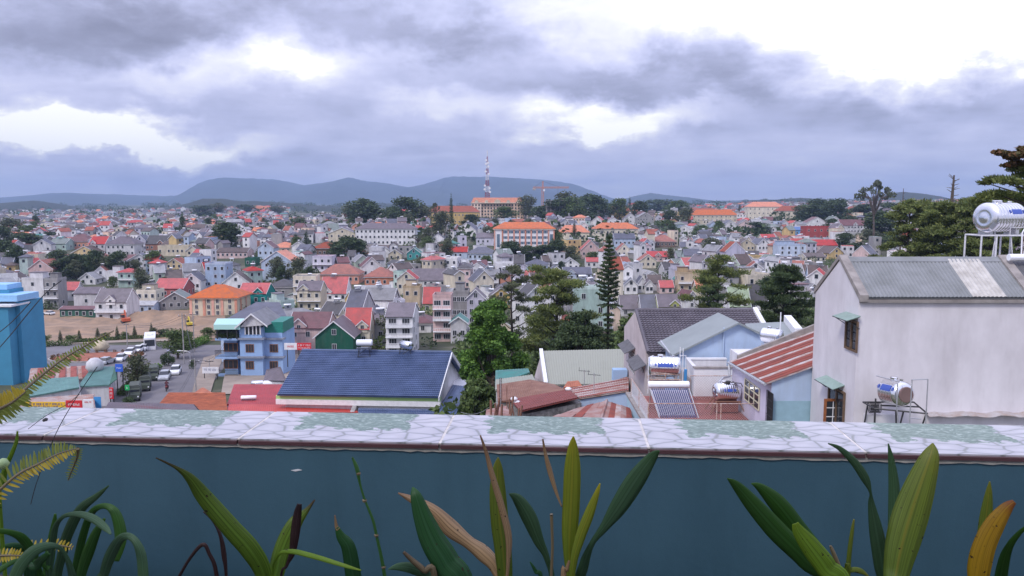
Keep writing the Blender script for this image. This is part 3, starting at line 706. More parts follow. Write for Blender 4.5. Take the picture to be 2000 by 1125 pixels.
P_(1522,1574,476,480,508,'light blue','light grey','L','pale blue flat-roofed block beside a thin mast','the pale blue block',floors=3,cols=4,balc=False)
P_(1574,1613,494,505,512,'cream','brown','S','low cream house with brown roof beside the pale blue block','the low brown roof',dorm=False)
P_(1612,1646,482,494,506,'yellow','brown','F','pale yellow gable with brown roof behind the big white house','the pale yellow gable',yaw=.3)

# block of the orange pyramid roof, with salmon pilasters
def orange_block():
    g = ground(416, 618, 100); Y = g.y; X0 = W(370, 600, Y).x; X1 = W(464, 600, Y).x; a = (X1-X0)/2; zE = W(416, 582, Y).z; z0 = terr(g.x, Y); h = zE-z0; b = a*.8
    r = thing('villa', 'cream and salmon three-storey villa with bright orange pyramid roof by the earth yard', 'house', ((X0+X1)/2, Y+b, z0))
    MB().box(-a, a, -b, b, -3, h).build('wall', WM['cream'], r)
    m = MB(); hip(m, a, b, h, W(416, 556, Y+b).z-zE, .8); m.build('roof', RM['orange'], r)
    MB().box(-a-.6, a+.6, -b-.6, b+.6, h-.35, h-.003).build('cornice', WM['peach'], r)
    for x in (-a+.5, -a*.38, -a*.02, a*.36, a-.5):
        MB().box(x-.45, x+.45, -b-.18, -b-.002, 0, h-.36).build('pilaster', WM['salmon'], r)
    for f_ in range(3):
        for x in (-a*.7, -a*.2, a*.17, a*.68):
            inst('window', WIN['plain'], r, (x, -b-.05, h*(f_+.5)/3), (0,0,0), (1.1,1,1.15))
    for y in (-b*.5, b*.3):
        MB().box(a+.002, a+.12, y-.5, y+.5, 0, h-.36).build('pilaster', WM['salmon'], r)
    HOUSES.append(((X0+X1)/2, Y+b, a*1.3)); CLEAR.append((368, 466, 556, 610, Y)); LM.append((416, 585, 'the orange pyramid roof')); USED.add(r['label'])
orange_block()
def window_block():
    """salmon and white block with four rows of blue windows"""
    g = ground(1023, 492, 100); Y = g.y; X0 = W(965, 460, Y).x; X1 = W(1083, 460, Y).x; a = (X1-X0)/2; zE = W(1023, 447, Y).z; z0 = terr(g.x, Y); h = zE-z0; b = 6
    r = thing('office_block', 'white block with salmon pilasters, rows of blue windows and orange roof', 'office block', ((X0+X1)/2, Y+b, z0))
    MB().box(-a, a, -b, b, -3, h).build('wall', M_white, r)
    m = MB(); hip(m, a, b, h, W(1023, 434, Y+b).z-zE, .9); m.build('roof', RM['orange'], r)
    MB().box(-a-.7, a+.7, -b-.7, b+.7, h-.5, h-.003).build('cornice', WM['cream'], r)
    fh = W(0, 447, Y).z-W(0, 457.6, Y).z
    for k in range(9):
        x = -a*.72+2*a*.76*k/8
        MB().box(x-.45, x+.45, -b-.3, -b-.002, -1, h-.51).build('pilaster', WM['salmon'], r)
    wm = window_mesh('window', 1, 1, M_white, M_bglass, (2,1))
    for f_ in range(4):
        for k in range(8):
            x = -a*.72+2*a*.76*(k+.5)/8; inst('window', wm, r, (x, -b-.05, h-1.9-f_*fh), (0,0,0), (2.7,1,1.75))
    for x in (-a*.86, a*.9):
        inst('stair_window', wm, r, (x, -b-.05, h-7), (0,0,0), (2.0,1,9))
    for x in (-a+.35, a-.35):
        MB().box(x-.4, x+.4, -b-.25, -b-.002, -1, h-.51).build('pilaster', WM['salmon'], r)
    HOUSES.append(((X0+X1)/2, Y+b, a)); CLEAR.append((962, 1086, 434, 482, Y)); LM.append((1023, 460, 'the blue-windowed block')); USED.add(r['label'])
window_block()
def hotel():
    Y = 820; X0 = W(921, 400, Y).x; X1 = W(1022, 400, Y).x; a = (X1-X0)/2; xc = (X0+X1)/2; z0 = terr(xc, Y); zE = W(970, 397, Y).z; h = zE-z0; b = 9
    r = thing('hotel', 'large pink five-storey hotel with red mansard roof at the foot of the mast', 'hotel', (xc, Y+b, z0))
    MB().box(-a, a, -b, b, -4, h).build('wall', WM['peach'], r)
    MB().box(-a*1.0, -a*.62, -b-2.5, -b-.003, -4, h-.01).build('wing', WM['peach'], r)
    MB().box(a*.62, a*1.0, -b-2.5, -b-.003, -4, h-.01).build('wing', WM['peach'], r)
    MB().box(-a-.7, a+.7, -b-3.2, b+.7, h+.002, h+.7).build('cornice', WM['cream'], r)
    m = MB(); k = 2.2; hh = W(970, 386, Y+b).z-zE
    lo = [(-a-.3,-b-2.8,h+.7),(a+.3,-b-2.8,h+.7),(a+.3,b+.3,h+.7),(-a-.3,b+.3,h+.7)]; hi = [(-a+k,-b-.6,h+hh),(a-k,-b-.6,h+hh),(a-k,b-k,h+hh),(-a+k,b-k,h+hh)]
    for i in range(4): j = (i+1) % 4; m.face([lo[i], lo[j], hi[j], hi[i]])
    m.face(hi); m.build('roof', RM['orange'], r)
    fh = (W(0,397,Y).z-W(0,403,Y).z)
    t = MB()
    for f_ in range(5):
        for c in range(17):
            x = -a+2*a*(c+.5)/17; yy = -b-2.5 if abs(x) > a*.62 else -b
            t.box(x-.75, x+.75, yy-.09, yy+.05, h-fh*(f_+.62)-.95, h-fh*(f_+.62)+.95)
    t.build('windows', M_glass, r)['kind'] = 'stuff'
    for x in (-a*.8, -a*.42, 0, a*.42, a*.8):
        w_ = 3.2 if x == 0 else 1.8
        g_ = MB().prism([(x-w_,-b-3.0,h+.7),(x+w_,-b-3.0,h+.7),(x+w_,-b-3.0,h+2.6),(x,-b-3.0,h+4.4 if x == 0 else h+3.6),(x-w_,-b-3.0,h+2.6)], (0,2.5,0)).build('dormer', WM['cream'], r)
    HOUSES.append((xc, Y+b, a)); CLEAR.append((918, 1024, 384, 424, Y)); LM.append((970, 400, 'the large pink hotel')); USED.add(r['label'])
    # mast
    Ym = 900; xm = W(952, 400, Ym).x; zb = W(952, 386, Ym).z; zt = W(952, 294, Ym).z; H = zt-zb
    t = thing('radio_mast', 'tall red and white lattice mast rising behind the large pink hotel', 'mast', (xm, Ym, terr(xm, Ym)))
    dz = zb-terr(xm, Ym); r_ = MB(); w_ = MB(); n = 24; mats = (r_, w_)
    def hw_(s): return 2.7*(1-s)**1.3*.85+.42 if s < .8 else .5
    for k in range(-8, n):
        s0, s1 = k/n, (k+1)/n; a0, a1 = hw_(max(s0, 0))+max(0, -s0)*9, hw_(max(s1, 0))+max(0, -s1)*9; mb = mats[(k//3) % 2]
        th = .22 if s0 < .6 else .16
        for sx in (-1, 1):
            for sy in (-1, 1):
                mb.tube([(sx*a0, sy*a0, dz+H*s0), (sx*a1, sy*a1, dz+H*s1)], th, 4)
            mb.tube([(sx*a0, -a0, dz+H*s0), (sx*a1, a1, dz+H*s1)], th*.7, 4); mb.tube([(-sx*a0, sx*a0, dz+H*s0), (sx*a1, sx*a1, dz+H*s1)], th*.7, 4)
            mb.tube([(-sx*a0, -a0, dz+H*s0), (sx*a1, -a1, dz+H*s1)], th*.7, 4)
        mb.tube([(-a0,-a0,dz+H*s0),(a0,-a0,dz+H*s0),(a0,a0,dz+H*s0),(-a0,a0,dz+H*s0),(-a0,-a0,dz+H*s0)], th*.7, 4)
    w_.build('white_section', mat_plain('white mast paint', (.75,.75,.78), .5), t); r_.build('red_section', mat_plain('red mast paint', (.30,.03,.03), .5), t)
    d = MB()
    for s in (.12, .2, .5, .66, .74):
        for k in range(2): d.lathe([(0,.0),(.1,1.2),(.5,1.3),(.6,0)], ((-1)**k*hw_(s)*1.3, -hw_(s)-.5, dz+H*s+k*3), (0,-1,0), 10)
    d.build('dish', M_white, t); LM.append((951, 345, 'the lattice mast'))
    # yellow institute left of the hotel
    P_(836,936,402,414,440,'yellow','rust','H','long yellow institute with dark red roof left of the large pink hotel','the yellow institute',floors=2,cols=14,balc=False,d=14)
    # unfinished building and crane
    Yb = 700; x0, x1 = W(1066,400,Yb).x, W(1130,400,Yb).x; zt = W(1090,391,Yb).z; xc = (x0+x1)/2; zz = terr(xc, Yb)
    u = thing('unfinished_building', 'unfinished grey concrete frame building behind the ridge trees by the crane', 'building site', (xc, Yb, zz)); hh = zt-zz; a = (x1-x0)/2
    nf = 4
    for f_ in range(nf+1): MB().box(-a, a, 0, 12, hh*f_/nf-.3, hh*f_/nf).build('floor_slab', M_conc, u)
    cm = MB().box(-.25, .25, -.25, .25, 0, hh/nf-.31).mesh('column', M_conc)
    for f_ in range(nf):
        for c in range(8):
            for y in (.5, 11.5): inst('column', cm, u, (-a+.4+(2*a-.8)*c/7, y, hh*f_/nf+.005))
    MB().box(-a+1, a-1, 5, 5.3, 0, hh).build('wall', WM['grey'], u)
    HOUSES.append((xc, Yb+6, a))
    Yk = 720; xk = W(1060, 400, Yk).x; zg = terr(xk, Yk); c = thing('tower_crane', 'orange tower crane standing right of the large pink hotel', 'crane', (xk, Yk, zg)); zj = W(1060, 368, Yk).z-zg; zt = W(1060, 354, Yk).z-zg
    M_cr = mat_plain('orange crane paint', (.65,.22,.05), .5)
    def lattice(p0, p1, s, n, side):
        mb = MB(); p0, p1 = Vector(p0), Vector(p1); d = (p1-p0)/n; u_ = Vector(side); v_ = d.normalized().cross(u_)
        cs = [u_*s+v_*s, u_*s-v_*s, -u_*s-v_*s, -u_*s+v_*s]
        for q in cs: mb.tube([p0+q, p1+q], .13, 4)
        for k in range(n):
            for i in range(4):
                j = (i+1) % 4; a_, b_ = (cs[i], cs[j]) if k % 2 else (cs[j], cs[i]); mb.tube([p0+d*k+a_, p0+d*(k+1)+b_], .08, 4, cap=False)
        return mb
    lattice((0,0,0), (0,0,zj), .9, 18, (1,0,0)).build('tower', M_cr, c)
    lattice((0,0,zj), (0,0,zt), .5, 4, (1,0,0)).build('tower_head', M_cr, c)
    lattice((0,0,zj+.8), (24,-3,zj+.8), .55, 14, (0,0,1)).build('jib', M_cr, c)
    lattice((0,0,zj+.8), (-9,1.1,zj+.8), .55, 5, (0,0,1)).build('counter_jib', M_cr, c)
    MB().box(-9.5,-6.5,.2,1.8,zj-1.6,zj+.2).build('counterweight', M_conc, c)
    MB().box(.4,2,-1.4,-.2,zj-2.6,zj-.8).build('cab', M_white, c)
    MB().tube([(0,0,zt),(16,-2,zj+1.2)], .07, 4).tube([(0,0,zt),(-8,1,zj+1.2)], .07, 4).build('tie_rod', M_iron, c)
    MB().tube([(14,-1.75,zj+.3),(14,-1.75,zj-10)], .07, 4).build('hoist_rope', M_iron, c)
    LM.append((1060, 375, 'the orange crane'))
hotel()
# slim masts on roofs
def mast(px, pyt, pyb, Y, label):
    p = W(px, pyb, Y); t = W(px, pyt, Y); z = terr(p.x, Y)
    r = thing('antenna_mast', label, 'mast', (p.x, Y, z)); H = t.z-z; s = .25*Y/200
    m = MB()
    for k in range(3):
        an = k*2.094; m.tube([(s*math.cos(an), s*math.sin(an), 0), (s*.5*math.cos(an), s*.5*math.sin(an), H)], .06*Y/300, 4)
    m.build('pole', M_galv, r)
    m = MB(); n = int(H/2)
    for k in range(n):
        for j in range(3):
            a0, a1 = j*2.094, (j+1)*2.094; m.tube([(s*math.cos(a0), s*math.sin(a0), H*k/n), (s*.9*math.cos(a1), s*.9*math.sin(a1), H*(k+1)/n)], .03*Y/300, 3)
    m.build('lattice', M_galv, r)
    m = MB()
    for k in range(3): m.tube([(-1.2,0,H*(.92-.1*k)),(1.2,0,H*(.92-.1*k))], .04*Y/300, 4)
    m.build('aerial', M_galv, r); USED.add(label)
mast(1562,470,550,300,'thin grey lattice mast in front of the pale blue block')
mast(1180,620,650,170,'thin aerial mast behind the tall Norfolk pine') if False else None

# ------------------------------------------------------------------ the rest of the town, row by row
def blocked(X, Y, rad, top, half):
    for (hx, hy, hr) in HOUSES_FIX:
        if abs(hx-X) < 30 and abs(hy-Y) < 30 and math.hypot(hx-X, hy-Y) < (hr+rad)*.78: return True
    px, pyb = proj((X, Y, terr(X, Y))); _, pyt = proj((X, Y, terr(X, Y)+top)); hp = half/Y*F
    for (a, b, t, bo, YY) in CLEAR:
        if Y < YY and px+hp > a+1 and px-hp < b-1 and pyt < bo and pyb > t: return True
    return False
ROADS = []
def free_zone(px, pyb, Y):
    if px < 300 and pyb > 606: return True                 # yard, square and street
    if px < 450 and pyb > 616: return True
    if px < 560 and pyb > 640: return True
    if 880 < px < 1230 and pyb > 672: return True
    if px > 1230 and pyb > 600: return True
    if px > 1600 and pyb > 522: return True
    if 560 <= px <= 880 and pyb > 692: return True
    return False
wallpick = ['white']*12+['pale grey']*8+['cream']*4+['lavender']*3+['light blue']*3+['grey']*5+['pink']*2+['yellow']+['peach']*1+['mint']+['tan']+['pale green']+['salmon']
roofpick = ['mauve']*9+['slate']*7+['dark grey']*6+['light grey']*5+['pale tin']*5+['red']*3+['crimson']*3+['rust']*6+['orange']*2+['maroon']*3+['brown']*5+['grey green']*4+['teal']
HOUSES_FIX = list(HOUSES)
def lots(y0, y1, seed, pitchmul=1.0, wander=.5):
    r = random.Random(seed); seeds = []
    for _ in range(46):
        Y = y0+(y1-y0)*r.random()**.8; X = r.uniform(-.75, .75)*Y; seeds.append((X, Y, r.choice([-.5,-.3,-.12,0,.1,.22,.4,.6]), r.uniform(8.5, 11.5)*pitchmul))
    out = []
    for si, (sx, sy, an, pitch) in enumerate(seeds):
        c, s = math.cos(an), math.sin(an); n = int(260/pitch)
        for j in range(-n, n):
            u = -260+r.uniform(0, 5)
            while u < 260:
                w_ = r.choice([4, 4.2, 4.6, 5, 5.5, 6, 7, 8.5, 11])*(1 if pitchmul < 1.2 else 1.3); x = sx+c*(u+w_/2)-s*j*pitch; y = sy+s*(u+w_/2)+c*j*pitch
                u += w_+(.25 if r.random() < .6 else r.uniform(.8, 4))
                if not (y0 <= y < y1): continue
                px, pyb = proj((x, y, terr(x, y)))
                if px < -60 or px > 2060: continue
                best = min(range(len(seeds)), key=lambda k: (seeds[k][0]-x)**2+(seeds[k][1]-y)**2)
                if best != si: continue
                out.append((y, x, w_, an+r.choice([0,0,.12,-.15,.3,1.57])+r.uniform(-.06, .06), pitch, px, pyb))
    out.sort(); return out
TOWN = []
def fill_individual():
    r = random.Random(21); count = 0
    for (y, x, w_, an, pitch, px, pyb) in lots(165, 352, 5, 1.12):
        if count >= 270: break
        if free_zone(px, pyb, y): continue
        if r.random() < .10: continue
        d = min(pitch-1.3, r.uniform(6.5, 9.5)); nf = r.choice([1,2,2,3,3,4]) if w_ < 7 else r.choice([1,1,2,3]); hw = nf*3.1+r.uniform(-.5,.6); typ = r.choice('FFFSSSLLLH') if w_ < 10 else r.choice('SSHL')
        hr = 0 if typ == 'L' else (w_ if typ == 'F' else d)*r.uniform(.3, .46)
        if typ == 'H': hr = min(w_, d)*.3
        if blocked(x, y, math.hypot(w_, d)/2, hw+hr, w_/2): continue
        wall, roof = r.choice(wallpick), r.choice(roofpick)
        o = house(x, y, w_, d, hw, hr, wall, roof, typ, an, r=r, lean=r.random() < .35)
        o['group'] = 'small houses packed across the town'
        base = f"{wall} {FLOORW[nf]} house with {roof} {ROOFW[typ]} roof"
        PENDING.append((o, base, px, pyb-hw/2/y*F)); TOWN.append((px, pyb)); count += 1
    print('individual houses', count)
fill_individual()
def fill_far():
    """the far town: thousands of tiny houses that cannot be picked apart"""
    r = random.Random(33); mats = [WM[k] for k in WM]+[RM[k] for k in RM]+[M_glass, M_white, M_tankw]; wi = {k: i for i, k in enumerate(WM)}; ri = {k: i+len(WM) for i, k in enumerate(RM)}; gi = len(WM)+len(RM)
    mb = MB(); n = 0
    for (ya, yb, sd, pm, keep) in ((352, 620, 8, .98, .9), (620, 1150, 9, 1.25, .66), (1150, 2300, 10, 2.6, .6)):
        for (y, x, w_, an, pitch, px, pyb) in lots(ya, yb, sd, pm):
            if r.random() > keep: continue
            if free_zone(px, pyb, y): continue
            if y < 1150 and math.sin(x*.021+y*.013)+math.sin(y*.03-x*.011+2) < -.9: continue      # gardens and groves
            if y > 1150 and px < 420 and r.random() < .75: continue
            if y > 1150 and px > 560 and px < 1350: continue
            if y > 700 and 560 < px < 1350 and y > 900: continue
            if y > 350 and y < 620 and px > 1640 and r.random() < .6: continue
            sc_ = .86 if y < 620 else .95 if y < 1150 else 1.4
            w_ *= sc_; d = min(pitch-1, 8*sc_); nf = r.choice([1,2,2,3]); hw = nf*3.0*r.uniform(.85,1.15); typ = r.choice('FFSSLLH') if w_ < 10*sc_ else r.choice('SHL')
            hr = 0 if typ == 'L' else (w_ if typ == 'F' else d)*r.uniform(.28, .42)
            if blocked(x, y, math.hypot(w_, d)/2, hw+hr, w_/2): continue
            wall, roof = r.choice(wallpick), r.choice(roofpick); a, b = w_/2, d/2; z = terr(x, y); t = MB()
            if typ == 'F': t.prism([(-a,-b,-4),(a,-b,-4),(a,-b,hw),(0,-b,hw+hr),(-a,-b,hw)], (0,d,0), wi[wall]); gable(t, a, b, hw, hr, .4, 'y', .2, ri[roof]); 
            elif typ == 'S': t.prism([(-a,-b,-4),(-a,b,-4),(-a,b,hw),(-a,0,hw+hr),(-a,-b,hw)], (w_,0,0), wi[wall]); gable(t, b, a, hw, hr, .4, 'x', .2, ri[roof])
            elif typ == 'H': t.box(-a,a,-b,b,-4,hw,wi[wall]); hip(t, a, b, hw, min(a,b)*.6, .5, ri[roof])
            else: t.box(-a,a,-b,b,-4,hw,wi[wall]); t.box(-a+.2,a-.2,-b+.2,b-.2,hw,hw+.15,ri[roof])
            if typ in 'FS' and y < 700 and r.random() < .5: bargeboard(t, a if typ == 'F' else b, b if typ == 'F' else a, hw, hr, .4, 'y' if typ == 'F' else 'x', .35, gi+1, .3)
            if y < 1150:
                nc = max(1, int(w_/2.6))
                for f_ in range(nf):
                    for c in range(nc):
                        if r.random() < .85: xx = -a+w_*(c+.5)/nc; t.box(xx-.55, xx+.55, -b-.08, -b+.05, hw*(f_+.3)/nf, hw*(f_+.3)/nf+1.35, gi)
            if r.random() < .4 and y < 1150:
                zt = hw+hr+.6; t.box(-1, 1, -.3, .3, zt, zt+.5, gi+2); t.box(-.8,-.7,-.1,.1,zt-1.2,zt,gi+1); t.box(.7,.8,-.1,.1,zt-1.2,zt,gi+1)
            ca, sa = math.cos(an), math.sin(an); i0 = len(mb.v)
            mb.v += [(x+ca*p[0]-sa*p[1], y+sa*p[0]+ca*p[1], z+p[2]) for p in t.v]; mb.f += [tuple(i0+k for k in f_) for f_ in t.f]; mb.m += t.m; n += 1
    o = mb.build('far_houses', mats); o['kind'] = 'stuff'; o['label'] = 'distant town of countless tiny pale houses spreading to the skyline'; o['category'] = 'houses'
    print('far houses', n, len(mb.f))
fill_far()
# plastic greenhouses on the far left slopes
def greenhouses():
    r = random.Random(4); M_gh = mat_plain('greenhouse plastic', (.42,.42,.44), .5, noise=.25, nscale=.1)
    spots = [(20,434,60),(60,431,70),(110,436,55),(150,428,80),(60,446,60),(130,446,70),(200,440,60),(190,418,70),(130,414,60),(70,418,60),(215,430,60),(235,424,50),(250,440,50),(30,422,50),(260,432,50),(180,424,60),(100,425,60),(160,438,60),(10,442,50),(225,446,55),(285,440,40),(270,447,50)]
    for k, (px, py, wpx) in enumerate(spots):
        g = ground(px, py, 500); wd = wpx/F*g.y*.8; d = max(14, g.y*.03)
        o = thing('greenhouse', '', 'greenhouse', tuple(g), r.uniform(-.3,.3), 'plastic greenhouses on the far left slopes'); n = 5
        for j in range(n):
            m = MB(); y0 = d*j/n; s = d/n; poly = [(-wd/2, y0, -1), (-wd/2, y0, 3), (-wd/2, y0+s*.5, 5), (-wd/2, y0+s*.96, 3), (-wd/2, y0+s*.96, -1)]
            m.prism(poly, (wd,0,0)); m.build('bay', M_gh, o)
        PENDING.append((o, 'long pale plastic greenhouse', px, py)); HOUSES.append((g.x, g.y, wd/2))
greenhouses()
for (X, Y, z, rz, root, s) in HEATERS_TODO: heater(X, Y, z, rz, root, s)
# ------------------------------------------------------------------ trees
def leaf_mesh(name, blobs, n, size, mat, seed, needle=False, shell=.55, droop=0.):
    """n small leaf faces spread through clumps: (x, y, z, rx, ry, rz)"""
    r = np.random.default_rng(seed); B = np.array(blobs, float); vol = (B[:,3]*B[:,4]*B[:,5])**.7; k = r.choice(len(B), n, p=vol/vol.sum())
    d = r.normal(size=(n,3)); d /= np.linalg.norm(d, axis=1)[:,None]; rad = (shell+(1-shell)*r.random(n))**.9*(1+.12*r.normal(size=n))
    c = B[k,:3]+d*rad[:,None]*B[k,3:6]
    a = r.normal(size=(n,3)); a[:,2] *= .6; a /= np.linalg.norm(a, axis=1)[:,None]
    if needle: a = .55*d+.6*a; a[:,2] += .35; a /= np.linalg.norm(a, axis=1)[:,None]
    b = np.cross(a, r.normal(size=(n,3))); b /= np.linalg.norm(b, axis=1)[:,None]+1e-9
    s = size*(.6+.8*r.random(n))[:,None]; wd = .16 if needle else .45
    P = np.stack([c-a*s*.5, c+b*s*wd, c+a*s*.6, c-b*s*wd], 1).reshape(-1,3)
    me = bpy.data.meshes.new(name); F_ = np.arange(4*n).reshape(-1,4)
    me.vertices.add(4*n); me.vertices.foreach_set('co', P.ravel()); me.loops.add(4*n); me.loops.foreach_set('vertex_index', F_.ravel())
    me.polygons.add(n); me.polygons.foreach_set('loop_start', np.arange(0, 4*n, 4)); me.polygons.foreach_set('loop_total', np.full(n, 4)); me.update(calc_edges=True)
    me.materials.append(mat); return me
def blob_crown(r, w_, z0, z1, n, lum=.3):
    """clumps filling an uneven crown"""
    out = []; H = z1-z0
    for k in range(n):
        t = r.random(); prof = math.sin(math.pi*min(1, .22+t*.76))**.6; an = r.uniform(0, 6.283); q = r.random()**.5*w_*.38*prof
        s = w_*r.uniform(.15, .26)
        out.append((math.cos(an)*q, math.sin(an)*q, z0+H*(.1+.8*t), s, s, s*.8))
    return out
def limbs(mb, base_h, tips, r0, seed):
    r = random.Random(seed)
    for (x, y, z) in tips:
        zb = base_h*r.uniform(.75, 1.0); mid = Vector((x*.5, y*.5, zb+(z-zb)*.35)); mb.tube([(0,0,zb), tuple(mid), (x,y,z)], [r0*.45, r0*.28, r0*.1], 5)
PROTO = {}
def proto(kind, var):
    """unit trees 10 m high"""
    key = (kind, var)
    if key in PROTO: return PROTO[key]
    r = random.Random(hash(kind) % 1 + var*17+len(kind)); t = MB()
    if kind == 'round':
        bl = blob_crown(r, 8, 2.2, 10, 26); cr = leaf_mesh('crown', bl, 3000, .42, ML_round if var % 2 else ML_olive, var)
        t.tube([(0,0,-2),(0,0,2),(.1,.1,5)], [.3,.24,.12], 6); limbs(t, 3, [b[:3] for b in bl[:8]], .3, var); tm = t.mesh('trunk', M_bark)
    elif kind == 'dark':
        bl = blob_crown(r, 7, .6, 10, 34); cr = leaf_mesh('crown', bl, 4200, .42, ML_dark, var+5)
        t.tube([(0,0,-2),(0,0,2),(0,.1,6)], [.32,.25,.1], 6); limbs(t, 3, [b[:3] for b in bl[:8]], .3, var); tm = t.mesh('trunk', M_barkd)
    elif kind == 'cypress':
        bl = [(0,0,.8+9*k/12,1.05*(1-k/12.5)**.7,1.05*(1-k/12.5)**.7,.75) for k in range(12)]+[(0,0,9.9,.12,.12,.35)]
        cr = leaf_mesh('crown', bl, 1800, .35, ML_dark, var, needle=True); t.tube([(0,0,-2),(0,0,9)], [.18,.04], 6); tm = t.mesh('trunk', M_barkd)
    elif kind == 'pine':      # flat layered pads on a bare trunk
        bl = []; tips = []
        for k in range(13):
            z = 4.6+5.2*k/12+r.uniform(-.2,.2); an = k*2.4+r.uniform(-.5,.5); q = (3.3-2.4*(k/12)**1.4)*r.uniform(.6,1.0); x, y = math.cos(an)*q, math.sin(an)*q
            tips.append((x*.9, y*.9, z-.15)); s = r.uniform(.95,1.5)*(1-.25*k/12); bl.append((x, y, z, s, s, .36)); bl.append((x*.5, y*.5, z+.1, s*.7, s*.7, .3))
        cr = leaf_mesh('crown', bl, 4200, .42, ML_pine, var+9, needle=True, shell=.2)
        t.tube([(0,0,-3),(.1,0,3),(-.05,.1,6.5),(0,0,9.6)], [.3,.22,.16,.05], 7)
        for (x, y, z) in tips: t.tube([(0,0,z-1.1),(x*.5,y*.5,z-.5),(x,y,z)], [.1,.07,.03], 4)
        tm = t.mesh('trunk', M_barkd)
    elif kind == 'gum':       # airy umbrella of small clumps
        bl = []; tips = []
        for k in range(34):
            an = r.uniform(0,6.28); q = r.random()**.5*4.2; z = 9.5-q*q*.10+r.uniform(-.5,.25); x, y = math.cos(an)*q, math.sin(an)*q; s = r.uniform(.35,.7); bl.append((x,y,z,s,s,s*.6)); tips.append((x,y,z))
        cr = leaf_mesh('crown', bl, 2600, .22, ML_olive, var+3); t.tube([(0,0,-2),(0,0,3),(.2,0,5)], [.35,.25,.2], 6)
        for (x, y, z) in tips[:20]: t.tube([(.2,0,5.0),(x*.4,y*.4,7.4),(x,y,z)], [.15,.09,.03], 4)
        tm = t.mesh('trunk', M_bark)
    elif kind == 'bush':
        bl = [(r.uniform(-3.5,3.5), r.uniform(-3,3), r.uniform(1.5,6), 2.2, 2.2, 2) for _ in range(12)]; cr = leaf_mesh('crown', bl, 1500, .6, ML_round if var % 2 else ML_dark, var+2); t.tube([(0,0,-1),(0,0,3)], [.3,.2], 5); tm = t.mesh('trunk', M_bark)
    PROTO[key] = (cr, tm); return PROTO[key]
TREES = []; tcount = [0]
KINDW = {'round': 'broad green tree', 'dark': 'dense dark tree', 'cypress': 'dark pointed cypress', 'pine': 'layered pine', 'gum': 'airy gum tree', 'bush': 'low leafy bush'}
def tree(px, pyt, pyb, wpx, kind, Y=None, label=None, lm=None, fix=False, name='tree'):
    if Y is None:
        g = ground(px, pyb, 100); Y = g.y
    top = W(px, pyt, Y); X = top.x; z = terr(X, Y); H = max(2, top.z-z); ww = wpx/F*Y
    tcount[0] += 1; var = tcount[0] % 3; cr, tm = proto(kind, var)
    base_w = {'round':8,'dark':7,'cypress':2.3,'pine':8,'gum':9,'bush':10}[kind]; zf = H/(10 if kind != 'bush' else 8)
    r = thing(name if kind != 'bush' else 'bush', label or '', 'tree' if kind != 'bush' else 'bush', (X, Y, z), rng.uniform(0, 6.28), 'trees scattered through the town')
    sx = ww/base_w; r.scale = (sx, sx, zf)
    inst('trunk', tm, r); inst('crown', cr, r)
    if label: USED.add(label)
    else: PENDING.append((r, KINDW[kind], px, (pyt+pyb)/2))
    if lm: LM.append((px, (pyt+pyb)/2, lm))
    return r
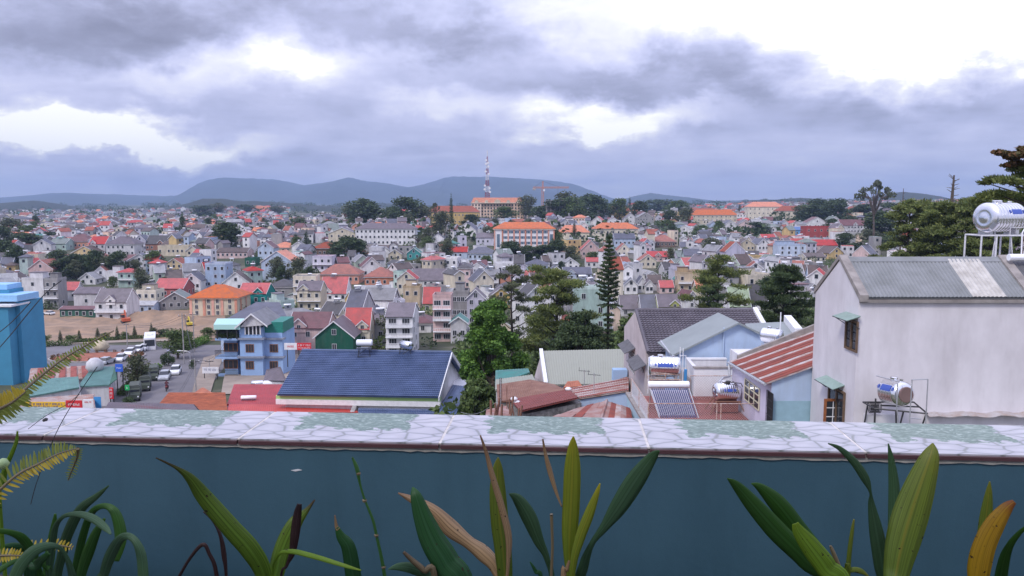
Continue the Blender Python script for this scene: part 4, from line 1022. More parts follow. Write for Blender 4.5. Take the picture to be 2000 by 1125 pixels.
# trees of the middle distance
for a in [(707,384,445,52,'dark',None),(684,398,440,30,'round',None),(795,382,448,60,'dark',None),(768,400,445,40,'dark',None),(825,400,448,36,'round',None),(862,412,468,40,'round',None),(850,394,465,16,'gum',None),
          (742,410,440,30,'round',None),(1105,374,440,56,'round',None),(1155,376,432,58,'dark',None),(1030,380,432,34,'round',None),(1075,398,440,34,'dark',None),(985,404,438,40,'round',None),(920,418,440,34,'dark',None),(945,424,444,40,'round',None),(1180,396,428,30,'round',None),
          (438,433,492,56,'dark','the dense tree left of centre'),(355,414,488,22,'cypress',None),(680,458,512,48,'dark','the dark grove by the brown hall'),(700,466,510,34,'dark',None),(655,470,508,30,'dark',None),(598,450,498,24,'cypress',None),(577,456,486,26,'cypress',None),(597,482,512,28,'round',None),
          (1122,432,478,18,'cypress',None),(1000,470,515,44,'dark',None),(1030,478,512,34,'dark',None),(1062,476,512,46,'dark',None),(1090,468,512,44,'dark',None),(1115,480,515,36,'round',None),(1158,492,520,26,'round',None),
          (540,500,556,30,'round',None),(582,502,560,38,'round','the round tree before the blue gable house'),(550,515,560,20,'dark',None),(878,445,500,14,'cypress',None),(816,458,490,30,'gum',None),(842,462,495,34,'round',None),
          (822,500,545,34,'round',None),(862,508,548,34,'round',None),(950,500,535,24,'round',None),(30,478,540,36,'dark',None),(110,486,540,40,'dark',None),(146,492,545,36,'dark',None),(182,488,545,38,'dark',None),(228,488,545,38,'dark','the dark orchard tree'),(300,490,535,32,'round',None),(262,505,540,24,'round',None),
          (20,425,470,50,'round',None),(60,440,475,54,'round',None),(125,443,470,70,'round',None),(90,452,478,50,'dark',None),(210,440,462,60,'round',None),(180,450,468,50,'round',None),(5,440,500,34,'dark',None),(390,478,505,34,'round',None),(425,395,425,30,'round',None),(395,400,430,40,'dark',None),
          (480,398,420,40,'dark',None),(540,402,424,34,'round',None),(585,424,452,34,'round',None),(640,430,450,24,'round',None),(515,440,460,24,'dark',None),(1230,384,425,14,'cypress',None),(1210,388,430,34,'round',None),(1248,392,430,34,'dark',None),(1290,388,420,60,'dark',None),(1325,392,425,40,'round',None),
          (1265,448,475,30,'dark',None),(1340,404,450,40,'round',None),(1300,430,458,46,'round',None),(1310,410,445,30,'dark',None),(1225,425,460,20,'cypress',None),(1370,440,470,30,'round',None),(1390,462,515,36,'round',None),(1310,484,520,20,'round',None),(1340,484,512,24,'round',None),(1445,398,425,12,'cypress',None),
          (1600,387,432,50,'dark',None),(1635,385,440,44,'dark',None),(1570,400,435,30,'round',None),(1660,420,448,30,'dark',None),(1625,425,455,24,'dark',None),(1725,412,482,66,'dark','the big dark tree below the skyline'),(1700,448,490,50,'round',None),(1650,452,490,30,'dark',None),(1690,398,430,50,'dark',None),(1742,394,430,50,'dark',None),(1765,450,492,50,'round',None),
          (1770,462,500,70,'bush',None),(1690,470,496,50,'bush',None),(45,452,492,60,'dark',None),(8,470,520,50,'dark',None),(165,496,540,46,'dark',None),(128,500,548,44,'dark',None),(205,500,545,40,'round',None),(250,446,470,60,'dark',None),(330,440,470,40,'dark',None),(725,400,445,50,'dark',None),(1085,387,442,46,'dark',None),(1116,386,442,44,'round',None),(1130,388,440,50,'dark',None),(1060,400,440,50,'dark',None),(1590,395,440,60,'dark',None),(1500,540,600,50,'dark',None),(1480,432,460,40,'dark',None),(1555,424,442,30,'dark',None),(1500,420,438,40,'bush',None)]:
    px, t, b, w_, k, lm = a; tree(px, t, b, w_*(1.32 if k != 'cypress' else 1.1), k, lm=lm)
tree(1712,350,430,78,'gum',Y=420,label='airy umbrella-crowned gum tree standing above the right skyline',lm='the tall gum tree')
tree(881,378,462,16,'cypress',label='tall dark pointed cypress left of the large pink hotel',lm='the tall cypress')

def filler_trees():
    r = random.Random(77); c = 0
    while c < 120:
        px = r.uniform(0, 2000); Y = 175+ (820-175)*r.random()**1.1; X = (px-1000)/F*Y; z = terr(X, Y); p, pb = proj((X, Y, z)); 
        if free_zone(p, pb, Y): continue
        H = r.uniform(5, 12)*(1.0 if Y < 400 else 1.2); pt = proj((X, Y, z+H))[1]
        if any(a < px < b_ and pt < bo-2 and pb > t_ and Y < YY for (a, b_, t_, bo, YY) in CLEAR): continue
        if any(abs(hx-X) < hr*.7+1 and abs(hy-Y) < hr*.7+1 for hx, hy, hr in HOUSES): continue
        k = r.choice(['round','round','dark','dark','cypress','round','pine']); wf = {'round':.8,'dark':.7,'cypress':.25,'pine':.8}[k]
        tree(px, pt, pb, H*wf/Y*F, k, Y=Y); c += 1
filler_trees()

# far wooded patches, one mass on the slopes
def garden_shrubs():
    r = random.Random(55); bl = []; k = 0
    while len(bl) < 1500:
        k += 1; px = r.uniform(-20, 2020); Y = 172+500*r.random()**1.2; X = (px-1000)/F*Y; z = terr(X, Y); p, pb = proj((X, Y, z)); s = r.uniform(.8, 2.6)
        if free_zone(p, pb, Y) or any(abs(hx-X) < hr*.62 and abs(hy-Y) < hr*.62 for hx, hy, hr in HOUSES): continue
        if any(a < px < b_ and t_ < proj((X, Y, z+s*1.6))[1]+4 < bo and Y < YY for (a, b_, t_, bo, YY) in CLEAR) and s > 1.4: continue
        bl.append((X, Y, z+s*.5, s*1.1, s*1.1, s*.9))
    for nm, mt, a, b_, sd in (('garden_shrubs', ML_round, 0, 900, 1), ('garden_shrubs', ML_dark, 900, 1500, 2)):
        o = inst(nm, leaf_mesh(nm, bl[a:b_], (b_-a)*70, .55, mt, sd, shell=.6)); o['kind'] = 'stuff'; o['label'] = 'garden shrubs and small plots of green between the houses'; o['category'] = 'shrubs'
garden_shrubs()
def far_woods():
    r = random.Random(5); bl = []
    for _ in range(900):
        px = r.uniform(-60, 2060); Y = 500+3000*r.random()**1.6; X = (px-1000)/F*Y
        if math.sin(X*.012+Y*.009)+math.sin(Y*.02-X*.007+1) > -.1 and Y < 1600 : continue
        s = r.uniform(4, 8)*(1+Y/2500); bl.append((X, Y, terr(X, Y)+s*.5, s*1.5, s, s*.8))
    me = leaf_mesh('far_woods', bl, 60000, 3.2, ML_dark, 4, shell=.7); o = inst('far_woods', me); o['kind'] = 'stuff'; o['label'] = 'dark woodland patches on the distant slopes'; o['category'] = 'woods'
far_woods()

# ------------------------------------------------------------------ big nearer trees
def big_tree(name, label, px, pyt, Y, wpx, kind, seed, n, lm=None, mat=None, zb=None, pads=None, size=.3):
    r = random.Random(seed); top = W(px, pyt, Y); z = terr(top.x, Y) if zb is None else zb; H = top.z-z; w_ = wpx/F*Y
    o = thing(name, label, 'tree', (top.x, Y, z)); USED.add(label); t = MB()
    if kind == 'broad':
        bl = []
        for k in range(95):
            u = r.random(); prof = min(1, (u+.2)*2.2)*min(1, (1.06-u)*1.5)**.5; an = r.uniform(0,6.28); q = w_*.5*prof*r.random()**.4*.92; s = w_*r.uniform(.08,.15); bl.append((math.cos(an)*q, math.sin(an)*q, H*.1+H*.87*u, s, s, s*.75))
        t.tube([(0,0,-1),(.1,0,H*.3),(0,.1,H*.6),(.1,0,H*.9)], [w_*.05,w_*.04,w_*.025,.04], 8); limbs(t, H*.45, [b[:3] for b in bl[:30]], w_*.04, seed)
        cr = leaf_mesh('crown', bl, n, size, mat or ML_bright, seed, shell=.6)
        t.build('trunk', M_bark, o); inst('crown', cr, o)
    elif kind == 'umbrella':
        bl = []; tips = []; m = pads or 26
        for k in range(m):
            u = k/(m-1); z_ = H*(.30+.67*u)+r.uniform(-.2,.2); an = k*2.4+r.uniform(-.4,.4); q = w_*.5*(1.02-.72*u**1.6)*r.uniform(.5,1); x, y = math.cos(an)*q, math.sin(an)*q; s = w_*r.uniform(.10,.17)
            tips.append((x*.92, y*.92, z_-.12*s)); bl.append((x,y,z_,s,s,s*.32)); bl.append((x+r.uniform(-1,1)*s, y+r.uniform(-1,1)*s, z_+s*.2, s*.7, s*.7, s*.28)); bl.append((x*.6,y*.6,z_+r.uniform(-.1,.3)*s,s*.6,s*.6,s*.25))
        t.tube([(0,0,-1),(w_*.01,0,H*.35),(-w_*.015,0,H*.65),(0,0,H*.97)], [w_*.028,w_*.022,w_*.015,.04], 8)
        for (x, y, z_) in tips:
            h0 = max(H*.3, z_-math.hypot(x, y)*.55); t.tube([(0,0,h0),(x*.3,y*.3,h0+(z_-h0)*.15),(x*.65,y*.65,h0+(z_-h0)*.55),(x,y,z_)], [w_*.011,w_*.009,w_*.006,.02], 5)
        cr = leaf_mesh('crown', bl, n, size, mat or ML_pine, seed, needle=True, shell=.15)
        t.build('trunk', M_barkd, o); inst('crown', cr, o)
    elif kind == 'norfolk':
        bl = []; t.tube([(0,0,-1),(0,0,H*.5),(0,0,H)], [w_*.06,w_*.045,.03], 8); k = 0; z_ = H*.18
        while z_ < H*.985:
            u = z_/H; L = w_*.5*(.55 if u < .36 else .35 if u < .52 else 1.0*min(1, (1-u)*2.6+.04)); L *= r.uniform(.62,1.12); nb = 6 if u > .5 else 5
            if .40 < u < .52 and r.random() < .5: z_ += H*.03; continue
            for j in range(nb):
                an = j*6.283/nb+k*.5+r.uniform(-.15,.15); l = L*r.uniform(.75,1.05); c, s = math.cos(an), math.sin(an); rise = l*(.25 if u > .55 else -.1); t.tube([(0,0,z_),(c*l*.6,s*l*.6,z_+rise*.4),(c*l,s*l,z_+rise)], [.07,.05,.02], 4)
                for q in range(6):
                    f_ = .25+.75*q/5; bl.append((c*l*f_, s*l*f_, z_+rise*f_*f_+.04, .30, .30, .13))
            z_ += H*(.027 if u > .5 else .034); k += 1
        cr = leaf_mesh('crown', bl, n, size, ML_dark, seed, needle=True, shell=.1); t.build('trunk', M_barkd, o); inst('crown', cr, o)
    if lm: LM.append((px, pyt+60, lm))
    return o
big_tree('norfolk_pine','tall Norfolk Island pine with whorled branches and bare dark lower trunk',1190,460,112,58,'norfolk',1,13500,'the tall Norfolk pine',size=.40)
big_tree('broadleaf_tree','broad bright green tree rising right of the blue tiled roof',962,585,88,132,'broad',2,60000,'the broad green tree',size=.27)
big_tree('broadleaf_tree','lower dark green tree in the gap right of the blue tiled roof',935,735,80,100,'broad',3,16000,size=.3,mat=ML_round,zb=-30)
big_tree('umbrella_pine','large umbrella pine with layered crown left of the Norfolk pine',1090,528,115,180,'umbrella',4,30000,'the large umbrella pine',size=.42)
big_tree('umbrella_pine','sparse leaning pine between the broad green tree and the umbrella pine',1000,518,125,120,'umbrella',5,9000,'the sparse pine',size=.42,pads=20,mat=ML_olive)
big_tree('umbrella_pine','spreading pine with flat pads on the right, above the dark tiled roof',1405,500,135,150,'umbrella',6,17000,'the flat-topped right pine',size=.42,pads=22)
big_tree('umbrella_pine','dense dark pine beside the left edge of the big white house',1535,522,95,140,'umbrella',7,30000,'the dense right pine',size=.38,pads=44,mat=ML_dark)
big_tree('umbrella_pine','smaller dark pine hanging over the grey roofs beneath the flat-topped pine',1395,556,120,80,'umbrella',8,12000,size=.4,pads=22,mat=ML_dark)
big_tree('broadleaf_tree','leafy shrub-like tree under the Norfolk pine',1228,606,105,60,'broad',9,9000,size=.32,mat=ML_round)
big_tree('broadleaf_tree','dark low tree at the foot of the large umbrella pine',1130,610,108,120,'broad',10,14000,size=.34,mat=ML_dark)
for i, (px, pyt, Y, wp, lab) in enumerate([(1780,390,140,130,'pine with brown trunk behind the big white roof, leftmost of its row'),(1832,394,135,130,'second pine from the left behind the big white roof'),(1885,386,130,150,'third pine behind the big white roof, left of the steel tank'),(1940,382,120,130,'pine spreading behind the steel tank above the white roof'),(1815,405,160,100,'darker pine set back within the row behind the white roof'),(1990,388,125,120,'rightmost pine of the row behind the steel tank')]):
    big_tree('umbrella_pine', lab, px, pyt, Y, wp, 'umbrella', 20+i, 30000, size=.5, pads=46, mat=ML_pine)
# the near pine reaching in at the right edge
def edge_pine():
    Y = 46; X = W(2075, 300, Y).x; z = terr(X, Y); o = thing('umbrella_pine', 'near pine with reddish top reaching in from the right edge of the photo', 'tree', (X, Y, z)); t = MB(); zt = W(2000, 250, Y).z-z
    t.tube([(0,0,-1),(0,0,zt*.6),(-.3,0,zt)], [.4,.3,.12], 8); bl = []; red = []; r = random.Random(2)
    for (px, py, rr) in [(1945,350,.7),(1925,357,.45),(1965,352,.7),(1990,356,.6),(1985,330,.55),(1998,342,.6),(1962,300,.42),(1950,297,.35),(1978,306,.5),(1972,322,.4),(1990,318,.5),(1995,300,.5),(1945,378,.7),(1925,383,.6),(1970,382,.8),(1998,386,.8),(1905,392,.5),(2020,370,.9),(2020,330,.9),(1997,290,.35)]:
        p = W(px, py, Y+r.uniform(-1.2,1.2)); q = (p.x-X, p.y-Y, p.z-z); (red if py < 325 else bl).append((q[0], q[1], q[2], rr, rr, rr*.3)); h0 = q[2]-.8
        t.tube([(0,0,h0-.6),(q[0]*.5,q[1]*.5,h0+.1),q], [.09,.06,.02], 5)
    t.build('trunk', M_barkd, o); inst('crown', leaf_mesh('crown', bl, 8000, .26, ML_pine, 3, needle=True, shell=.1), o)
    inst('reddish_crown', leaf_mesh('crown_top', red, 2600, .22, mat_leaf('reddish leaves', (.22,.10,.05), (.10,.10,.035)), 6, shell=.2), o)['label'] = 'reddish top leaves'
edge_pine()
def dead_tree():
    Y = 150; p = W(1862, 342, Y); z = terr(p.x, Y); o = thing('dead_tree', 'bare dead trunk with broken stubs against the sky left of the steel tank', 'tree', (p.x, Y, z)); H = p.z-z; t = MB(); r = random.Random(1)
    t.tube([(0,0,-1),(0,0,H*.8),(.15,0,H)], [.55,.35,.14], 8)
    for k in range(16):
        h = H*r.uniform(.8,.99); s = r.choice([-1,1]); t.tube([(0,0,h),(s*r.uniform(.5,1.5),r.uniform(-.4,.4),h+r.uniform(.1,.8))], [.08,.03], 4)
    t.build('trunk', M_bark, o); b = W(1790, 370, Y)
    o2 = thing('dead_tree', 'slim half-dead conifer spire left of the bare dead trunk', 'tree', (b.x, 155, terr(b.x, 155))); H = W(1790, 368, 155).z-terr(b.x, 155); t = MB(); t.tube([(0,0,-1),(0,0,H)], [.3,.05], 6)
    for k in range(40): h = H*r.uniform(.6,.98); an = r.uniform(0,6.28); l = (1-h/H)*3+.3; t.tube([(0,0,h),(l*math.cos(an),l*math.sin(an),h+.1)], [.06,.02], 4)
    t.build('trunk', M_bark, o2)
dead_tree()
# ------------------------------------------------------------------ square, yard and street on the left
M_red = mat_plain('red oxide paint', (.30,.08,.06), .8, noise=.4, nscale=1)
gpatch('road', [(60,812),(395,790),(470,676),(60,676)], M_asph, .10, 40)
gpatch('yard', [(60,671),(440,668),(440,606),(60,606)], M_dirt, .14, 40)
gpatch('pavement', [(372,782),(410,775),(440,690),(398,700)], M_pave, .2, 12)
gpatch('pavement', [(60,676),(330,668),(335,664),(60,671)], M_pave, .18, 12)
gpatch('pavement', [(432,772),(640,772),(660,692),(448,692)], M_pave, .16, 16)
def on(px, py, y0=100): return ground(px, py, y0)
def heaps():
    m = MB(); r = random.Random(5)
    for (px, py, s, h) in [(120,650,9,1.2),(95,630,6,.9),(200,632,8,1.4),(270,625,8,2.0),(300,628,9,2.6),(330,627,9,2.2),(355,632,8,1.8),(150,620,7,.9),(385,635,6,1.5),(180,645,6,.7)]:
        h *= 1.5; g = on(px, py); n = 18; i0 = len(m.v); m.v.append((g.x, g.y, g.z+h)); rings = 4
        for k in range(1, rings+1):
            for j in range(n):
                an = 6.283*j/n; q = s*k/rings*r.uniform(.85,1.15); X, Y = g.x+math.cos(an)*q*1.4, g.y+math.sin(an)*q*.8; m.v.append((X, Y, terr(X, Y)+.1+h*(1-k/rings)**1.2*r.uniform(.7,1.2)))
        for j in range(n): m.f.append((i0, i0+1+j, i0+1+(j+1)%n)); m.m.append(0)
        for k in range(rings-1):
            for j in range(n): a = i0+1+k*n; m.f.append((a+j, a+n+j, a+n+(j+1)%n, a+(j+1)%n)); m.m.append(0)
    o = m.build('earth_heaps', M_dirt, smooth=True); o['kind'] = 'stuff'
heaps()
# hedges and beds
def hedge(pts, w_, h, label, mat=None, seed=1):
    P = [on(*p) for p in pts]; bl = []
    for a, b in zip(P[:-1], P[1:]):
        n = max(2, int((b-a).length/.9))
        for k in range(n): q = a.lerp(b, k/n); bl.append((q.x-P[0].x, q.y-P[0].y, terr(q.x, q.y)+h*.45-P[0].z, w_*.5+.2, w_*.5+.2, h*.55))
    o = inst('hedge', leaf_mesh('hedge', bl, len(bl)*150, .28, mat or ML_bright, seed, shell=.6)); o.location = P[0]; tag(o, label, 'hedge'); USED.add(label)
hedge([(76,680),(110,676),(140,676)], 2.2, 1.6, 'clipped green hedge below the conical trees at the earth yard edge', ML_round, 1)
hedge([(140,672),(250,664),(330,660)], 1.6, 1.1, 'long thin hedge along the far side of the square', ML_round, 2)
hedge([(360,686),(385,676),(405,668)], 2.6, 2.0, 'bright green clipped hedge by the street left of the blue apartment house', None, 3)
hedge([(262,742),(285,730),(312,722)], 1.5, 1.3, 'low hedge on the divider above the parked lorries', None, 4)
hedge([(240,775),(262,755),(268,745)], 1.6, 1.4, 'low hedge on the divider beside the market roofs', ML_round, 5)
for i, (px, t, b) in enumerate([(81,648,668),(117,645,668),(154,644,665),(190,640,660),(228,636,664),(262,635,658),(295,630,656)]):
    tree(px, t, b, 12, 'cypress', Y=on(px, b).y, label=f"small conical cypress at the earth yard, {['leftmost of seven','second from left','third from left','middle one of seven','third from right','second from right','rightmost of seven'][i]}")
# roundabout bed, kerb, boulder
def roundabout():
    g = on(192, 700); rx, ry = 9.5, 9.5
    o = thing('roundabout_bed', 'round bed of bare red soil with pale kerb in the square', 'planter', tuple(g)); m = MB(); n = 40; k = MB(); s = MB()
    for j in range(n):
        a0, a1 = 6.283*j/n, 6.283*(j+1)/n
        def q(a, r_, h): X, Y = g.x+r_*math.cos(a), g.y+r_*math.sin(a); return (r_*math.cos(a), r_*math.sin(a), terr(X, Y)-g.z+h)
        m.face([q(a0,.01,.45), q(a0,rx-.3,.28), q(a1,rx-.3,.28)]); k.hexa([q(a0,rx-.3,0),q(a0,rx,0),q(a1,rx,0),q(a1,rx-.3,0),q(a0,rx-.3,.4),q(a0,rx,.4),q(a1,rx,.4),q(a1,rx-.3,.4)])
    m.build('soil', mat_plain('red soil', (.34,.12,.07), .95, noise=.4, nscale=.8), o); k.build('kerb', M_conc, o)
    r = random.Random(3); bl = []
    for j in range(30): a = 6.283*j/30; bl.append((rx*.93*math.cos(a), rx*.93*math.sin(a), terr(g.x+rx*math.cos(a), g.y+rx*math.sin(a))-g.z+.6, .35, .35, .4))
    inst('edging_plants', leaf_mesh('edging_plants', bl, 1800, .2, mat_leaf('red edging leaves', (.25,.10,.05), (.10,.10,.04)), 3), o)['kind'] = 'stuff'
    b = on(198, 687); bo = MB(); bo.lathe([(0,.0),(.15,1.2),(.9,1.85),(1.8,1.6),(2.5,.8),(2.7,0)], (0,0,0), (0,0,1), 16)
    o2 = bo.build('boulder', mat_plain('beige rock', (.55,.47,.33), .9, noise=.35, nscale=.8, bump=.6, bscale=1.5), smooth=True, loc=tuple(b)); tag(o2, 'large rounded beige boulder standing on the square behind the roundabout bed', 'boulder')
    LM.append((192, 700, 'the round red bed'))
roundabout()
# vehicles
M_tyre = mat_plain('tyre rubber', (.02,.02,.02), .8)
def wheel(mb, x, y, z, r, w_): mb.lathe([(-w_/2,.0),(-w_/2,r*.9),(-w_/2+.04,r),(w_/2-.04,r),(w_/2,r*.9),(w_/2,0)], (x, y, z), (1,0,0), 12)
def car(px, py, ang, paint, label, s=1.0):
    g = on(px, py); o = thing('parked_car', label, 'car', (g.x, g.y, g.z+.12), ang, 'cars on the street and square'); o.scale = (s,)*3; USED.add(label)
    M = mat_plain('car paint', paint, .3, spec=.6); b = MB()
    prof = [(-2.15,.35),(-2.2,.75),(-1.95,.95),(1.0,.98),(2.05,.82),(2.2,.6),(2.15,.3)]      # (y, z) side, front at +y
    b.prism([(-.86, y, z) for y, z in prof], (1.72,0,0)); b.build('body', M, o)
    c = MB(); lo = [(-.8,-1.75,.95),(.8,-1.75,.95),(.8,.95,.97),(-.8,.95,.97)]; hi = [(-.62,-1.35,1.45),(.62,-1.35,1.45),(.62,.3,1.47),(-.62,.3,1.47)]
    c.hexa(lo+hi); c.build('cabin_glass', M_glass, o); MB().box(-.63,.63,-1.33,.28,1.45,1.5).build('car_roof', M, o)
    for x in (-.8, .8):
        for y in (-1.4, 1.4): w_ = MB(); wheel(w_, 0, 0, 0, .33, .22); w_.build('wheel', M_tyre, o, loc=(x, y, .33))
    for x in (-.6, .6): MB().box(x-.17, x+.17, 2.08, 2.2, .58, .74).build('headlight', M_tankw, o); 
    return o
white, silver = (.75,.76,.78), (.42,.44,.47)
_g0, _g1 = on(268,778), on(345,731); _v = _g0-_g1; st = .30
car(343,733,math.pi+st,white,'white saloon car parked at the head of the line on the street'); car(322,744,math.pi+st,silver,'silver car parked behind the white saloon on the street')
car(254,694,math.pi+.2,white,'white car parked left of the bus in the square'); car(270,690,math.pi+.2,white,'white car second in line behind the bus in the square'); car(281,686,math.pi+.2,white,'white car closest to the bus in the square'); car(236,707,math.pi+.2,white,'white car beside the tree right of the roundabout bed')
car(209,713,0,silver,'silver pickup-like car at the near side of the roundabout bed'); car(96,618,1.2,white,'white car parked at the far edge of the earth yard'); car(336,690,.3,(.3,.3,.4),'dark blue car under the trees right of the bus'); 
def lorry(px, py, ang, label):
    g = on(px, py); o = thing('lorry', label, 'lorry', (g.x, g.y, g.z+.12), ang, 'army green lorries parked in line'); o.scale = (.74,)*3; M = mat_plain('olive lorry paint', (.06,.075,.055), .6, noise=.2); MT = mat_plain('grey green tarpaulin', (.10,.115,.10), .85, noise=.25)
    c = MB(); c.prism([(-1.1,y,z) for y,z in [(1.2,.7),(1.2,2.5),(1.9,2.5),(2.3,1.7),(3.3,1.55),(3.4,.7)]], (2.2,0,0)); c.build('cab', M, o); MB().box(-.95,.95,1.95,2.2,1.72,2.35).build('windscreen', M_glass, o)
    MB().box(-1.2,1.2,-3.2,1.1,.9,1.5).build('bed', M, o); t = MB(); t.prism([(x,-3.2,z) for x,z in [(-1.2,1.5),(-1.2,2.7),(-.9,3.05),(.9,3.05),(1.2,2.7),(1.2,1.5)]], (0,4.25,0)); t.build('canopy', MT, o)
    MB().box(-.4,.4,-3.1,3.2,.6,.89).build('chassis', M_iron, o)
    for x in (-1.0,1.0):
        for y in (-2.4,-1.2,2.5): w_ = MB(); wheel(w_, 0,0,0,.52,.35); w_.build('wheel', M_tyre, o, loc=(x,y,.52))
        MB().box(x*.8-.14,x*.8+.14,3.38,3.46,1.0,1.28).build('headlight', M_tankw, o)
lorry(264,783,math.pi+st+.1,'army green covered lorry nearest to the camera in the parked row'); lorry(284,762,math.pi+st+.1,'army green covered lorry in the middle of the parked row'); lorry(300,744,math.pi+st+.1,'army green covered lorry farthest along the parked row')
def bus():
    g = on(294,682); o = thing('bus', 'white coach with dark windscreen waiting in the square', 'bus', (g.x,g.y,g.z+.12), math.pi+.42)
    b = MB(); b.box(-1.25,1.25,-5,5,.4,3.25); b.build('body', mat_plain('white coach paint', (.8,.8,.82), .3), o)
    MB().box(-1.1,1.1,5.002,5.05,1.35,2.85).build('windscreen', M_glass, o); MB().box(-.6,.6,-1.5,1.0,3.252,3.5).build('air_conditioner', M_white, o)
    for x in (-1.27,1.27):
        for k in range(6): MB().box(x-.02,x+.02,-4.6+k*1.55,-3.25+k*1.55,1.5,2.6).build('window', M_glass, o)
        for y in (-3.2,3.4): w_ = MB(); wheel(w_,0,0,0,.5,.3); w_.build('wheel', M_tyre, o, loc=(x*.88,y,.5))
bus()
def motorbike():
    g = on(326,764); o = thing('motorbike', 'dark red motorbike riding along the street', 'motorbike', (g.x,g.y,g.z+.12), st)
    for y in (-.65,.65): w_ = MB(); wheel(w_,0,0,0,.3,.1); w_.build('wheel', M_tyre, o, loc=(0,y,.3))
    m = MB(); m.prism([(-.12,y,z) for y,z in [(-.8,.75),(-.3,.5),(.3,.45),(.5,.95),(.4,1.05),(.2,.65),(-.2,.8),(-.7,.9)]], (.24,0,0)); m.tube([(-.32,.42,1.05),(.32,.42,1.05)], .025, 5); m.build('body', mat_plain('dark red paint', (.2,.02,.02), .4), o)
    # rider, one continuous figure grown with a skin modifier
    V = [(0,-.15,.85),(0,-.05,1.1),(0,.0,1.38),(0,.03,1.5),(0,.05,1.68),(-.2,0,1.36),(-.27,.18,1.16),(-.28,.4,1.06),(.2,0,1.36),(.27,.18,1.16),(.28,.4,1.06),(-.13,-.1,.83),(-.2,.3,.72),(-.2,.15,.3),(-.2,.28,.24),(.13,-.1,.83),(.2,.3,.72),(.2,.15,.3),(.2,.28,.24)]
    E = [(0,1),(1,2),(2,3),(3,4),(2,5),(5,6),(6,7),(2,8),(8,9),(9,10),(0,11),(11,12),(12,13),(13,14),(0,15),(15,16),(16,17),(17,18)]
    RR = [.15,.15,.16,.07,.13,.07,.055,.04,.07,.055,.04,.1,.085,.06,.05,.1,.085,.06,.05]
    me = bpy.data.meshes.new('person'); me.from_pydata(V, E, []); p = bpy.data.objects.new('person', me); col(p); p.location = o.location; p.rotation_euler = o.rotation_euler
    sk = p.modifiers.new('skin', 'SKIN'); 
    for i, v in enumerate(me.skin_vertices[0].data): v.radius = (RR[i], RR[i]); v.use_root = i == 0
    p.modifiers.new('sub', 'SUBSURF').levels = 1; me.materials.append(mat_plain('dark maroon jacket', (.10,.03,.04), .8)); tag(p, 'rider in dark maroon jacket seated on the motorbike', 'person')
motorbike()
def excavator(px, py, s, c, label):
    g = on(px, py); o = thing('excavator', label, 'excavator', tuple(g), .6); o.scale = (s,)*3; M = mat_plain('machine paint', c, .5, noise=.25); D = M_iron
    for x in (-1.1,1.1): MB().prism([(x-.3,y,z) for y,z in [(-1.8,.35),(-1.5,.0),(1.5,0),(1.8,.35),(1.6,.75),(-1.6,.75)]], (.6,0,0)).build('track', D, o)
    MB().box(-1.2,1.2,-1.8,1.2,.85,1.8).build('house_body', M, o); MB().box(-1.15,-.2,.2,1.25,1.8,2.8).build('cab', M_glass, o); MB().box(-1.2,-.15,.15,1.3,2.802,2.9).build('cab_roof', M, o)
    MB().prism([(.1,y,z) for y,z in [(1.0,1.4),(2.6,3.8),(4.2,3.9),(4.2,3.5),(2.9,3.3),(1.5,1.2)]], (.35,0,0)).build('boom', M, o); MB().prism([(.12,y,z) for y,z in [(4.1,3.95),(4.4,3.8),(5.2,1.4),(4.9,1.4)]], (.3,0,0)).build('arm', M, o)
    MB().prism([(-.2,y,z) for y,z in [(4.8,1.5),(5.4,1.5),(5.3,.6),(4.5,.5)]], (.9,0,0)).build('bucket', D, o)
excavator(246,632,1.0,(.55,.12,.05),'orange-red excavator working on the earth yard'); excavator(266,624,.9,(.55,.30,.05),'dull yellow excavator behind the orange-red one'); excavator(371,638,.7,(.7,.55,.05),'small bright yellow digger near the orange pyramid roof')
# street trees on the square
for i, a in enumerate([(264,690,762,56,'round','leafy tree spreading over the cars in the square'),(345,645,702,72,'round','spreading tree right of the bus in the square'),(365,645,690,34,'round','lighter tree behind the spreading tree near the street'),(328,686,716,30,'bush','low bush where the street meets the square'),(240,648,662,24,'bush','low shrub by the earth yard behind the square'),(375,700,722,16,'bush','small shrub at the street corner by the lamp'),(245,785,800,34,'bush','bush beside the nearest green lorry')]):
    px, t, b, w_, k, lab = a; tree(px, t, b, w_, k, Y=on(px, b).y, label=lab)
for i, (px, t, b, w_) in enumerate([(140,655,668,26),(205,650,664,22),(325,640,660,30),(405,640,664,30),(430,632,664,26),(300,640,662,22),(90,652,670,20)]):
    tree(px, t, b, w_, 'round' if i % 2 else 'bush', Y=on(px, b).y, label=['low shrub between the left conical cypresses','small tree between the middle conical cypresses','small shrub right of the conical cypresses','small tree by the yard fence left of the mint canopy','shrub behind the mint canopy of the blue apartment house','small tree behind the white coach','low shrub at the left end of the yard hedge'][i])
def lamp(px, pyt, pyb, side, label):
    g = on(px, pyb); H = W(px, pyt, g.y).z-g.z; o = thing('street_lamp', label, 'street lamp', tuple(g)); 
    MB().tube([(0,0,0),(0,0,H*.85),(side*.5,0,H*.97),(side*1.9,0,H)], [.11,.08,.06,.05], 6).build('pole', M_galv, o); MB().box(min(side*1.8,side*2.6),max(side*1.8,side*2.6),-.15,.15,H-.06,H+.08).build('lamp_head', M_white, o)
lamp(372,685,712,-1,'curved street lamp on the pavement left of the blue apartment house'); lamp(268,690,755,-1,'tall street lamp among the trees above the lorries')
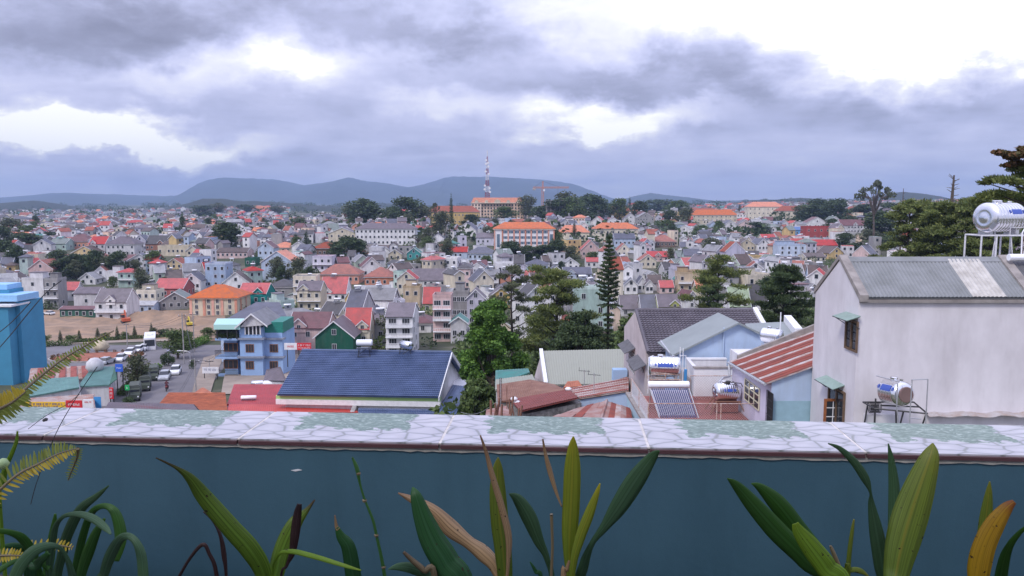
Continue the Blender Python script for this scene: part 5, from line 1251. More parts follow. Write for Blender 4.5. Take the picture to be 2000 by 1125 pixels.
def pole(px, pyt, pyb, label, r_=.14):
    g = on(px, pyb); H = W(px, pyt, g.y).z-g.z; o = thing('utility_pole', label, 'pole', tuple(g)); MB().tube([(0,0,0),(0,0,H)], [r_, r_*.7], 8).build('pole', M_conc, o); MB().box(-.8,.8,-.05,.05,H-.6,H-.48).build('crossarm', M_iron, o)
    for x in (-.7,0,.7): MB().lathe([(0,.05),(.1,.07),(.2,.04)], (x,0,H-.48), (0,0,1), 6).build('insulator', M_white, o)
pole(383,700,768,'concrete pole at the street edge before the blue apartment house'); pole(360,612,712,'slim tall pole standing over the square, left one'); pole(380,610,690,'slim tall pole standing over the square, right one'); pole(249,630,680,'slim pole in front of the orange-red excavator')
pole(410,700,735,'short pole on the pavement by the blue apartment house',.08)

def cables():
    pts = [[(249,632),(360,614),(380,614)],[(360,614),(383,703)],[(383,703),(440,668)],[(383,703),(300,812)]]
    Yd = {249:on(249,680).y, 360:on(360,712).y, 380:on(380,690).y, 383:on(383,768).y, 440:137, 300:92}
    for k, ps in enumerate(pts):
        for h in (0, .5):
            m = MB()
            for a, b in zip(ps[:-1], ps[1:]):
                A, B = W(a[0],a[1],Yd[a[0]]), W(b[0],b[1],Yd[b[0]]); m.tube([A.lerp(B,t/12)-Vector((0,0,h+1.3*math.sin(math.pi*t/12))) for t in range(13)], .025, 4)
            o = m.build('power_cable', M_iron); tag(o, ['cable from the excavator pole to the twin slim poles','cable from the slim poles down to the street pole','cable from the street pole to the blue apartment house','cable from the street pole towards the near roofs'][k]+(', upper strand' if h == 0 else ', lower strand'), 'cable', 'power cables over the street')
cables()
# ------------------------------------------------------------------ near left buildings
def box_px(px0, px1, pyt, pyb, Y, d, mat, root, name, proud=0., pyoff=0):
    """box whose front face spans the given photo rectangle at depth Y"""
    a = W(px0, pyt, Y); b = W(px1, pyb, Y); L = root.location
    return MB().box(a.x-L.x, b.x-L.x, Y-proud-L.y, Y+d-L.y, b.z-L.z, a.z-L.z).build(name, mat, root)
def turquoise():
    Y = 128; M = mat_plain('turquoise paint', (.055,.26,.42), .65, noise=.12, nscale=.4); M2 = mat_plain('pale sky blue metal', (.30,.55,.82), .5, noise=.1); xw = W(75,700,Y).x; zg = terr(xw, Y)
    o = thing('apartment_block', 'turquoise blue windowless apartment block at the left edge of the photo', 'building', (W(20,700,Y).x, Y, zg)); zlow = -40
    def bx(px0, px1, pyt, Y0, d, m, n): a = W(px0, pyt, Y0); b = W(px1, pyt, Y0); return MB().box(a.x-o.location.x, b.x-o.location.x, Y0-Y, Y0-Y+d, zlow-zg, a.z-zg).build(n, m, o)
    bx(30,38,590,Y+2,6.5,M,'wall'); bx(-60,15,600,Y,2.2,M,'wall'); bx(15,31,606,Y+4,4,mat_plain('recess plaster', (.45,.32,.28), .8, noise=.3),'wall')
    a = W(0,590,Y)
    def cap(px0, px1, p0, p1, Y0, d, m, n='roof_fascia'): q = W(px0, p0, Y0); s = W(px1, p1, Y0); MB().box(q.x-o.location.x, s.x-o.location.x, Y0-Y, Y0-Y+d, s.z-zg, q.z-zg).build(n, m, o)
    cap(-60,34,577,589,Y+1,6,M2); cap(-60,18,566,576.7,Y+4,4,M); cap(-60,14,556,565.7,Y+4,4,M2); cap(-60,22,596,599.7,Y-.4,5,M_white)
    zr = W(30,780,Y+6)
    for i, py in enumerate([626,668,705,745]):
        q = W(24, py, Y+3.8); L = o.location; b = MB(); b.box(q.x-L.x-.35, q.x-L.x+.35, 3.6, 3.95, q.z-zg-.25, q.z-zg+.25); b.build('air_conditioner', M_white, o)
    for py in (640,685,725): q = W(24, py, Y+3.8); L = o.location; inst('window', WIN['plain'], o, (q.x-L.x, 3.93, q.z-zg), (0,0,0), (.5,1,.9))
    LM.append((40,670,'the turquoise block')); USED.add(o['label']); HOUSES.append((-80,135,10))
turquoise()
def solid(pts, zb, mat, root, name, drop=.18):
    """a body whose top follows four roof points and which stands down to zb"""
    L = root.location; P = [Vector(p)-L for p in pts]; m = MB(); m.hexa([(p.x,p.y,zb-L.z) for p in P]+[(p.x,p.y,p.z-drop) for p in P]); return m.build(name, mat, root)
def sheet(pts, mat, root, name, t=.1, label=None):
    L = root.location; P = [Vector(p)-L for p in pts]; return MB().slab(*P, t).build(name, mat, root, label=label)
def wavy(pts, mat, root, name, cols, rows, amp, step=.0, t=.0, sub=6):
    """roof covering: pts = eave left, eave right, ridge right, ridge left; waves across, stepped courses down the slope"""
    L = root.location; a, b, c, d = [Vector(p)-L for p in pts]; n = (b-a).cross(d-a).normalized(); n = n if n.z > 0 else -n
    m = MB(); nu = cols*sub; vs = []
    for j in range(rows):
        for e in (0, 1):
            v = (j+e)/rows; h = step*(1-e)
            vs.append((v, h))
    for (v, h) in vs:
        for i in range(nu+1):
            u = i/nu; p = (a*(1-u)+b*u)*(1-v)+(d*(1-u)+c*u)*v; ph = (i % sub)/sub; m.v.append(tuple(p+n*(amp*(abs(math.sin(math.pi*ph))**.7 if sub > 3 else math.cos(2*math.pi*ph))+h+.02)))
    w_ = nu+1
    for j in range(len(vs)-1):
        for i in range(nu): m.f.append((j*w_+i, j*w_+i+1, (j+1)*w_+i+1, (j+1)*w_+i)); m.m.append(0)
    o = m.build(name, mat, root); o['kind'] = 'stuff'; return o
# blue tiled roof house
M_bt = mat_plain('glazed blue roof tile', (.085,.125,.24), .42, spec=.4, c2=(.05,.08,.16), nscale=.5)
M_ot = mat_plain('terracotta roof tile', (.52,.17,.08), .75, c2=(.28,.09,.05), nscale=1.1, detail=8)
M_dt = mat_plain('dark grey roof tile', (.13,.115,.135), .6, c2=(.085,.075,.09), nscale=.9)
M_rs = mat_plain('red roof sheet', (.38,.035,.04), .55, noise=.25, nscale=.5)
M_rs2 = mat_plain('scarlet roof sheet', (.52,.05,.035), .5, noise=.2, nscale=.5)
M_lg = mat_plain('pale green trim paint', (.40,.62,.22), .5)
M_ww = mat_plain('white wall plaster', (.72,.71,.74), .75, noise=.14, nscale=.8)
def blue_house():
    A, B = W(541,771,89), W(856,776,86); C, D = W(882,689,95), W(590,685,98); z = terr(-17, 95)
    o = thing('house', 'white house with large glazed blue tile roof in the near town', 'house', ((A.x+B.x)/2, 92, z)); USED.add(o['label']); LM.append((700,735,'the large blue tile roof'))
    E = W(910,731,104); G = D+(E-C)
    sheet([A,B,C,D], M_bt, o, 'roof', .14); sheet([C,E,G,D], M_bt, o, 'roof', .14)
    wavy([A,B,C,D], M_bt, o, 'roof_tiles', 88, 24, .06, .07, sub=5)
    L = o.location
    r = MB(); r.tube([C-L+Vector((0,0,.1)), D-L+Vector((0,0,.1))], .16, 8); r.build('ridge_cap', M_bt, o)
    ax = (B-A).normalized(); inn = (C-B); inn.z = 0; inn.normalize()
    a = A+ax*.6+inn*1.0; b = B-ax*.7+inn*.9; c = Vector((C.x, C.y, C.z))-ax*.7; d = D+ax*.6; e = E-ax*.7-inn*.8; g = G+ax*.6-inn*.8
    m = MB()
    def at(p, zz): return (p.x-L.x, p.y-L.y, zz-L.z)
    m.prism([at(b,-34), at(b,b.z+.05), at(c,c.z-.25), at(e,e.z+.0), at(e,-34)], tuple(a-b)); m.build('wall', M_ww, o)
    # cornice under the eave
    f0 = A+Vector((.0,.5,0)); f1 = B+Vector((0,.5,0)); lo = W(541,788,88).z-W(541,771,89).z
    for (k0, k1, mt, pr, nm) in ((-.25,-.62,M_lg,0,'trim'),(-.63,-1.25,M_white,.12,'cornice')):
        q = MB(); q.hexa([(f0.x-L.x-.3,f0.y-pr-L.y,f0.z+k1-L.z),(f1.x-L.x+.2,f1.y-pr-L.y,f1.z+k1-L.z),(f1.x-L.x+.2,f1.y+1.2-L.y,f1.z+k1-L.z),(f0.x-L.x-.3,f0.y+1.2-L.y,f0.z+k1-L.z),(f0.x-L.x-.3,f0.y-pr-L.y,f0.z+k0-L.z),(f1.x-L.x+.2,f1.y-pr-L.y,f1.z+k0-L.z),(f1.x-L.x+.2,f1.y+1.2-L.y,f1.z+k0-L.z),(f0.x-L.x-.3,f0.y+1.2-L.y,f0.z+k0-L.z)]); q.build(nm, mt, o)
    # gable overhang boards on the right
    bb = MB(); u = Vector((.12,0,0)); bb.prism([B-L, C-L+Vector((0,0,.1)), C-L-Vector((0,0,.35)), B-L-Vector((0,0,.45))], u); bb.prism([C-L+Vector((0,0,.1)), E-L, E-L-Vector((0,0,.45)), C-L-Vector((0,0,.35))], u); bb.build('bargeboard', M_white, o)
    cr = W(905,736,101)-L; MB().box(cr.x-1.2, cr.x+.6, -7+10, 10.5, cr.z-.7, cr.z-.25).build('cornice', M_white, o)
    for (px, py, w_, h_) in ((873,752,.9,2.4),(886,749,1.0,1.6)): 
        q = W(px, py, 93); y_ = 92+((q.x-b.x)*0) ; inst('window', WIN['plain'], o, (b.x-L.x+.1+ (c.x-b.x)*((py-778)/(690-778))*.9, W(px,py,93).y-L.y-1, q.z-L.z), (0,0,math.pi/2+.1), (w_,1,h_/1.3))
    # lower lean-to roof on the right and the one below the front
    p = [W(848,812,84), W(905,812,84), W(925,757,93), W(884,752,93)]; sheet(p, M_bt, o, 'lower_roof', .12)
    wavy([p[0],p[1],p[2],p[3]], M_bt, o, 'lower_roof_sheet', 9, 1, .05, sub=4)
    solid([W(852,812,84.5), W(903,812,84.5), W(918,762,93), W(884,758,93)], -34, M_ww, o, 'wall', .3)
    p = [W(700,815,80), W(850,815,80), W(850,800,85), W(700,798,85)]; sheet(p, M_bt, o, 'lower_roof', .12); wavy(p, M_bt, o, 'lower_roof_tiles', 44, 3, .06, .07, sub=4)
    # water heater and tank on the ridge
    for k, (px, py, kind) in enumerate(((713,684,'h'),(793,687,'t'))):
        q = W(px, py+8, 96); r = thing('solar_water_heater' if kind == 'h' else 'water_tank', 'white solar water heater on iron frame at the ridge of the blue tile roof' if kind == 'h' else 'steel water tank on an iron frame at the ridge of the blue tile roof', 'water tank', (q.x, q.y-.2, q.z-.3)); f = MB()
        for x in (-.8,.8):
            for y in (-.5,.5): f.tube([(x,y,-.4),(x*.8,y*.8,1.5)], .05, 5)
            f.tube([(x,-.5,.2),(x,.5,.2)], .04, 4)
        f.tube([(-.8,-.5,.1),(.8,-.5,.1),(.8,.5,.1),(-.8,.5,.1)], .04, 4); f.tube([(-.8,-.5,.3),(.7,-.4,1.4)], .03, 4); f.build('stand', M_iron, r)
        t = MB()
        if kind == 'h': t.lathe([(-1,0),(-1,.3),(-.92,.4),(.92,.4),(1,.3),(1,0)], (0,0,1.85), (1,0,0), 16); t.build('tank', M_tankw, r, smooth=False); MB().box(-.9,.9,-.9,-.2,1.15,1.3).build('collector', M_panel, r)
        else: t.lathe([(-.9,0),(-.9,.35),(-.8,.5),(.8,.5),(.9,.35),(.9,0)], (.1,0,1.75), (.75,-.65,0), 18); t.build('tank', M_steel, r, smooth=True)
blue_house()
def red_house():
    p = [W(440,806,86), W(700,806,86), W(690,792,92), W(447,790,92)]; o = thing('house', 'house with two-level red sheet roof in front of the blue tile roof', 'house', (-25, 90, terr(-25,90))); USED.add(o['label']); LM.append((560,785,'the two-level red roof'))
    sheet(p, M_rs2, o, 'lower_roof', .1); wavy(p, M_rs2, o, 'lower_roof_sheet', 60, 1, .03, sub=4); solid([q+Vector((0,.3,0)) for q in p], -34, M_ww, o, 'wall')
    p = [W(443,790,92.5), W(640,792,92.5), W(600,751,105), W(457,751,105)]; sheet(p, M_rs, o, 'roof', .1); wavy(p, M_rs, o, 'roof_sheet', 50, 1, .035, sub=4); solid(p, -36, M_ww, o, 'wall')
    q = W(694,800,88); L = o.location; MB().prism([(q.x-L.x-.3,-4,q.z-L.z-2),(q.x-L.x-.3,-4,q.z-L.z+.1),(q.x-L.x-.3,0,q.z-L.z+.9),(q.x-L.x-.3,3,q.z-L.z-2)], (.5,0,0)).build('gable_parapet', M_conc, o)
    q = W(486,783,95); r = thing('solar_water_heater', 'white solar water heater lying on the red sheet roof', 'solar heater', (q.x,q.y,q.z-.7), .1); 
    for n_, me in zip(('tank','collector','stand'), HT): inst(n_, me, r)
    for k, (px, py) in enumerate(((503,748),(527,748))):
        q = W(px, py, 112); r = thing('water_tank', ['steel tank on the low roof left of its twin behind the red roof','white tank on the low roof right of its steel twin behind the red roof'][k], 'water tank', (q.x,q.y,q.z-.8)); t = MB(); t.lathe([(-.9,0),(-.9,.3),(-.8,.42),(.8,.42),(.9,.3),(.9,0)], (0,0,.75), (1,.1,0), 16); t.build('tank', [M_steel,M_tankw][k], r, smooth=k==0); f = MB()
        for x in (-.7,.7): f.box(x-.05,x+.05,-.4,.4,0,.4)
        f.build('stand', M_iron, r)
    # shed under the two tanks, with a mauve roof
    p = [W(515,742,113), W(560,744,108), W(548,716,114), W(520,722,119)]; o = thing('shed', 'small shed with mauve sheet roof between the blue apartment house and blue tiles', 'shed', (-36,112,terr(-36,112))); sheet(p, RM['mauve'], o, 'roof', .12); solid([W(516,743,113.3), W(556,744,109), W(547,718,114), W(521,724,118.5)], -34, WM['pale grey'], o, 'wall')
    p = [W(492,760,109), W(545,760,109), W(545,749,114), W(492,749,114)]; sheet(p, M_conc, o, 'terrace_roof', .15); solid(p, -34, WM['pale grey'], o, 'wall')
red_house()
def orange_house():
    o = thing('house', 'house with weathered terracotta tile hipped roof just above the parapet', 'house', (-38, 92, terr(-38,92))); USED.add(o['label']); LM.append((380,785,'the terracotta hipped roof'))
    p = [W(296,806,86), W(445,806,86), W(440,767,97), W(330,767,97)]; sheet(p, M_ot, o, 'roof', .1); wavy(p, M_ot, o, 'roof_tiles', 60, 26, .04, .05, sub=4); solid([p[0]+Vector((1,.4,0)), p[1], p[2], p[3]+Vector((.5,0,0))], -34, M_ww, o, 'wall')
    q = [W(378,768,96), W(416,768,96), W(398,757,99), W(394,757,99)]; sheet(q, M_ot, o, 'roof', .1)
    p = [W(240,800,92), W(330,806,90), W(330,793,96), W(262,793,96)]; sheet(p, M_ot, o, 'lower_roof', .1)
    o = thing('shed', 'long low shed with dark mauve corrugated roof just above the parapet', 'shed', (-45, 74, terr(-45,74))); p = [W(200,806,73), W(390,806,73), W(378,790,77), W(212,786,77)]; sheet(p, RM['maroon'], o, 'roof', .08); wavy(p, RM['mauve'], o, 'roof_sheet', 56, 1, .035, sub=4); solid([p[0], p[1], p[2], p[3]], -32, M_conc, o, 'wall'); 
    q = MB(); L = o.location; q.prism([W(378,790,77)-L, W(396,810,73)-L, W(378,810,73)-L], (0,.15,0)); q.build('gable', M_dark, o)
orange_house()
def market():
    Mg = mat_plain('faded green metal roof', (.14,.29,.26), .5, c2=(.10,.21,.19), nscale=.7); Mr = mat_plain('rusty tin', (.33,.14,.09), .8, c2=(.42,.38,.36), nscale=.9, detail=8)
    o = thing('market_hall', 'market sheds with faded green and rusty metal roofs beside the turquoise block', 'market', (-72, 110, terr(-72,110))); USED.add(o['label']); LM.append((150,745,'the green market roofs'))
    for (p, mt) in (([W(152,755,112), W(214,752,112), W(224,716,122), W(180,717,122)], Mg), ([W(40,778,106), W(155,757,110), W(153,736,116), W(60,742,116)], Mg), ([W(55,748,119), W(180,738,119), W(178,714,126), W(60,720,126)], Mr), ([W(30,800,92), W(185,798,92), W(185,770,99), W(60,778,99)], Mr)):
        sheet(p, mt, o, 'roof', .12); wavy(p, mt, o, 'roof_sheet', 40, 1, .05, sub=4); solid([q+Vector((0,.3 if i < 2 else -.3,0)) for i, q in enumerate(p)], -36, WM['pale grey'] if mt is Mg else WM['grey'], o, 'wall')
    p = [W(212,752,112), W(228,740,113), W(226,718,122), W(222,717,122)]; sheet(p, WM['dark green'], o, 'roof', .1)
    for i in range(5):      # red sheet strips between grey ones
        u0 = .12+i*.18; a = [W(55+125*u0,746-10*u0+1,118.6), W(55+125*(u0+.1),746-10*(u0+.1)+1,118.6), W(60+118*(u0+.1),720-6*(u0+.1)+1,125.4), W(60+118*u0,720-6*u0+1,125.4)]; a = [q+Vector((0,0,.14)) for q in a]; sheet(a, M_red, o, 'red_sheet', .03)
    q = W(185,712,120); bo = MB(); bo.lathe([(0,0),(.1,.9),(.8,1.35),(1.6,1.2),(2.2,.6),(2.35,0)], (q.x,q.y,q.z-1.2), (0,0,1), 14); tag(bo.build('roof_dome', WM['pale grey'], smooth=True), 'pale dome standing at the back edge of the green market roof', 'dome')
    # signs
    def text(body, size, loc, root, mat, ext=.01, name='lettering'):
        c = bpy.data.curves.new(name, 'FONT'); c.body = body; c.size = size; c.extrude = ext; c.align_x = 'CENTER'; c.align_y = 'CENTER'; ob = bpy.data.objects.new(name, c); col(ob); ob.parent = root; ob.location = loc; ob.rotation_euler = (math.pi/2,0,0); me = bpy.data.meshes.new_from_object(ob); bpy.data.objects.remove(ob); me.materials.append(mat) if not len(me.materials) else me.materials.__setitem__(0, mat)
        q = inst(name, me, root, loc, (math.pi/2,0,0)); return q
    def marks(w_, h, loc, root, mat, seed, name='lettering'):      # writing too small to read: a row of letter-sized strokes
        r = random.Random(seed); m = MB(); x = -w_/2
        while x < w_/2:
            cw = h*r.uniform(.4,.7); k = r.random(); m.box(x, x+h*.13, -.02, 0, -h/2, h/2)
            if k < .7: m.box(x+h*.13, x+cw, -.02, 0, h/2-h*.14, h/2)
            if k > .3: m.box(x+h*.13, x+cw, -.02, 0, -h/2, -h/2+h*.14)
            if .2 < k < .8: m.box(x+h*.13, x+cw*.9, -.02, 0, -h*.07, h*.07)
            x += cw+h*(.2 if r.random() < .8 else .7)
        m.build(name, mat, root, loc=loc)['kind'] = 'stuff'
    globals()['text'] = text
    My = mat_plain('yellow sign', (.80,.48,.03), .5); Ms = mat_plain('red sign', (.62,.03,.04), .5); Mb = mat_plain('blue lettering', (.03,.06,.30), .5)
    def board(px0, px1, p0, p1, Y, m, label, words, tm, dy=0, name='sign_board'):
        a = W(px0,p0,Y); b = W(px1,p1,Y); g = thing(name, label, 'sign', ((a.x+b.x)/2, Y, b.z)); w2 = (b.x-a.x)/2; h = a.z-b.z; MB().box(-w2,w2,-.05,.05,0,h).build('panel', m, g)
        for x in (-w2*.8, w2*.8): MB().box(x-.06,x+.06,.06,.16,-3,h*.9).build('post', M_iron, g)
        for i, (t_, sz, zz) in enumerate(words): marks(t_*2*w2, sz, (0,-.055,h*zz), g, tm, int(px0)+i) if isinstance(t_, float) else text(t_, sz, (0,-.06,h*zz), g, tm)
        USED.add(label)
    board(50,128,785,797,88,My,'long yellow banner sign with blue writing above the parapet',[(.82,.24,.66),(.6,.18,.25)],Mb)
    board(128.5,161,782,798,87.5,Ms,'red banner sign beside the yellow one above the parapet',[(.7,.26,.5)],M_white)
    board(161.5,183,780,797,87.5,M_white,'white banner sign beside the red one above the parapet',[(.6,.18,.7)],Ms)
    board(213,222,757,779,98,Ms,'stack of small red shop signs beside the market hall',[(.6,.25,.8),(.6,.25,.5),(.6,.25,.2)],M_white)
    board(225,240,711,726,118,mat_plain('blue sign', (.03,.12,.60), .5),'blue and white hoarding at the end of the market roofs',[(.6,.25,.5)],M_white)
    board(244,253,752,762,112,mat_plain('green sign', (.02,.40,.12), .5),'small green sign among the divider shrubs',[(.3,.3,.5)],M_white)
    board(555,608,670,683,128,M_white,'white and red banner on the front of the broad maroon-roofed house',[],Ms)
    board(580,608,669.7,683.3,127.8,Ms,'red half of the banner right of the white half, below the maroon roof',[(.85,.27,.66),(.85,.2,.28)],M_white)
    board(395,427,717,729,134,M_white,'white hanging sign over the street left of the blue apartment house',[(.75,.34,.6)],mat_plain('navy lettering', (.03,.04,.16), .5))
    text('INSEE', .45, (-1.2,-.07,.55), [x for x in sc.collection.objects if x.get('label','').startswith('white and red banner')][0], Ms)
    # blue and green feather banner
    q = W(190,790,96); f = thing('banner', 'leaning blue and green banner on a pole before the market hall', 'banner', (q.x,q.y,q.z-3)); MB().box(-.4,.5,-.03,.03,1.5,4).build('cloth', mat_plain('banner blue', (.05,.28,.62), .6), f); MB().box(-.3,.6,-.035,.025,3-2.6,1.49).build('cloth', mat_plain('banner green', (.2,.55,.35), .6), f); MB().tube([(-.45,0,-4),(-.42,0,4.3)], .05, 5).build('pole', M_galv, f)
market()
def blue_apartments():
    Y = 138; zg = terr(-46, Y); o = thing('apartment_house', 'sky blue four-storey apartment house with wooden windows and balconies at the street', 'apartment house', (-46, Y, zg)); L = o.location; USED.add(o['label']); LM.append((490,690,'the blue apartment house'))
    M = mat_plain('sky blue plaster', (.30,.45,.70), .7, noise=.12, nscale=.5); Ms = mat_plain('grey blue ledge', (.24,.27,.34), .7, noise=.2)
    def bx(px0, px1, p0, p1, Y0, d, m, n, pr=0): a = W(px0,p0,Y0); b = W(px1,p1,Y0); return MB().box(a.x-L.x, b.x-L.x, Y0-L.y-pr, Y0-L.y+d, b.z-L.z, a.z-L.z).build(n, m, o)
    bx(467,516,640,775,Y,10,M,'wall'); bx(516.2,555,650,775,Y+1.5,8,M,'wall'); bx(436,466.8,636,775,Y+1.2,8,M,'wall')
    bx(516.2,553,629,650,Y+1.6,7,mat_plain('green sheet cladding', (.02,.22,.17), .5, noise=.2),'top_room'); 
    for py in (661,697,735):
        bx(465,517,py-1.5,py+2,Y,.6,Ms,'ledge',.5); bx(517.2,556,py-1.5,py+2,Y+1.5,.6,Ms,'ledge',.4)
        bx(420,464.8,py,py+4,Y-.2,2.6,M,'balcony_floor')
        m = MB(); a = W(420,py-12,Y-.1); b = W(464,py,Y-.1)
        for k in range(22): x = a.x+(b.x-a.x)*k/21; m.box(x-L.x-.03, x-L.x+.03, -.13, -.07, b.z-L.z, a.z-L.z)
        m.box(a.x-L.x, b.x-L.x, -.16, -.05, a.z-L.z, a.z-L.z+.08); m.build('railing', M_iron, o)
    ww = WIN['wood']
    for py in (680,713):
        for px in (488,535): 
            q = W(px,py,Y if px < 516 else Y+1.5); inst('window', ww, o, (q.x-L.x, q.y-L.y-.05, q.z-L.z), (0,0,0), (1.15,1,1.15)); 
        q = W(451,py-2,Y+1.2); inst('window', ww, o, (q.x-L.x, q.y-L.y-.05, q.z-L.z), (0,0,0), (2.0,1,1.25))
    for px in (455,): q = W(px,745,Y+1.2); inst('window', ww, o, (q.x-L.x, q.y-L.y-.05, q.z-L.z), (0,0,0), (1.3,1,1.1))
    # top floor loggia and gabled roof
    m = MB(); a = W(480,650,Y-.02); b = W(508,640,Y)
    MB().box(a.x-L.x, b.x-L.x, -.06, .5, a.z-L.z-.3, b.z-L.z+.6).build('loggia_window', M_glass, o)
    for px in (479,486,494,501,508.5): q = W(px,645,Y-.1); MB().box(q.x-L.x-.09, q.x-L.x+.09, -.25, -.07, q.z-L.z-.8, q.z-L.z+1.0).build('mullion', M_white, o)
    sl = RM['light grey']
    A = W(458,640,Y-1.2); T = W(490,612,Y-1.2); B = W(522,636,Y-1.2); dv = Vector((0,9,0)); sheet([A,T,T+dv,A+dv], sl, o, 'roof', .15); sheet([T,B,B+dv,T+dv], sl, o, 'roof', .15); m = MB(); m.prism([A-L+Vector((.8,.5,0)),T-L+Vector((0,.5,-.1)),B-L+Vector((-.8,.5,0))], (0,.3,0)); m.build('gable', WM['pale grey'], o)
    t = MB(); 
    for (p, q) in ((A,T),(T,B)): t.prism([p-L, q-L, q-L-Vector((0,0,.3)), p-L-Vector((0,0,.3))], (0,-.06,0))
    t.build('bargeboard', M_white, o)
    # mint canopy on the left terrace
    p = [W(417,634,Y-1), W(468,634,Y-1), W(478,622,Y+6), W(424,622,Y+6)]; sheet(p, mat_plain('mint canopy sheet', (.42,.68,.62), .5), o, 'canopy', .9)
    for px in (424,444,462): q = W(px,650,Y-.6); MB().box(q.x-L.x-.08, q.x-L.x+.08, -.68, -.52, W(0,661,Y).z-L.z, W(0,640,Y).z-L.z).build('post', M_iron, o)
    bx(426,464,642,660,Y+1.0,.2,M_dark,'painted_opening_dark',.0)  # near-black panel paints unlit depth under the canopy; wall stays uncut
    bl = []; r = random.Random(1)
    for k in range(14): q = W(424+k*2.9,657,Y-.3); bl.append((q.x-L.x, .0, q.z-L.z+r.uniform(0,.5), .4,.4,.5))
    inst('balcony_plants', leaf_mesh('balcony_plants', bl, 2200, .16, ML_dark, 6), o)['kind'] = 'stuff'
    # long grey roof behind
    o2 = thing('house', 'long grey ribbed roof hall directly behind the blue apartment house', 'house', (-45,165,terr(-45,165))); p = [W(425,632,158), W(560,618,158), W(546,590,168), W(500,590,168)]; sheet(p, RM['slate'], o2, 'roof', .15); p2 = [W(430,634,158.5), W(556,622,158.5), W(544,594,167.5), W(500,594,167.5)]; solid(p2, -40, WM['light blue'], o2, 'wall', .3)
blue_apartments()
# ------------------------------------------------------------------ near right: houses, tanks, terrace
M_plast = mat_plain('weathered lavender-white plaster', (.76,.73,.76), .85, c2=(.56,.53,.55), nscale=.55, bump=.15, bscale=6, detail=10, stretch=(1,1,.55))
M_plast2 = mat_plain('pinkish plaster', (.60,.53,.53), .85, c2=(.46,.40,.40), nscale=.7, detail=8)
M_blue = mat_plain('pale blue plaster', (.46,.58,.76), .8, noise=.16, nscale=.5, bump=.1, detail=8)
M_greyroof = mat_plain('grey corrugated cement sheet', (.24,.25,.26), .75, c2=(.17,.18,.18), nscale=1.2, detail=8)
M_transl = mat_plain('dirty white roof sheet', (.55,.53,.49), .7, c2=(.33,.31,.28), nscale=2.2, detail=9)
M_cop = mat_plain('lichened concrete coping', (.34,.31,.29), .9, c2=(.20,.18,.17), nscale=2.5, bump=.3, detail=9)
M_rust = mat_plain('red painted rusty sheet', (.29,.055,.03), .75, c2=(.15,.035,.025), nscale=1.5, detail=9, stretch=(.35,1.6,1))
M_palr = mat_plain('bare zinc with rust', (.48,.44,.43), .6, c2=(.30,.13,.08), nscale=1.3, detail=9)
M_rustm = mat_plain('mottled rusty zinc', (.36,.28,.26), .75, c2=(.24,.075,.045), nscale=.9, detail=9)
M_rustb = mat_plain('brown rusty zinc', (.27,.145,.10), .8, c2=(.17,.075,.05), nscale=1.0, detail=9)
M_maro = mat_plain('red-brown roof paint', (.20,.045,.035), .7, noise=.2, nscale=1.2)
M_khaki = mat_plain('khaki green roof sheet', (.30,.31,.25), .6, noise=.1, nscale=.5)
M_gglass = mat_plain('green wired canopy glass', (.25,.36,.31), .3, noise=.2, nscale=4)
M_label = mat_plain('blue tank print', (.05,.10,.42), .4)
M_mould = mat_plain('mouldy render', (.33,.31,.29), .95, c2=(.08,.075,.07), nscale=4, detail=9, bump=.3)
M_tubes = mat_plain('vacuum tube glass', (.03,.035,.13), .12, spec=.8)
M_rpost = mat_plain('rusty white post', (.55,.50,.48), .7, c2=(.35,.16,.09), nscale=6, detail=7)
M_brick = mat_plain('red terrace tiles', (.25,.085,.07), .75, noise=.25, nscale=2)
streaks(M_plast, .30, (1.3,1.3,.22), (.36,.33,.33)); streaks(M_plast2, .5, (2.4,2.4,.25), (.25,.22,.21)); streaks(M_blue, .4, (2,2,.3), (.30,.34,.38)); streaks(M_ww, .45, (1.5,1.5,.25), (.28,.26,.26)); streaks(M_khaki, .4, (.5,.5,.5), (.18,.18,.14))
def prism_local(o, pts, d, mat, name): 
    m = MB(); L = o.location; m.prism([Vector(p)-L for p in pts], d); return m.build(name, mat, o)
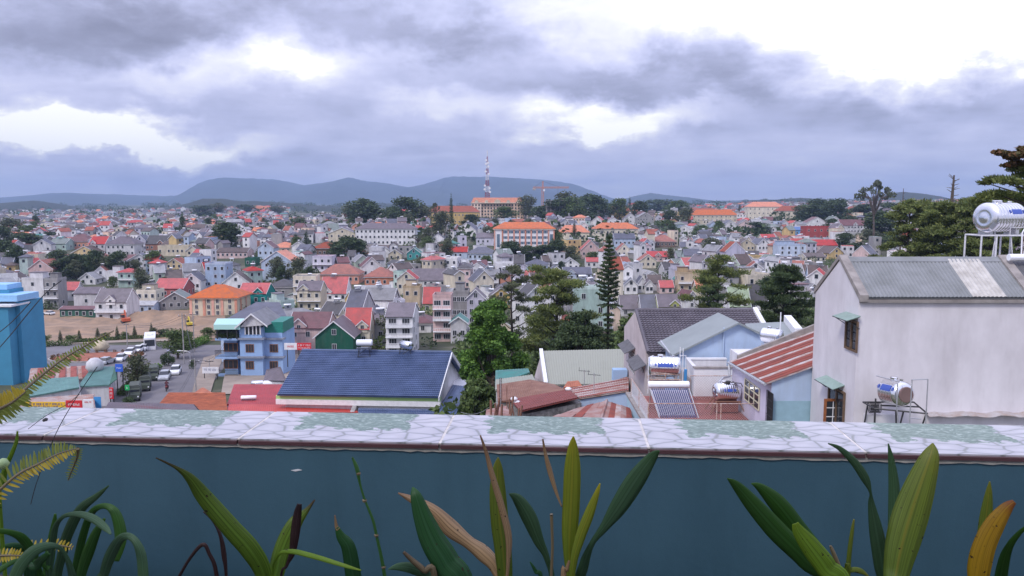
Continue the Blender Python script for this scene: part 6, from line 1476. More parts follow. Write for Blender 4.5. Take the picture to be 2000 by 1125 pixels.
def big_white():
    X0, Y0, Y1 = 12.3, 27.0, 30.9; zE = W(1685,583,Y0).z; Yr = 28.75; zR = WX(1647,506,X0).z; zb = -16; XR = 18.25
    o = thing('house', 'big plain lavender-white house with grey corrugated roof on the right', 'house', (X0, Y0, zb)); L = o.location; USED.add(o['label']); LM.append((1800,640,'the big white house'))
    m = MB(); m.prism([(0,0,0),(0,0,zE-zb),(0,Yr-Y0,zR-zb-.08),(0,Y1-Y0,zE-zb-.25),(0,Y1-Y0,0)], (9.5,0,0)); m.build('wall', M_plast, o)
    A, B = Vector((X0+.28,Y0-.1,zE+.04)), Vector((XR,Y0-.1,zE+.04)); C, D = Vector((XR,Yr,zR)), Vector((X0+.28,Yr,zR))
    sheet([A,B,C,D], M_greyroof, o, 'roof', .06); wavy([A,Vector((16.3,A.y,A.z)),Vector((16.3,C.y,C.z)),D], M_greyroof, o, 'roof_sheet', 27, 1, .03, sub=5)
    wavy([Vector((17.42,A.y,A.z)),B,C,Vector((17.42,C.y,C.z))], M_greyroof, o, 'roof_sheet', 6, 1, .03, sub=5)
    up = Vector((0,0,.012)); wavy([Vector((16.25,A.y-.02,A.z))+up,Vector((17.46,A.y-.02,A.z))+up,Vector((17.46,C.y-.1,C.z-.05))+up,Vector((16.25,C.y-.1,C.z-.05))+up], M_transl, o, 'pale_roof_sheet', 8, 1, .03, sub=5)
    E = Vector((XR,Y1,zE-.25)); G = Vector((X0+.28,Y1,zE-.25)); sheet([C,E,G,D], M_greyroof, o, 'roof', .06)
    m = MB(); d = (C-B).normalized(); n = Vector((0,-d.z,d.y)); 
    p = [D+Vector((0,0,.07)), C+Vector((0,0,.07)), C-d*.26+n*.06, D-d*.26+n*.06]; m.slab(*[q-L for q in p], .02); m.build('ridge_flashing', M_greyroof, o)
    # gable copings
    for x0, x1, nm in ((X0-.04,X0+.26,'coping'),(XR-.03,XR+.3,'coping')):
        m = MB(); t = .14
        m.prism([(x0-L.x,-.16,zE-zb-.1),(x0-L.x,Yr-Y0,zR-zb-.02),(x0-L.x,Yr-Y0,zR-zb+t),(x0-L.x,-.16,zE-zb+t)], (x1-x0,0,0)); m.prism([(x0-L.x,Yr-Y0+.002,zR-zb-.02),(x0-L.x,Y1-Y0+.1,zE-zb-.3),(x0-L.x,Y1-Y0+.1,zE-zb-.1),(x0-L.x,Yr-Y0+.002,zR-zb+t)], (x1-x0,0,0)); m.build(nm, M_cop, o)
    MB().box(.0,9.5,-.13,-.003,zE-zb-.14,zE-zb-.03).build('eaves_ledge', M_cop, o)
    # windows of the left wall
    def lwin(px0, px1, p0, p1, label=None):
        a = WX(px0,p0,X0); b = WX(px1,p1,X0); y0, y1 = min(a.y,b.y), max(a.y,b.y); z0, z1 = WX((px0+px1)/2,p1,X0).z, WX((px0+px1)/2,p0,X0).z
        w_ = y1-y0; h = z1-z0; f = MB(); yc = (y0+y1)/2-L.y; zc = (z0+z1)/2-L.z
        MB().box(-.012,-.004,yc-w_/2,yc+w_/2,zc-h/2,zc+h/2).build('painted_window_dark', M_dark, o)  # near-black panel on the uncut wall paints the unlit window depth
        f.box(-.07,-.013,yc-w_/2-.03,yc-w_/2+.05,zc-h/2,zc+h/2); f.box(-.07,-.013,yc+w_/2-.05,yc+w_/2+.03,zc-h/2,zc+h/2); f.box(-.07,-.013,yc-.04,yc+.04,zc-h/2,zc+h/2); f.box(-.068,-.014,yc-w_/2+.05,yc+w_/2-.05,zc+h/2-.07,zc+h/2); f.box(-.068,-.014,yc-w_/2+.05,yc+w_/2-.05,zc-h/2,zc-h/2+.07)
        w = f.build('window', mat_plain('weathered brown wood', (.16,.10,.06), .7, noise=.3, nscale=6), o)
        for s in (-1,1):
            for k in range(3): MB().box(-.03,-.02,yc+s*w_*.25-w_*.17,yc+s*w_*.25+w_*.17,zc-h/2+.1+k*(h-.2)/3,zc-h/2+.05+(k+1)*(h-.2)/3).build('pane', M_glass, w)
        return yc, zc, w_, h
    yc, zc, w_, h = lwin(1655,1675,624,685)
    def canopy(px0, px1, p, out, name='canopy'):
        a = WX(px0,p,X0); b = WX(px1,p,X0); y0, y1 = min(a.y,b.y)-L.y, max(a.y,b.y)-L.y; z = W((px0+px1)/2,p,(a.y+b.y)/2).z-L.z
        m = MB(); m.slab((0,y0,z+.12),(0,y1,z+.12),(-out,y1,z-.04),(-out,y0,z-.04),.025); c = m.build(name, M_gglass, o)
        t = MB(); 
        for y in (y0+.04,y1-.04): t.tube([(0,y,z-.35),(-out*.9,y,z-.06)], .015, 5); t.tube([(0,y,z+.08),(-out,y,z-.07)], .015, 5)
        t.tube([(-out,y0,z-.06),(-out,y1,z-.06)], .015, 5); t.build('bracket', M_iron, c)
    canopy(1652,1681,619,.5); canopy(1613,1650,748,.45)
    lwin(1621,1648,757,845)
    # open glazed shutter standing out from the wall
    Ys = 28.42; a = W(1610,779,Ys); b = W(1642,848,Ys); m = MB(); x0,x1,z0,z1 = a.x-L.x, b.x-L.x, b.z-L.z, a.z-L.z; y = Ys-L.y
    fw = .09; m.box(x0,x0+fw,y-.03,y+.03,z0,z1); m.box(x1-fw,x1,y-.03,y+.03,z0,z1); m.box(x0+fw,x1-fw,y-.028,y+.028,z1-fw,z1); m.box(x0+fw,x1-fw,y-.028,y+.028,z0,z0+fw); sh = m.build('shutter', mat_plain('orange-brown varnish', (.33,.12,.045), .4, noise=.25, nscale=8), o)
    m = MB(); xc = (x0+x1)/2
    for k in range(1,4): zz = z0+(z1-z0)*k/4; m.box(x0+fw,x1-fw,y-.02,y+.02,zz-.015,zz+.015)
    m.box(xc-.015,xc+.015,y-.018,y+.018,z0+fw,z1-fw); m.build('glazing_bar', M_white, sh); MB().box(x0+fw,x1-fw,y-.004,y+.004,z0+fw,z1-fw).build('pane', M_glass, sh)
    # bent tin ledge low on the front wall
    q = W(1815,808,26.9); m = MB(); n = 40; xs = [q.x-L.x-.1+ (9.4-(q.x-L.x))*k/n for k in range(n+1)]; r = random.Random(4); zz = q.z-L.z; pr = [zz+r.uniform(-.025,.025)+.02*math.sin(k*.9) for k in range(n+1)]
    i0 = 0
    for k in range(n): m.hexa([(xs[k],-.32,pr[k]-.05),(xs[k+1],-.32,pr[k+1]-.05),(xs[k+1],-.003,pr[k+1]+.02),(xs[k],-.003,pr[k]+.02),(xs[k],-.32,pr[k]-.035),(xs[k+1],-.32,pr[k+1]-.035),(xs[k+1],-.003,pr[k+1]+.04),(xs[k],-.003,pr[k]+.04)])
    m.build('tin_ledge', mat_plain('dull bent tin', (.42,.41,.42), .55, c2=(.33,.25,.21), nscale=3, detail=8), o)
    MB().box((W(1690,820,26.8).x-L.x),(W(1755,820,26.8).x-L.x),-.25,-.004,zz-2.5,zz+.0).build('low_block', M_ww, o)
    a = W(1700,780,26.7); t = MB()      # flexible duct coil
    for k in range(9): 
        pts = [(a.x-L.x+k*.045, -.28+.13*math.cos(an), zz+.28+.19*math.sin(an)) for an in [6.283*j/14 for j in range(15)]]; t.tube(pts, .014, 4, cap=False)
    t.build('hose_coil', M_iron, o)
    # neighbour roof on the far right and pipe
    o2 = thing('house', 'next roof with dark corrugated sheet and white pipe at the right edge', 'house', (20.5, 28, -16)); L2 = o2.location
    A, B = Vector((XR+.3,Y0-.1,zE+.05)), Vector((23,Y0-.1,zE+.05)); C, D = Vector((23,Yr,zR)), Vector((XR+.3,Yr,zR)); sheet([A,B,C,D], M_dark, o2, 'roof', .08); wavy([A,B,C,D], mat_plain('dark corrugated sheet', (.10,.10,.11), .6), o2, 'roof_sheet', 22, 1, .04, sub=5); MB().box(22-20.5,24-20.5,-.9,2.5,0,zE+16).build('wall', M_plast, o2)
    MB().tube([(XR+.05-L2.x,Yr-.5-L2.y,zR+.08-L2.z),(24-L2.x,Yr-.5-L2.y,zR+.08-L2.z)], .13, 10).build('pipe', M_tankw, o2)
big_white()
def steel_tank(name, label, c, ax, length, r, lab=None, brand=None):
    ax = Vector(ax).normalized(); o = thing(name, label, 'water tank', tuple(c)); USED.add(label); h = length/2; t = MB()
    prof = [(-h-.06,0),(-h-.055,r*.28),(-h-.02,r*.42),(-h-.04,r*.5),(-h+.0,r*.82),(-h+.08,r*.97)]
    n = 9
    for k in range(n):
        t0 = -h+.1+(length-.2)*k/n; t1 = -h+.1+(length-.2)*(k+1)/n; prof += [(t0,r),(t1-.03,r),(t1-.015,r*.985)]
    prof += [(h-.08,r*.97),(h,r*.82),(h+.04,r*.5),(h+.05,0)]
    t.lathe(prof, (0,0,0), ax, 36); b = t.build('shell', M_steel, o, smooth=True)
    m = MB(); m.lathe([(0,r*.3),(.1,r*.3),(.12,r*.26),(.12,0)], ax*(-h*.25)+Vector((0,0,r*.96)), (0,0,1), 16); m.build('lid', M_steel, o); m = MB(); m.lathe([(0,r*.14),(.08,r*.14),(.09,0)], ax*(h*.55)+Vector((0,0,r*.97)), (0,0,1), 12); m.build('inlet', M_steel, o)
    if lab:
        side = Vector((ax.y,-ax.x,0)); side = side if side.y < 0 else -side; lo, hi, a0, a1 = lab; m = MB(); k = 10
        for i in range(k):
            q0, q1 = a0+(a1-a0)*i/k, a0+(a1-a0)*(i+1)/k; f = lambda tt, q: ax*tt+(side*math.cos(q)+Vector((0,0,1))*math.sin(q))*(r+.006)
            m.face([f(lo,q0),f(hi,q0),f(hi,q1),f(lo,q1)])
        m.build('printed_label', M_label, o)
        m = MB(); ww = (hi-lo)   # emblem strokes either side and on the label
        for cx, s_ in ((lo-.11,.08),(hi+.11,.08)):
            for (u0,v0,u1,v1) in ((-1,0,1,0),(0,-1,0,1),(-.7,-.7,.7,.7),(-.7,.7,.7,-.7)):
                q = (a0+a1)/2; P = lambda u, v: ax*(cx+u*s_)+(side*math.cos(q+v*s_/r)+Vector((0,0,1))*math.sin(q+v*s_/r))*(r+.01)
                m.tube([P(u0,v0),P(u1,v1)], .012, 4)
        m.build('printed_mark', M_label, o)
    return o
def stand_tube(o, pts_list, r, mat, name='stand', n=6):
    m = MB()
    for p in pts_list: m.tube(p, r, n)
    return m.build(name, mat, o)
def roof_tanks():
    # high tank above the ridge
    Y = 31.3; c = W(1953,425,Y); o = steel_tank('water_tank', 'large shiny steel water tank on a tall white frame above the ridge', c, (1,.38,0), 1.75, .60, (-.05,.5,.25,.6))
    z1 = W(1950,459,Y).z-c.z; zb = -6.2-c.z; xs = [W(p,450,Y).x-c.x for p in (1902,1931,1960,1992)]
    fr = [[(xs[0],-.55,z1),(xs[3],-.55,z1)],[(xs[0],.55,z1),(xs[3],.55,z1)],[(xs[0],-.55,z1),(xs[0],.55,z1)],[(xs[3],-.55,z1),(xs[3],.55,z1)],[(xs[1],-.55,zb),(xs[1],-.55,z1)],[(xs[0],-.55,zb),(xs[0],-.55,z1)],[(xs[3],-.55,zb),(xs[3],-.55,z1+.2)],[(xs[2],.5,zb),(xs[2],.5,z1)],[(xs[0],.55,zb),(xs[0],.55,z1)],[(xs[3],.55,zb),(xs[3],.55,z1)],[(xs[2]+.1,.3,zb),(xs[2]+.1,.3,z1)]]
    M_wp = mat_plain('dull white frame paint', (.62,.62,.64), .6, noise=.2, nscale=6)
    stand_tube(o, fr, .035, M_wp); stand_tube(o, [[(xs[0]+.1,-.5,zb),(xs[1]+.05,-.4,z1)],[(xs[2],-.5,z1),(xs[3],-.4,zb+.2)],[(xs[3],-.5,z1),(xs[2],-.4,zb+.3)],[(xs[1],-.42,z1+.32),(xs[3],-.42,z1+.32)],[(xs[1],-.42,z1),(xs[1],-.42,z1+.33)],[(xs[2],-.42,z1),(xs[2],-.42,z1+.33)]], .02, M_wp, 'brace')
    stand_tube(o, [[(xs[3]-.12,-.6,zb),(xs[3]-.3,-.6,z1+.1),(xs[3]-.1,-.6,z1+.5)],[(xs[3]+.1,-.6,zb),(xs[3]-.1,-.6,z1+.3)]], .025, M_tankw, 'pipe')
    for x in (-.55,.5): MB().box(x-.06,x+.06,-.4,.4,z1-.0+.03,z1+.22).build('cradle', M_galv, o)
    o = steel_tank('water_tank', 'second steel tank cut off by the right edge beside the large one', W(2042,424,Y+.3), (1,.38,0), 1.6, .60); stand_tube(o, [[(x,y,z1),(x,y,zb)] for x in (-.6,.6) for y in (-.4,.4)], .035, M_rpost); MB().box(-.7,.7,-.45,.45,z1-.05,z1+.05).build('platform', M_galv, o)
    MB().box(-3.2,5,-1.2,2.5,-10.5,0).build('house_behind', M_plast, None, loc=(c.x, 32.4, -6.2)); t_ = bpy.data.objects['house_behind']; t_.name = 'flat_roof_block'; tag(t_, 'plain block hidden behind the ridge carrying the tall tank frames', 'building')
    # tank on the front wall of the big white house
    a = W(1730,762,26.45); b = W(1769,771,25.45); ax = b-a; mid = (a+b)/2; o = steel_tank('water_tank', 'steel water tank with round brown end cap on black bracket at the white wall', mid, ax, ax.length*.92, .44, (-.25,.25,.2,.7)); LM.append((1748,770,'the bracketed steel tank'))
    e = MB(); axn = ax.normalized(); e.lathe([(0,.27),(.03,.27),(.035,.24),(.03,0)], axn*(ax.length*.46+.045), axn, 24); e.build('end_cap', mat_plain('brown hazy end cap', (.30,.20,.18), .35, metal=.6), o)
    z1 = W(1750,797,25.9).z-mid.z; zb = z1-2.2; X = lambda px: W(px,797,25.9).x-mid.x
    stand_tube(o, [[(X(1706),.75,z1),(X(1706),-.1,z1)],[(X(1706),-.1,z1),(X(1790),-.75,z1)],[(X(1790),-.75,z1),(X(1808),.75,z1)],[(X(1706),.75,z1),(X(1808),.75,z1)],[(X(1730),.3,z1),(X(1800),.1,z1)],
        [(X(1708),-.1,z1+.35),(X(1708),-.1,zb)],[(X(1708),-.1,z1-.1),(X(1728),.5,zb)],[(X(1790),-.7,z1),(X(1768),-.3,zb)],[(X(1740),-.4,z1),(X(1755),-.2,zb)],[(X(1755),-.4,z1),(X(1737),-.2,zb)],[(X(1715),.7,z1),(X(1700),.7,zb)]], .028, M_iron)
    zt = W(1750,742,25.6).z-mid.z
    stand_tube(o, [[(X(1733),-.65,zt-.05),(X(1733),-.68,z1+.2),(X(1737),-.7,z1-.3),(X(1747),-.7,zb)],[(X(1757),-.75,zt+.1),(X(1757),-.75,zb)],[(X(1757),-.75,zt+.1),(X(1787),-.75,zt+.12)],[(X(1787),-.75,zt+.12),(X(1789),-.75,zb)],[(X(1757),-.75,z1-.15),(X(1780),-.7,z1-.2)],[(X(1715),.2,zt+.02),(X(1733),-.65,zt+.02)]], .02, M_galv, 'pipe')
roof_tanks()
def blue_shed():
    XL = 10.7; Yn, Yf = 31.0, 36.6; NL = W(1497,748,Yn-.15); NR = W(1597,712,Yn-.15); FL = W(1425,706,Yf+.1); dx = (NR-NL)*(4.5/(NR.x-NL.x)); NRx = NL+dx; FRx = FL+dx; zb = -16
    o = thing('house', 'pale blue house with red and silver striped rusty shed roof', 'house', (XL, Yn, zb)); L = o.location; USED.add(o['label']); LM.append((1540,700,'the striped rusty roof'))
    m = MB(); zc = lambda x, y: NL.z+(NR.z-NL.z)*(x-NL.x)/(NR.x-NL.x)+(FL.z-NL.z)*(y-NL.y)/(FL.y-NL.y)-.1
    m.hexa([(0,0,0),(3.8,0,0),(3.8,Yf-Yn,0),(0,Yf-Yn,0),(0,0,zc(XL,Yn)-zb),(3.8,0,zc(XL+3.8,Yn)-zb),(3.8,Yf-Yn,zc(XL+3.8,Yf)-zb),(0,Yf-Yn,zc(XL,Yf)-zb)]); m.build('wall', M_blue, o)
    MB().box(-.004,3.0,-.004,.5,0,W(1550,783,Yn).z-zb).build('painted_dado', mat_plain('turquoise grey dado paint', (.30,.47,.55), .75, noise=.1), o)
    MB().hexa([(-.006,.01,0),(-.004,.01,0),(-.004,Yf-Yn,0),(-.006,Yf-Yn,0),(-.006,.01,zc(XL,Yn)-zb-.02),(-.004,.01,zc(XL,Yn)-zb-.02),(-.004,Yf-Yn,zc(XL,Yf)-zb-.02),(-.006,Yf-Yn,zc(XL,Yf)-zb-.02)]).build('side_wall_paint', mat_plain('lavender side wall', (.58,.56,.68), .8, noise=.12, nscale=.8), o)
    # sheets: six bands of red with bare zinc laps
    M_zl = mat_plain('flaking white zinc', (.55,.52,.53), .6, c2=(.30,.16,.12), nscale=2.2, detail=9); sheet([NL,NRx,FRx,FL], M_zl, o, 'roof', .05); n = 5; rr = random.Random(6)
    for k in range(n):
        v0, v1 = (k+.04)/n, (k+.72)/n; u = Vector((0,0,.012)); m = 14; g = MB()      # ragged painted band between bare laps
        lo = [v0+rr.uniform(-.008,.012) for _ in range(m+1)]; hi = [v1+rr.uniform(-.016,.014) for _ in range(m+1)]
        for i in range(m):
            q = lambda x, v: NL.lerp(FL, v).lerp(NRx.lerp(FRx, v), x)+u-L; g.face([q(i/m,lo[i]), q((i+1)/m,lo[i+1]), q((i+1)/m,hi[i+1]), q(i/m,hi[i])])
        g.build('roof_sheet', M_rust, o)
        for v in (v0, (v0+v1)/2, v1): MB().tube([NL.lerp(FL,v)+Vector((0,0,.015))-L, NRx.lerp(FRx,v)+Vector((0,0,.015))-L], .014, 5).build('sheet_rib', M_zl if v == v1 else M_rust, o)
    MB().tube([NL-L+Vector((-.06,0,-.06)), FL-L+Vector((-.06,0,-.06))], .06, 8).build('gutter', M_galv, o)
    u = Vector((.4,0,0)); prism_local(o, [FL+u, FRx, FRx+Vector((0,0,.32)), FL+u+Vector((0,0,.28))], (0,.18,0), M_cop, 'parapet')
    # side window with panes, grille door
    def q(px, py): return WX(px, py, XL)
    y0, y1 = q(1486,740).y-L.y, q(1457,740).y-L.y; z1 = (q(1457,737).z+q(1486,762).z)/2-zb; z0 = (q(1457,781).z+q(1486,803).z)/2-zb; f = MB(); x = -.05
    MB().box(-.02,-.008,y0,y1,z0,z1).build('painted_window_dark', M_dark, o)  # unlit depth painted as a near-black panel, no hole in the wall
    nb = 3
    for k in range(nb+1): yy = y0+(y1-y0)*k/nb; f.box(x-.02,-.021,yy-.025,yy+.025,z0,z1)
    for k in range(4): zz = z0+(z1-z0)*k/3; f.box(x-.018,-.022,y0,y1,zz-.02,zz+.02)
    w = f.build('window', mat_plain('cream window bars', (.60,.56,.42), .6), o)
    for k in range(nb):
        for j in range(3): MB().box(x+.005,x+.012,y0+(y1-y0)*k/nb+.03,y0+(y1-y0)*(k+1)/nb-.03,z0+(z1-z0)*j/3+.03,z0+(z1-z0)*(j+1)/3-.03).build('pane', M_glass, w)
    y0, y1 = q(1511,780).y-L.y, q(1499,780).y-L.y; z1 = q(1505,765).z-zb; z0 = z1-2.0; MB().box(-.02,-.008,y0,y1,z0,z1).build('painted_door_dark', M_dark, o); g = MB()  # near-black panel behind the grille paints the unlit doorway
    for k in range(6): yy = y0+(y1-y0)*k/5; g.tube([(-.05,yy,z0),(-.05,yy,z1)], .012, 4)
    for k in range(7): zz = z0+(z1-z0)*k/6; g.tube([(-.05,y0,zz),(-.05,y1,zz)], .012, 4)
    g.build('door_grille', M_iron, o)
    a, b = W(1424,712,36.5), W(1424,737,36.3); stand_tube(o, [[a-L, W(1425,735,36.3)-L, W(1412,738,35.8)-L, W(1404,748,35.3)-L]], .06, M_galv, 'drainpipe', 8)
blue_shed()
def dark_tile_house():
    Yn = 47.; X0 = 262/F*Yn*1.012; Yf = X0*F/222; Yr = (Yn+Yf)/2; zE = W(1262,684,Yn).z; zR = W(1238,607,Yr).z; X1 = W(1470,603,Yr).x; zb = -20
    o = thing('house', 'pinkish house with large dark grey tile roof left of the rusty striped roof', 'house', (X0, Yn, zb)); L = o.location; USED.add(o['label']); LM.append((1350,640,'the dark grey tile roof'))
    m = MB(); m.prism([(0,0,0),(0,0,zE-zb),(0,Yr-Yn,zR-zb-.1),(0,Yf-Yn,zE-zb),(0,Yf-Yn,0)], (X1-X0,0,0)); m.build('wall', M_plast2, o)
    e = .0; A = Vector((X0+.1,Yn-.35,zE-.12)); B = Vector((X1,Yn-.35,zE-.12)); C = Vector((X1,Yr,zR)); D = Vector((X0+.1,Yr,zR)); sheet([A,B,C,D], M_dt, o, 'roof', .1); wavy([A,B,C,D], M_dt, o, 'roof_tiles', 34, 20, .05, .055, sub=5); sheet([C,Vector((X1,Yf+.3,zE)),Vector((X0+.1,Yf+.3,zE)),D], M_dt, o, 'roof', .1)
    m = MB(); m.tube([D+Vector((0,0,.06))-L, C+Vector((0,0,.06))-L], .13, 8); m.build('ridge_cap', M_dt, o)
    m = MB(); m.tube([A-L+Vector((0,0,.05)), D-L+Vector((0,0,.05))], .12, 6); m.build('verge_tiles', M_dt, o)
    prism_local(o, [B+Vector((0,0,-.2)), C+Vector((0,0,-.2)), C+Vector((0,0,.25)), B+Vector((0,0,.25))], (.3,0,0), M_white, 'coping')
    def q(px, py): return WX(px, py, X0)
    for (px0, px1, p0, p1) in ((1229,1240,686,724),(1247,1257,716,722)):
        a, b = q(px1,(p0+p1)/2), q(px0,(p0+p1)/2); z1, z0 = q((px0+px1)/2,p0).z-zb, q((px0+px1)/2,p1).z-zb; y0, y1 = a.y-L.y, b.y-L.y
        MB().box(-.02,-.006,y0,y1,z0,z1).build('painted_window_dark', M_dark, o); f = MB()  # near-black panel behind the bars, unlit depth put into its colour
        for k in range(6): yy = y0+(y1-y0)*k/5; f.box(-.06,-.03,yy-.02,yy+.02,z0,z1)
        for k in range(4): zz = z0+(z1-z0)*k/3; f.box(-.06,-.03,y0,y1,zz-.02,zz+.02)
        f.build('window_grille', M_frame, o)
    for (px0, px1, p) in ((1226,1241,680),(1245,1262,712)):
        a, b = q(px1,p), q(px0,p); y0, y1 = a.y-L.y, b.y-L.y; z = (a.z+b.z)/2-zb; m = MB(); m.slab((0,y0,z+.35),(0,y1,z+.35),(-.75,y1,z-.05),(-.75,y0,z-.05),.05); m.build('awning', mat_plain('dark awning sheet', (.12,.12,.13), .7, noise=.3), o)
    MB().box(W(1289,692,Yn).x-L.x, 5.5, -1.6, -.36, zE-zb-1.2, zE-zb-.2).build('concrete_beam', M_conc, o)
    # pale blue gabled house in front
    Y0 = 43.; Y1 = 46.3; P = lambda px, py, Y: W(px, py, Y); o = thing('house', 'pale blue gabled house with grey-green sheet roof before the dark tile roof', 'house', (12.6, Y0, zb)); L = o.location; USED.add(o['label']); LM.append((1400,670,'the pale blue gable wall'))
    ap, le, re = P(1440,628,Y0), P(1311,691,Y0), P(1492,653,Y0); m = MB(); m.prism([Vector((le.x+.35,Y0,zb))-L, Vector((le.x+.35,Y0,le.z+.05))-L, ap-L-Vector((0,0,.12)), re-L-Vector((.0,0,.15)), Vector((re.x,Y0,zb))-L], (0,Y1-Y0,0)); m.build('wall', M_blue, o)
    dv = Vector((-.12,Y1-Y0+.3,0)); sheet([le-Vector((0,.3,.02)),ap-Vector((0,.3,0)),ap+dv,le+dv], mat_plain('grey green sheet', (.25,.28,.28), .55, noise=.12, nscale=.6), o, 'roof', .1); sheet([ap-Vector((0,.3,0)),re-Vector((0,.3,0)),re+dv,ap+dv], bpy.data.materials['grey green sheet'], o, 'roof', .1)
    m = MB(); x = P(1413,660,Y0).x-L.x; m.tube([(x,-.05,P(1413,640,Y0).z-zb),(x,-.05,P(1413,700,Y0).z-zb)], .05, 6); m.build('drainpipe', M_blue, o)
    MB().tube([le-L+Vector((-.3,1.6,.45)), le-L+Vector((.2,-.2,-.35))], .05, 6).build('gutter', M_galv, o)
    # right wing with white coping
    o = thing('house', 'grey-green roofed wing with thick white coping behind the small round tank', 'house', (15, 44, zb)); L = o.location; A, B, C, D = P(1470,660,43.5), P(1562,655,43.5), P(1540,628,47.5), P(1455,632,47.5); sheet([A,B,C,D], bpy.data.materials['grey green sheet'], o, 'roof', .1); solid([A+Vector((0,.2,0)),B+Vector((0,.2,0)),C,D], zb, M_ww, o, 'wall')
    prism_local(o, [B-Vector((.3,0,.3)), C-Vector((.3,0,.3)), C+Vector((-.3,0,.4)), B+Vector((-.3,0,.4))], (.45,0,0), M_white, 'coping')
dark_tile_house()
def terrace():
    zb = -18; zf = W(1390,779,37.4).z
    o = thing('terrace_house', 'flat roof terrace with red tile floor and white box walls', 'terrace', (8, 36, zb)); L = o.location; USED.add(o['label']); LM.append((1390,760,'the red tiled terrace'))
    MB().box(-1.95,2.65,-5.5,2.0,0,zf-zb).build('floor', M_brick, o)
    # white room and roofless upper walls
    xa, xb = W(1356,720,38).x-8, W(1443,720,38).x-8; zt = W(1390,719,38).z-zb; MB().box(xa,xb,1.9,2.1,zf-zb+.002,zt).build('white_wall', mat_plain('bright white wall', (.80,.80,.81), .7, noise=.06), o)
    xc = W(1341,702,42.5).x-8; zt2 = W(1380,701,42.5).z-zb; prism_local(o, [Vector((xa+8,38,zf)), Vector((xa+8,38,zt+zb)), Vector((xc+8,42.4,zt2+zb)), Vector((xc+8,42.4,zf))], (.18,0,0), M_ww, 'side_wall'); MB().box(xc,xb+.6,6.3,6.5,0,zt2).build('back_wall', M_ww, o); MB().box(xa-.04,xb+.04,1.85,2.15,zt+.003,zt+.08).build('coping', M_cop, o); MB().box(xc-.03,xb+.6,6.25,6.55,zt2+.003,zt2+.08).build('coping', M_white, o)
    MB().box(xa+.18,xb,2.1,6.3,0,zt-.9).build('roof_slab', M_conc, o)
    # low pale blue wall carrying the left fence
    MB().box(-2.12,-1.95,-4.5,2.4,0,zf-zb-.02+.0).build('low_wall', mat_plain('pale turquoise wall', (.40,.58,.68), .75, noise=.15), o); MB().box(-2.2,-1.87,-4.5,2.4,zf-zb-.017,zf-zb+.1).build('wall_cap', M_cop, o)
    # fence
    f = thing('fence', 'rusty pipe fence with chain-link mesh around the terrace', 'fence', (8, 33, zf)); zr = W(1340,786,33.2).z-zf; x0, x1 = -2.0, W(1521,790,33.2).x-8
    for x in (x0, W(1398,790,33.2).x-8, W(1406,790,33.2).x-8, x1): MB().tube([(x,0,-.5),(x,0,zr)], .03, 8).build('post', M_rpost, f)
    for y in (2.4,4.8): MB().tube([(x0,y,-.1),(x0,y,zr)], .03, 8).build('post', M_rpost, f)
    MB().tube([(x0,0,zr),(x1,0,zr)], .022, 6).build('rail', M_rpost, f); MB().tube([(x0,0,zr),(x0,4.8,zr)], .022, 6).build('rail', M_rpost, f)
    m = MB(); s = .11
    def net(p0, d, ln, h):
        n = int((ln+h)/s)
        for k in range(n):
            for sg in (1,-1):
                a = k*s; u0 = max(0, a-h); v0 = a-u0 if a > h else a; u1 = min(a, ln); v1 = a-u1
                v0 = a-u0; A = (u0, v0); B = (u1, v1)
                if sg < 0: A = (ln-A[0], A[1]); B = (ln-B[0], B[1])
                m.tube([p0+d*A[0]+Vector((0,0,A[1])), p0+d*B[0]+Vector((0,0,B[1]))], .0045, 3, cap=False)
    net(Vector((x0,0,-.3)), Vector((1,0,0)), x1-x0, zr+.3); net(Vector((x0,0,-.1)), Vector((0,1,0)), 4.8, zr+.1)
    m.build('chain_link', M_galv, f)['kind'] = 'stuff'
    g = thing('fence', 'taller wire mesh fence in front of the white terrace wall', 'fence', (8, 37.2, zf)); x0, x1 = W(1348,735,37.2).x-8, W(1442,735,37.2).x-8; zr = W(1390,734,37.2).z-zf; MB().tube([(x0,0,zr),(x1,0,zr)], .02, 6).build('rail', M_rpost, g)
    for x in (x0,x1): MB().tube([(x,0,0),(x,0,zr)], .02, 6).build('post', M_rpost, g)
    m = MB(); s = .13; net(Vector((x0,0,.02)), Vector((1,0,0)), x1-x0, zr); m.build('chain_link', M_galv, g)['kind'] = 'stuff'
    # big tank with collector
    c = W(1297,715,39); t = steel_tank('water_tank', 'large steel tank with blue print above the evacuated tube collector', c, (1,-.12,0), 1.62, .50, (-.35,.42,.1,.5)); LM.append((1297,715,'the tank above the tube collector'))
    zz = zf-c.z; z1 = -.62; stand_tube(t, [[(x,y,zz),(x,y,z1)] for x in (-.75,.75) for y in (-.4,.4)]+[[(-.8,-.4,z1),(.8,-.4,z1)],[(-.8,.4,z1),(.8,.4,z1)],[(0,-.42,z1),(0,-.42,-.3)],[(-.75,-.4,z1+.28),(.75,-.4,z1+.28)]], .035, M_rpost); MB().box(-.72,.72,-.38,-.34,zz+.3,z1-.05).build('rust_panel', M_rustb, t)
    stand_tube(t, [[(.75,-.3,.2),(.75,-.3,1.05)],[(.9,-.3,-1.2),(.9,-.3,1.0)],[(.75,-.3,.6),(1.05,-.3,.62),(1.05,-.3,-1.2)],[(-.9,-.5,zz),(-.9,-.5,.55),(-.6,-.2,.6)]], .02, M_tankw, 'pipe'); MB().tube([(1.05,-.3,-.7),(1.05,-.3,-.1)], .08, 10).build('filter', mat_plain('blue filter', (.05,.25,.55), .4), t)
    for x in (-.55,.55): MB().box(x-.05,x+.05,-.35,.35,z1+.02,-.35).build('cradle', M_galv, t)
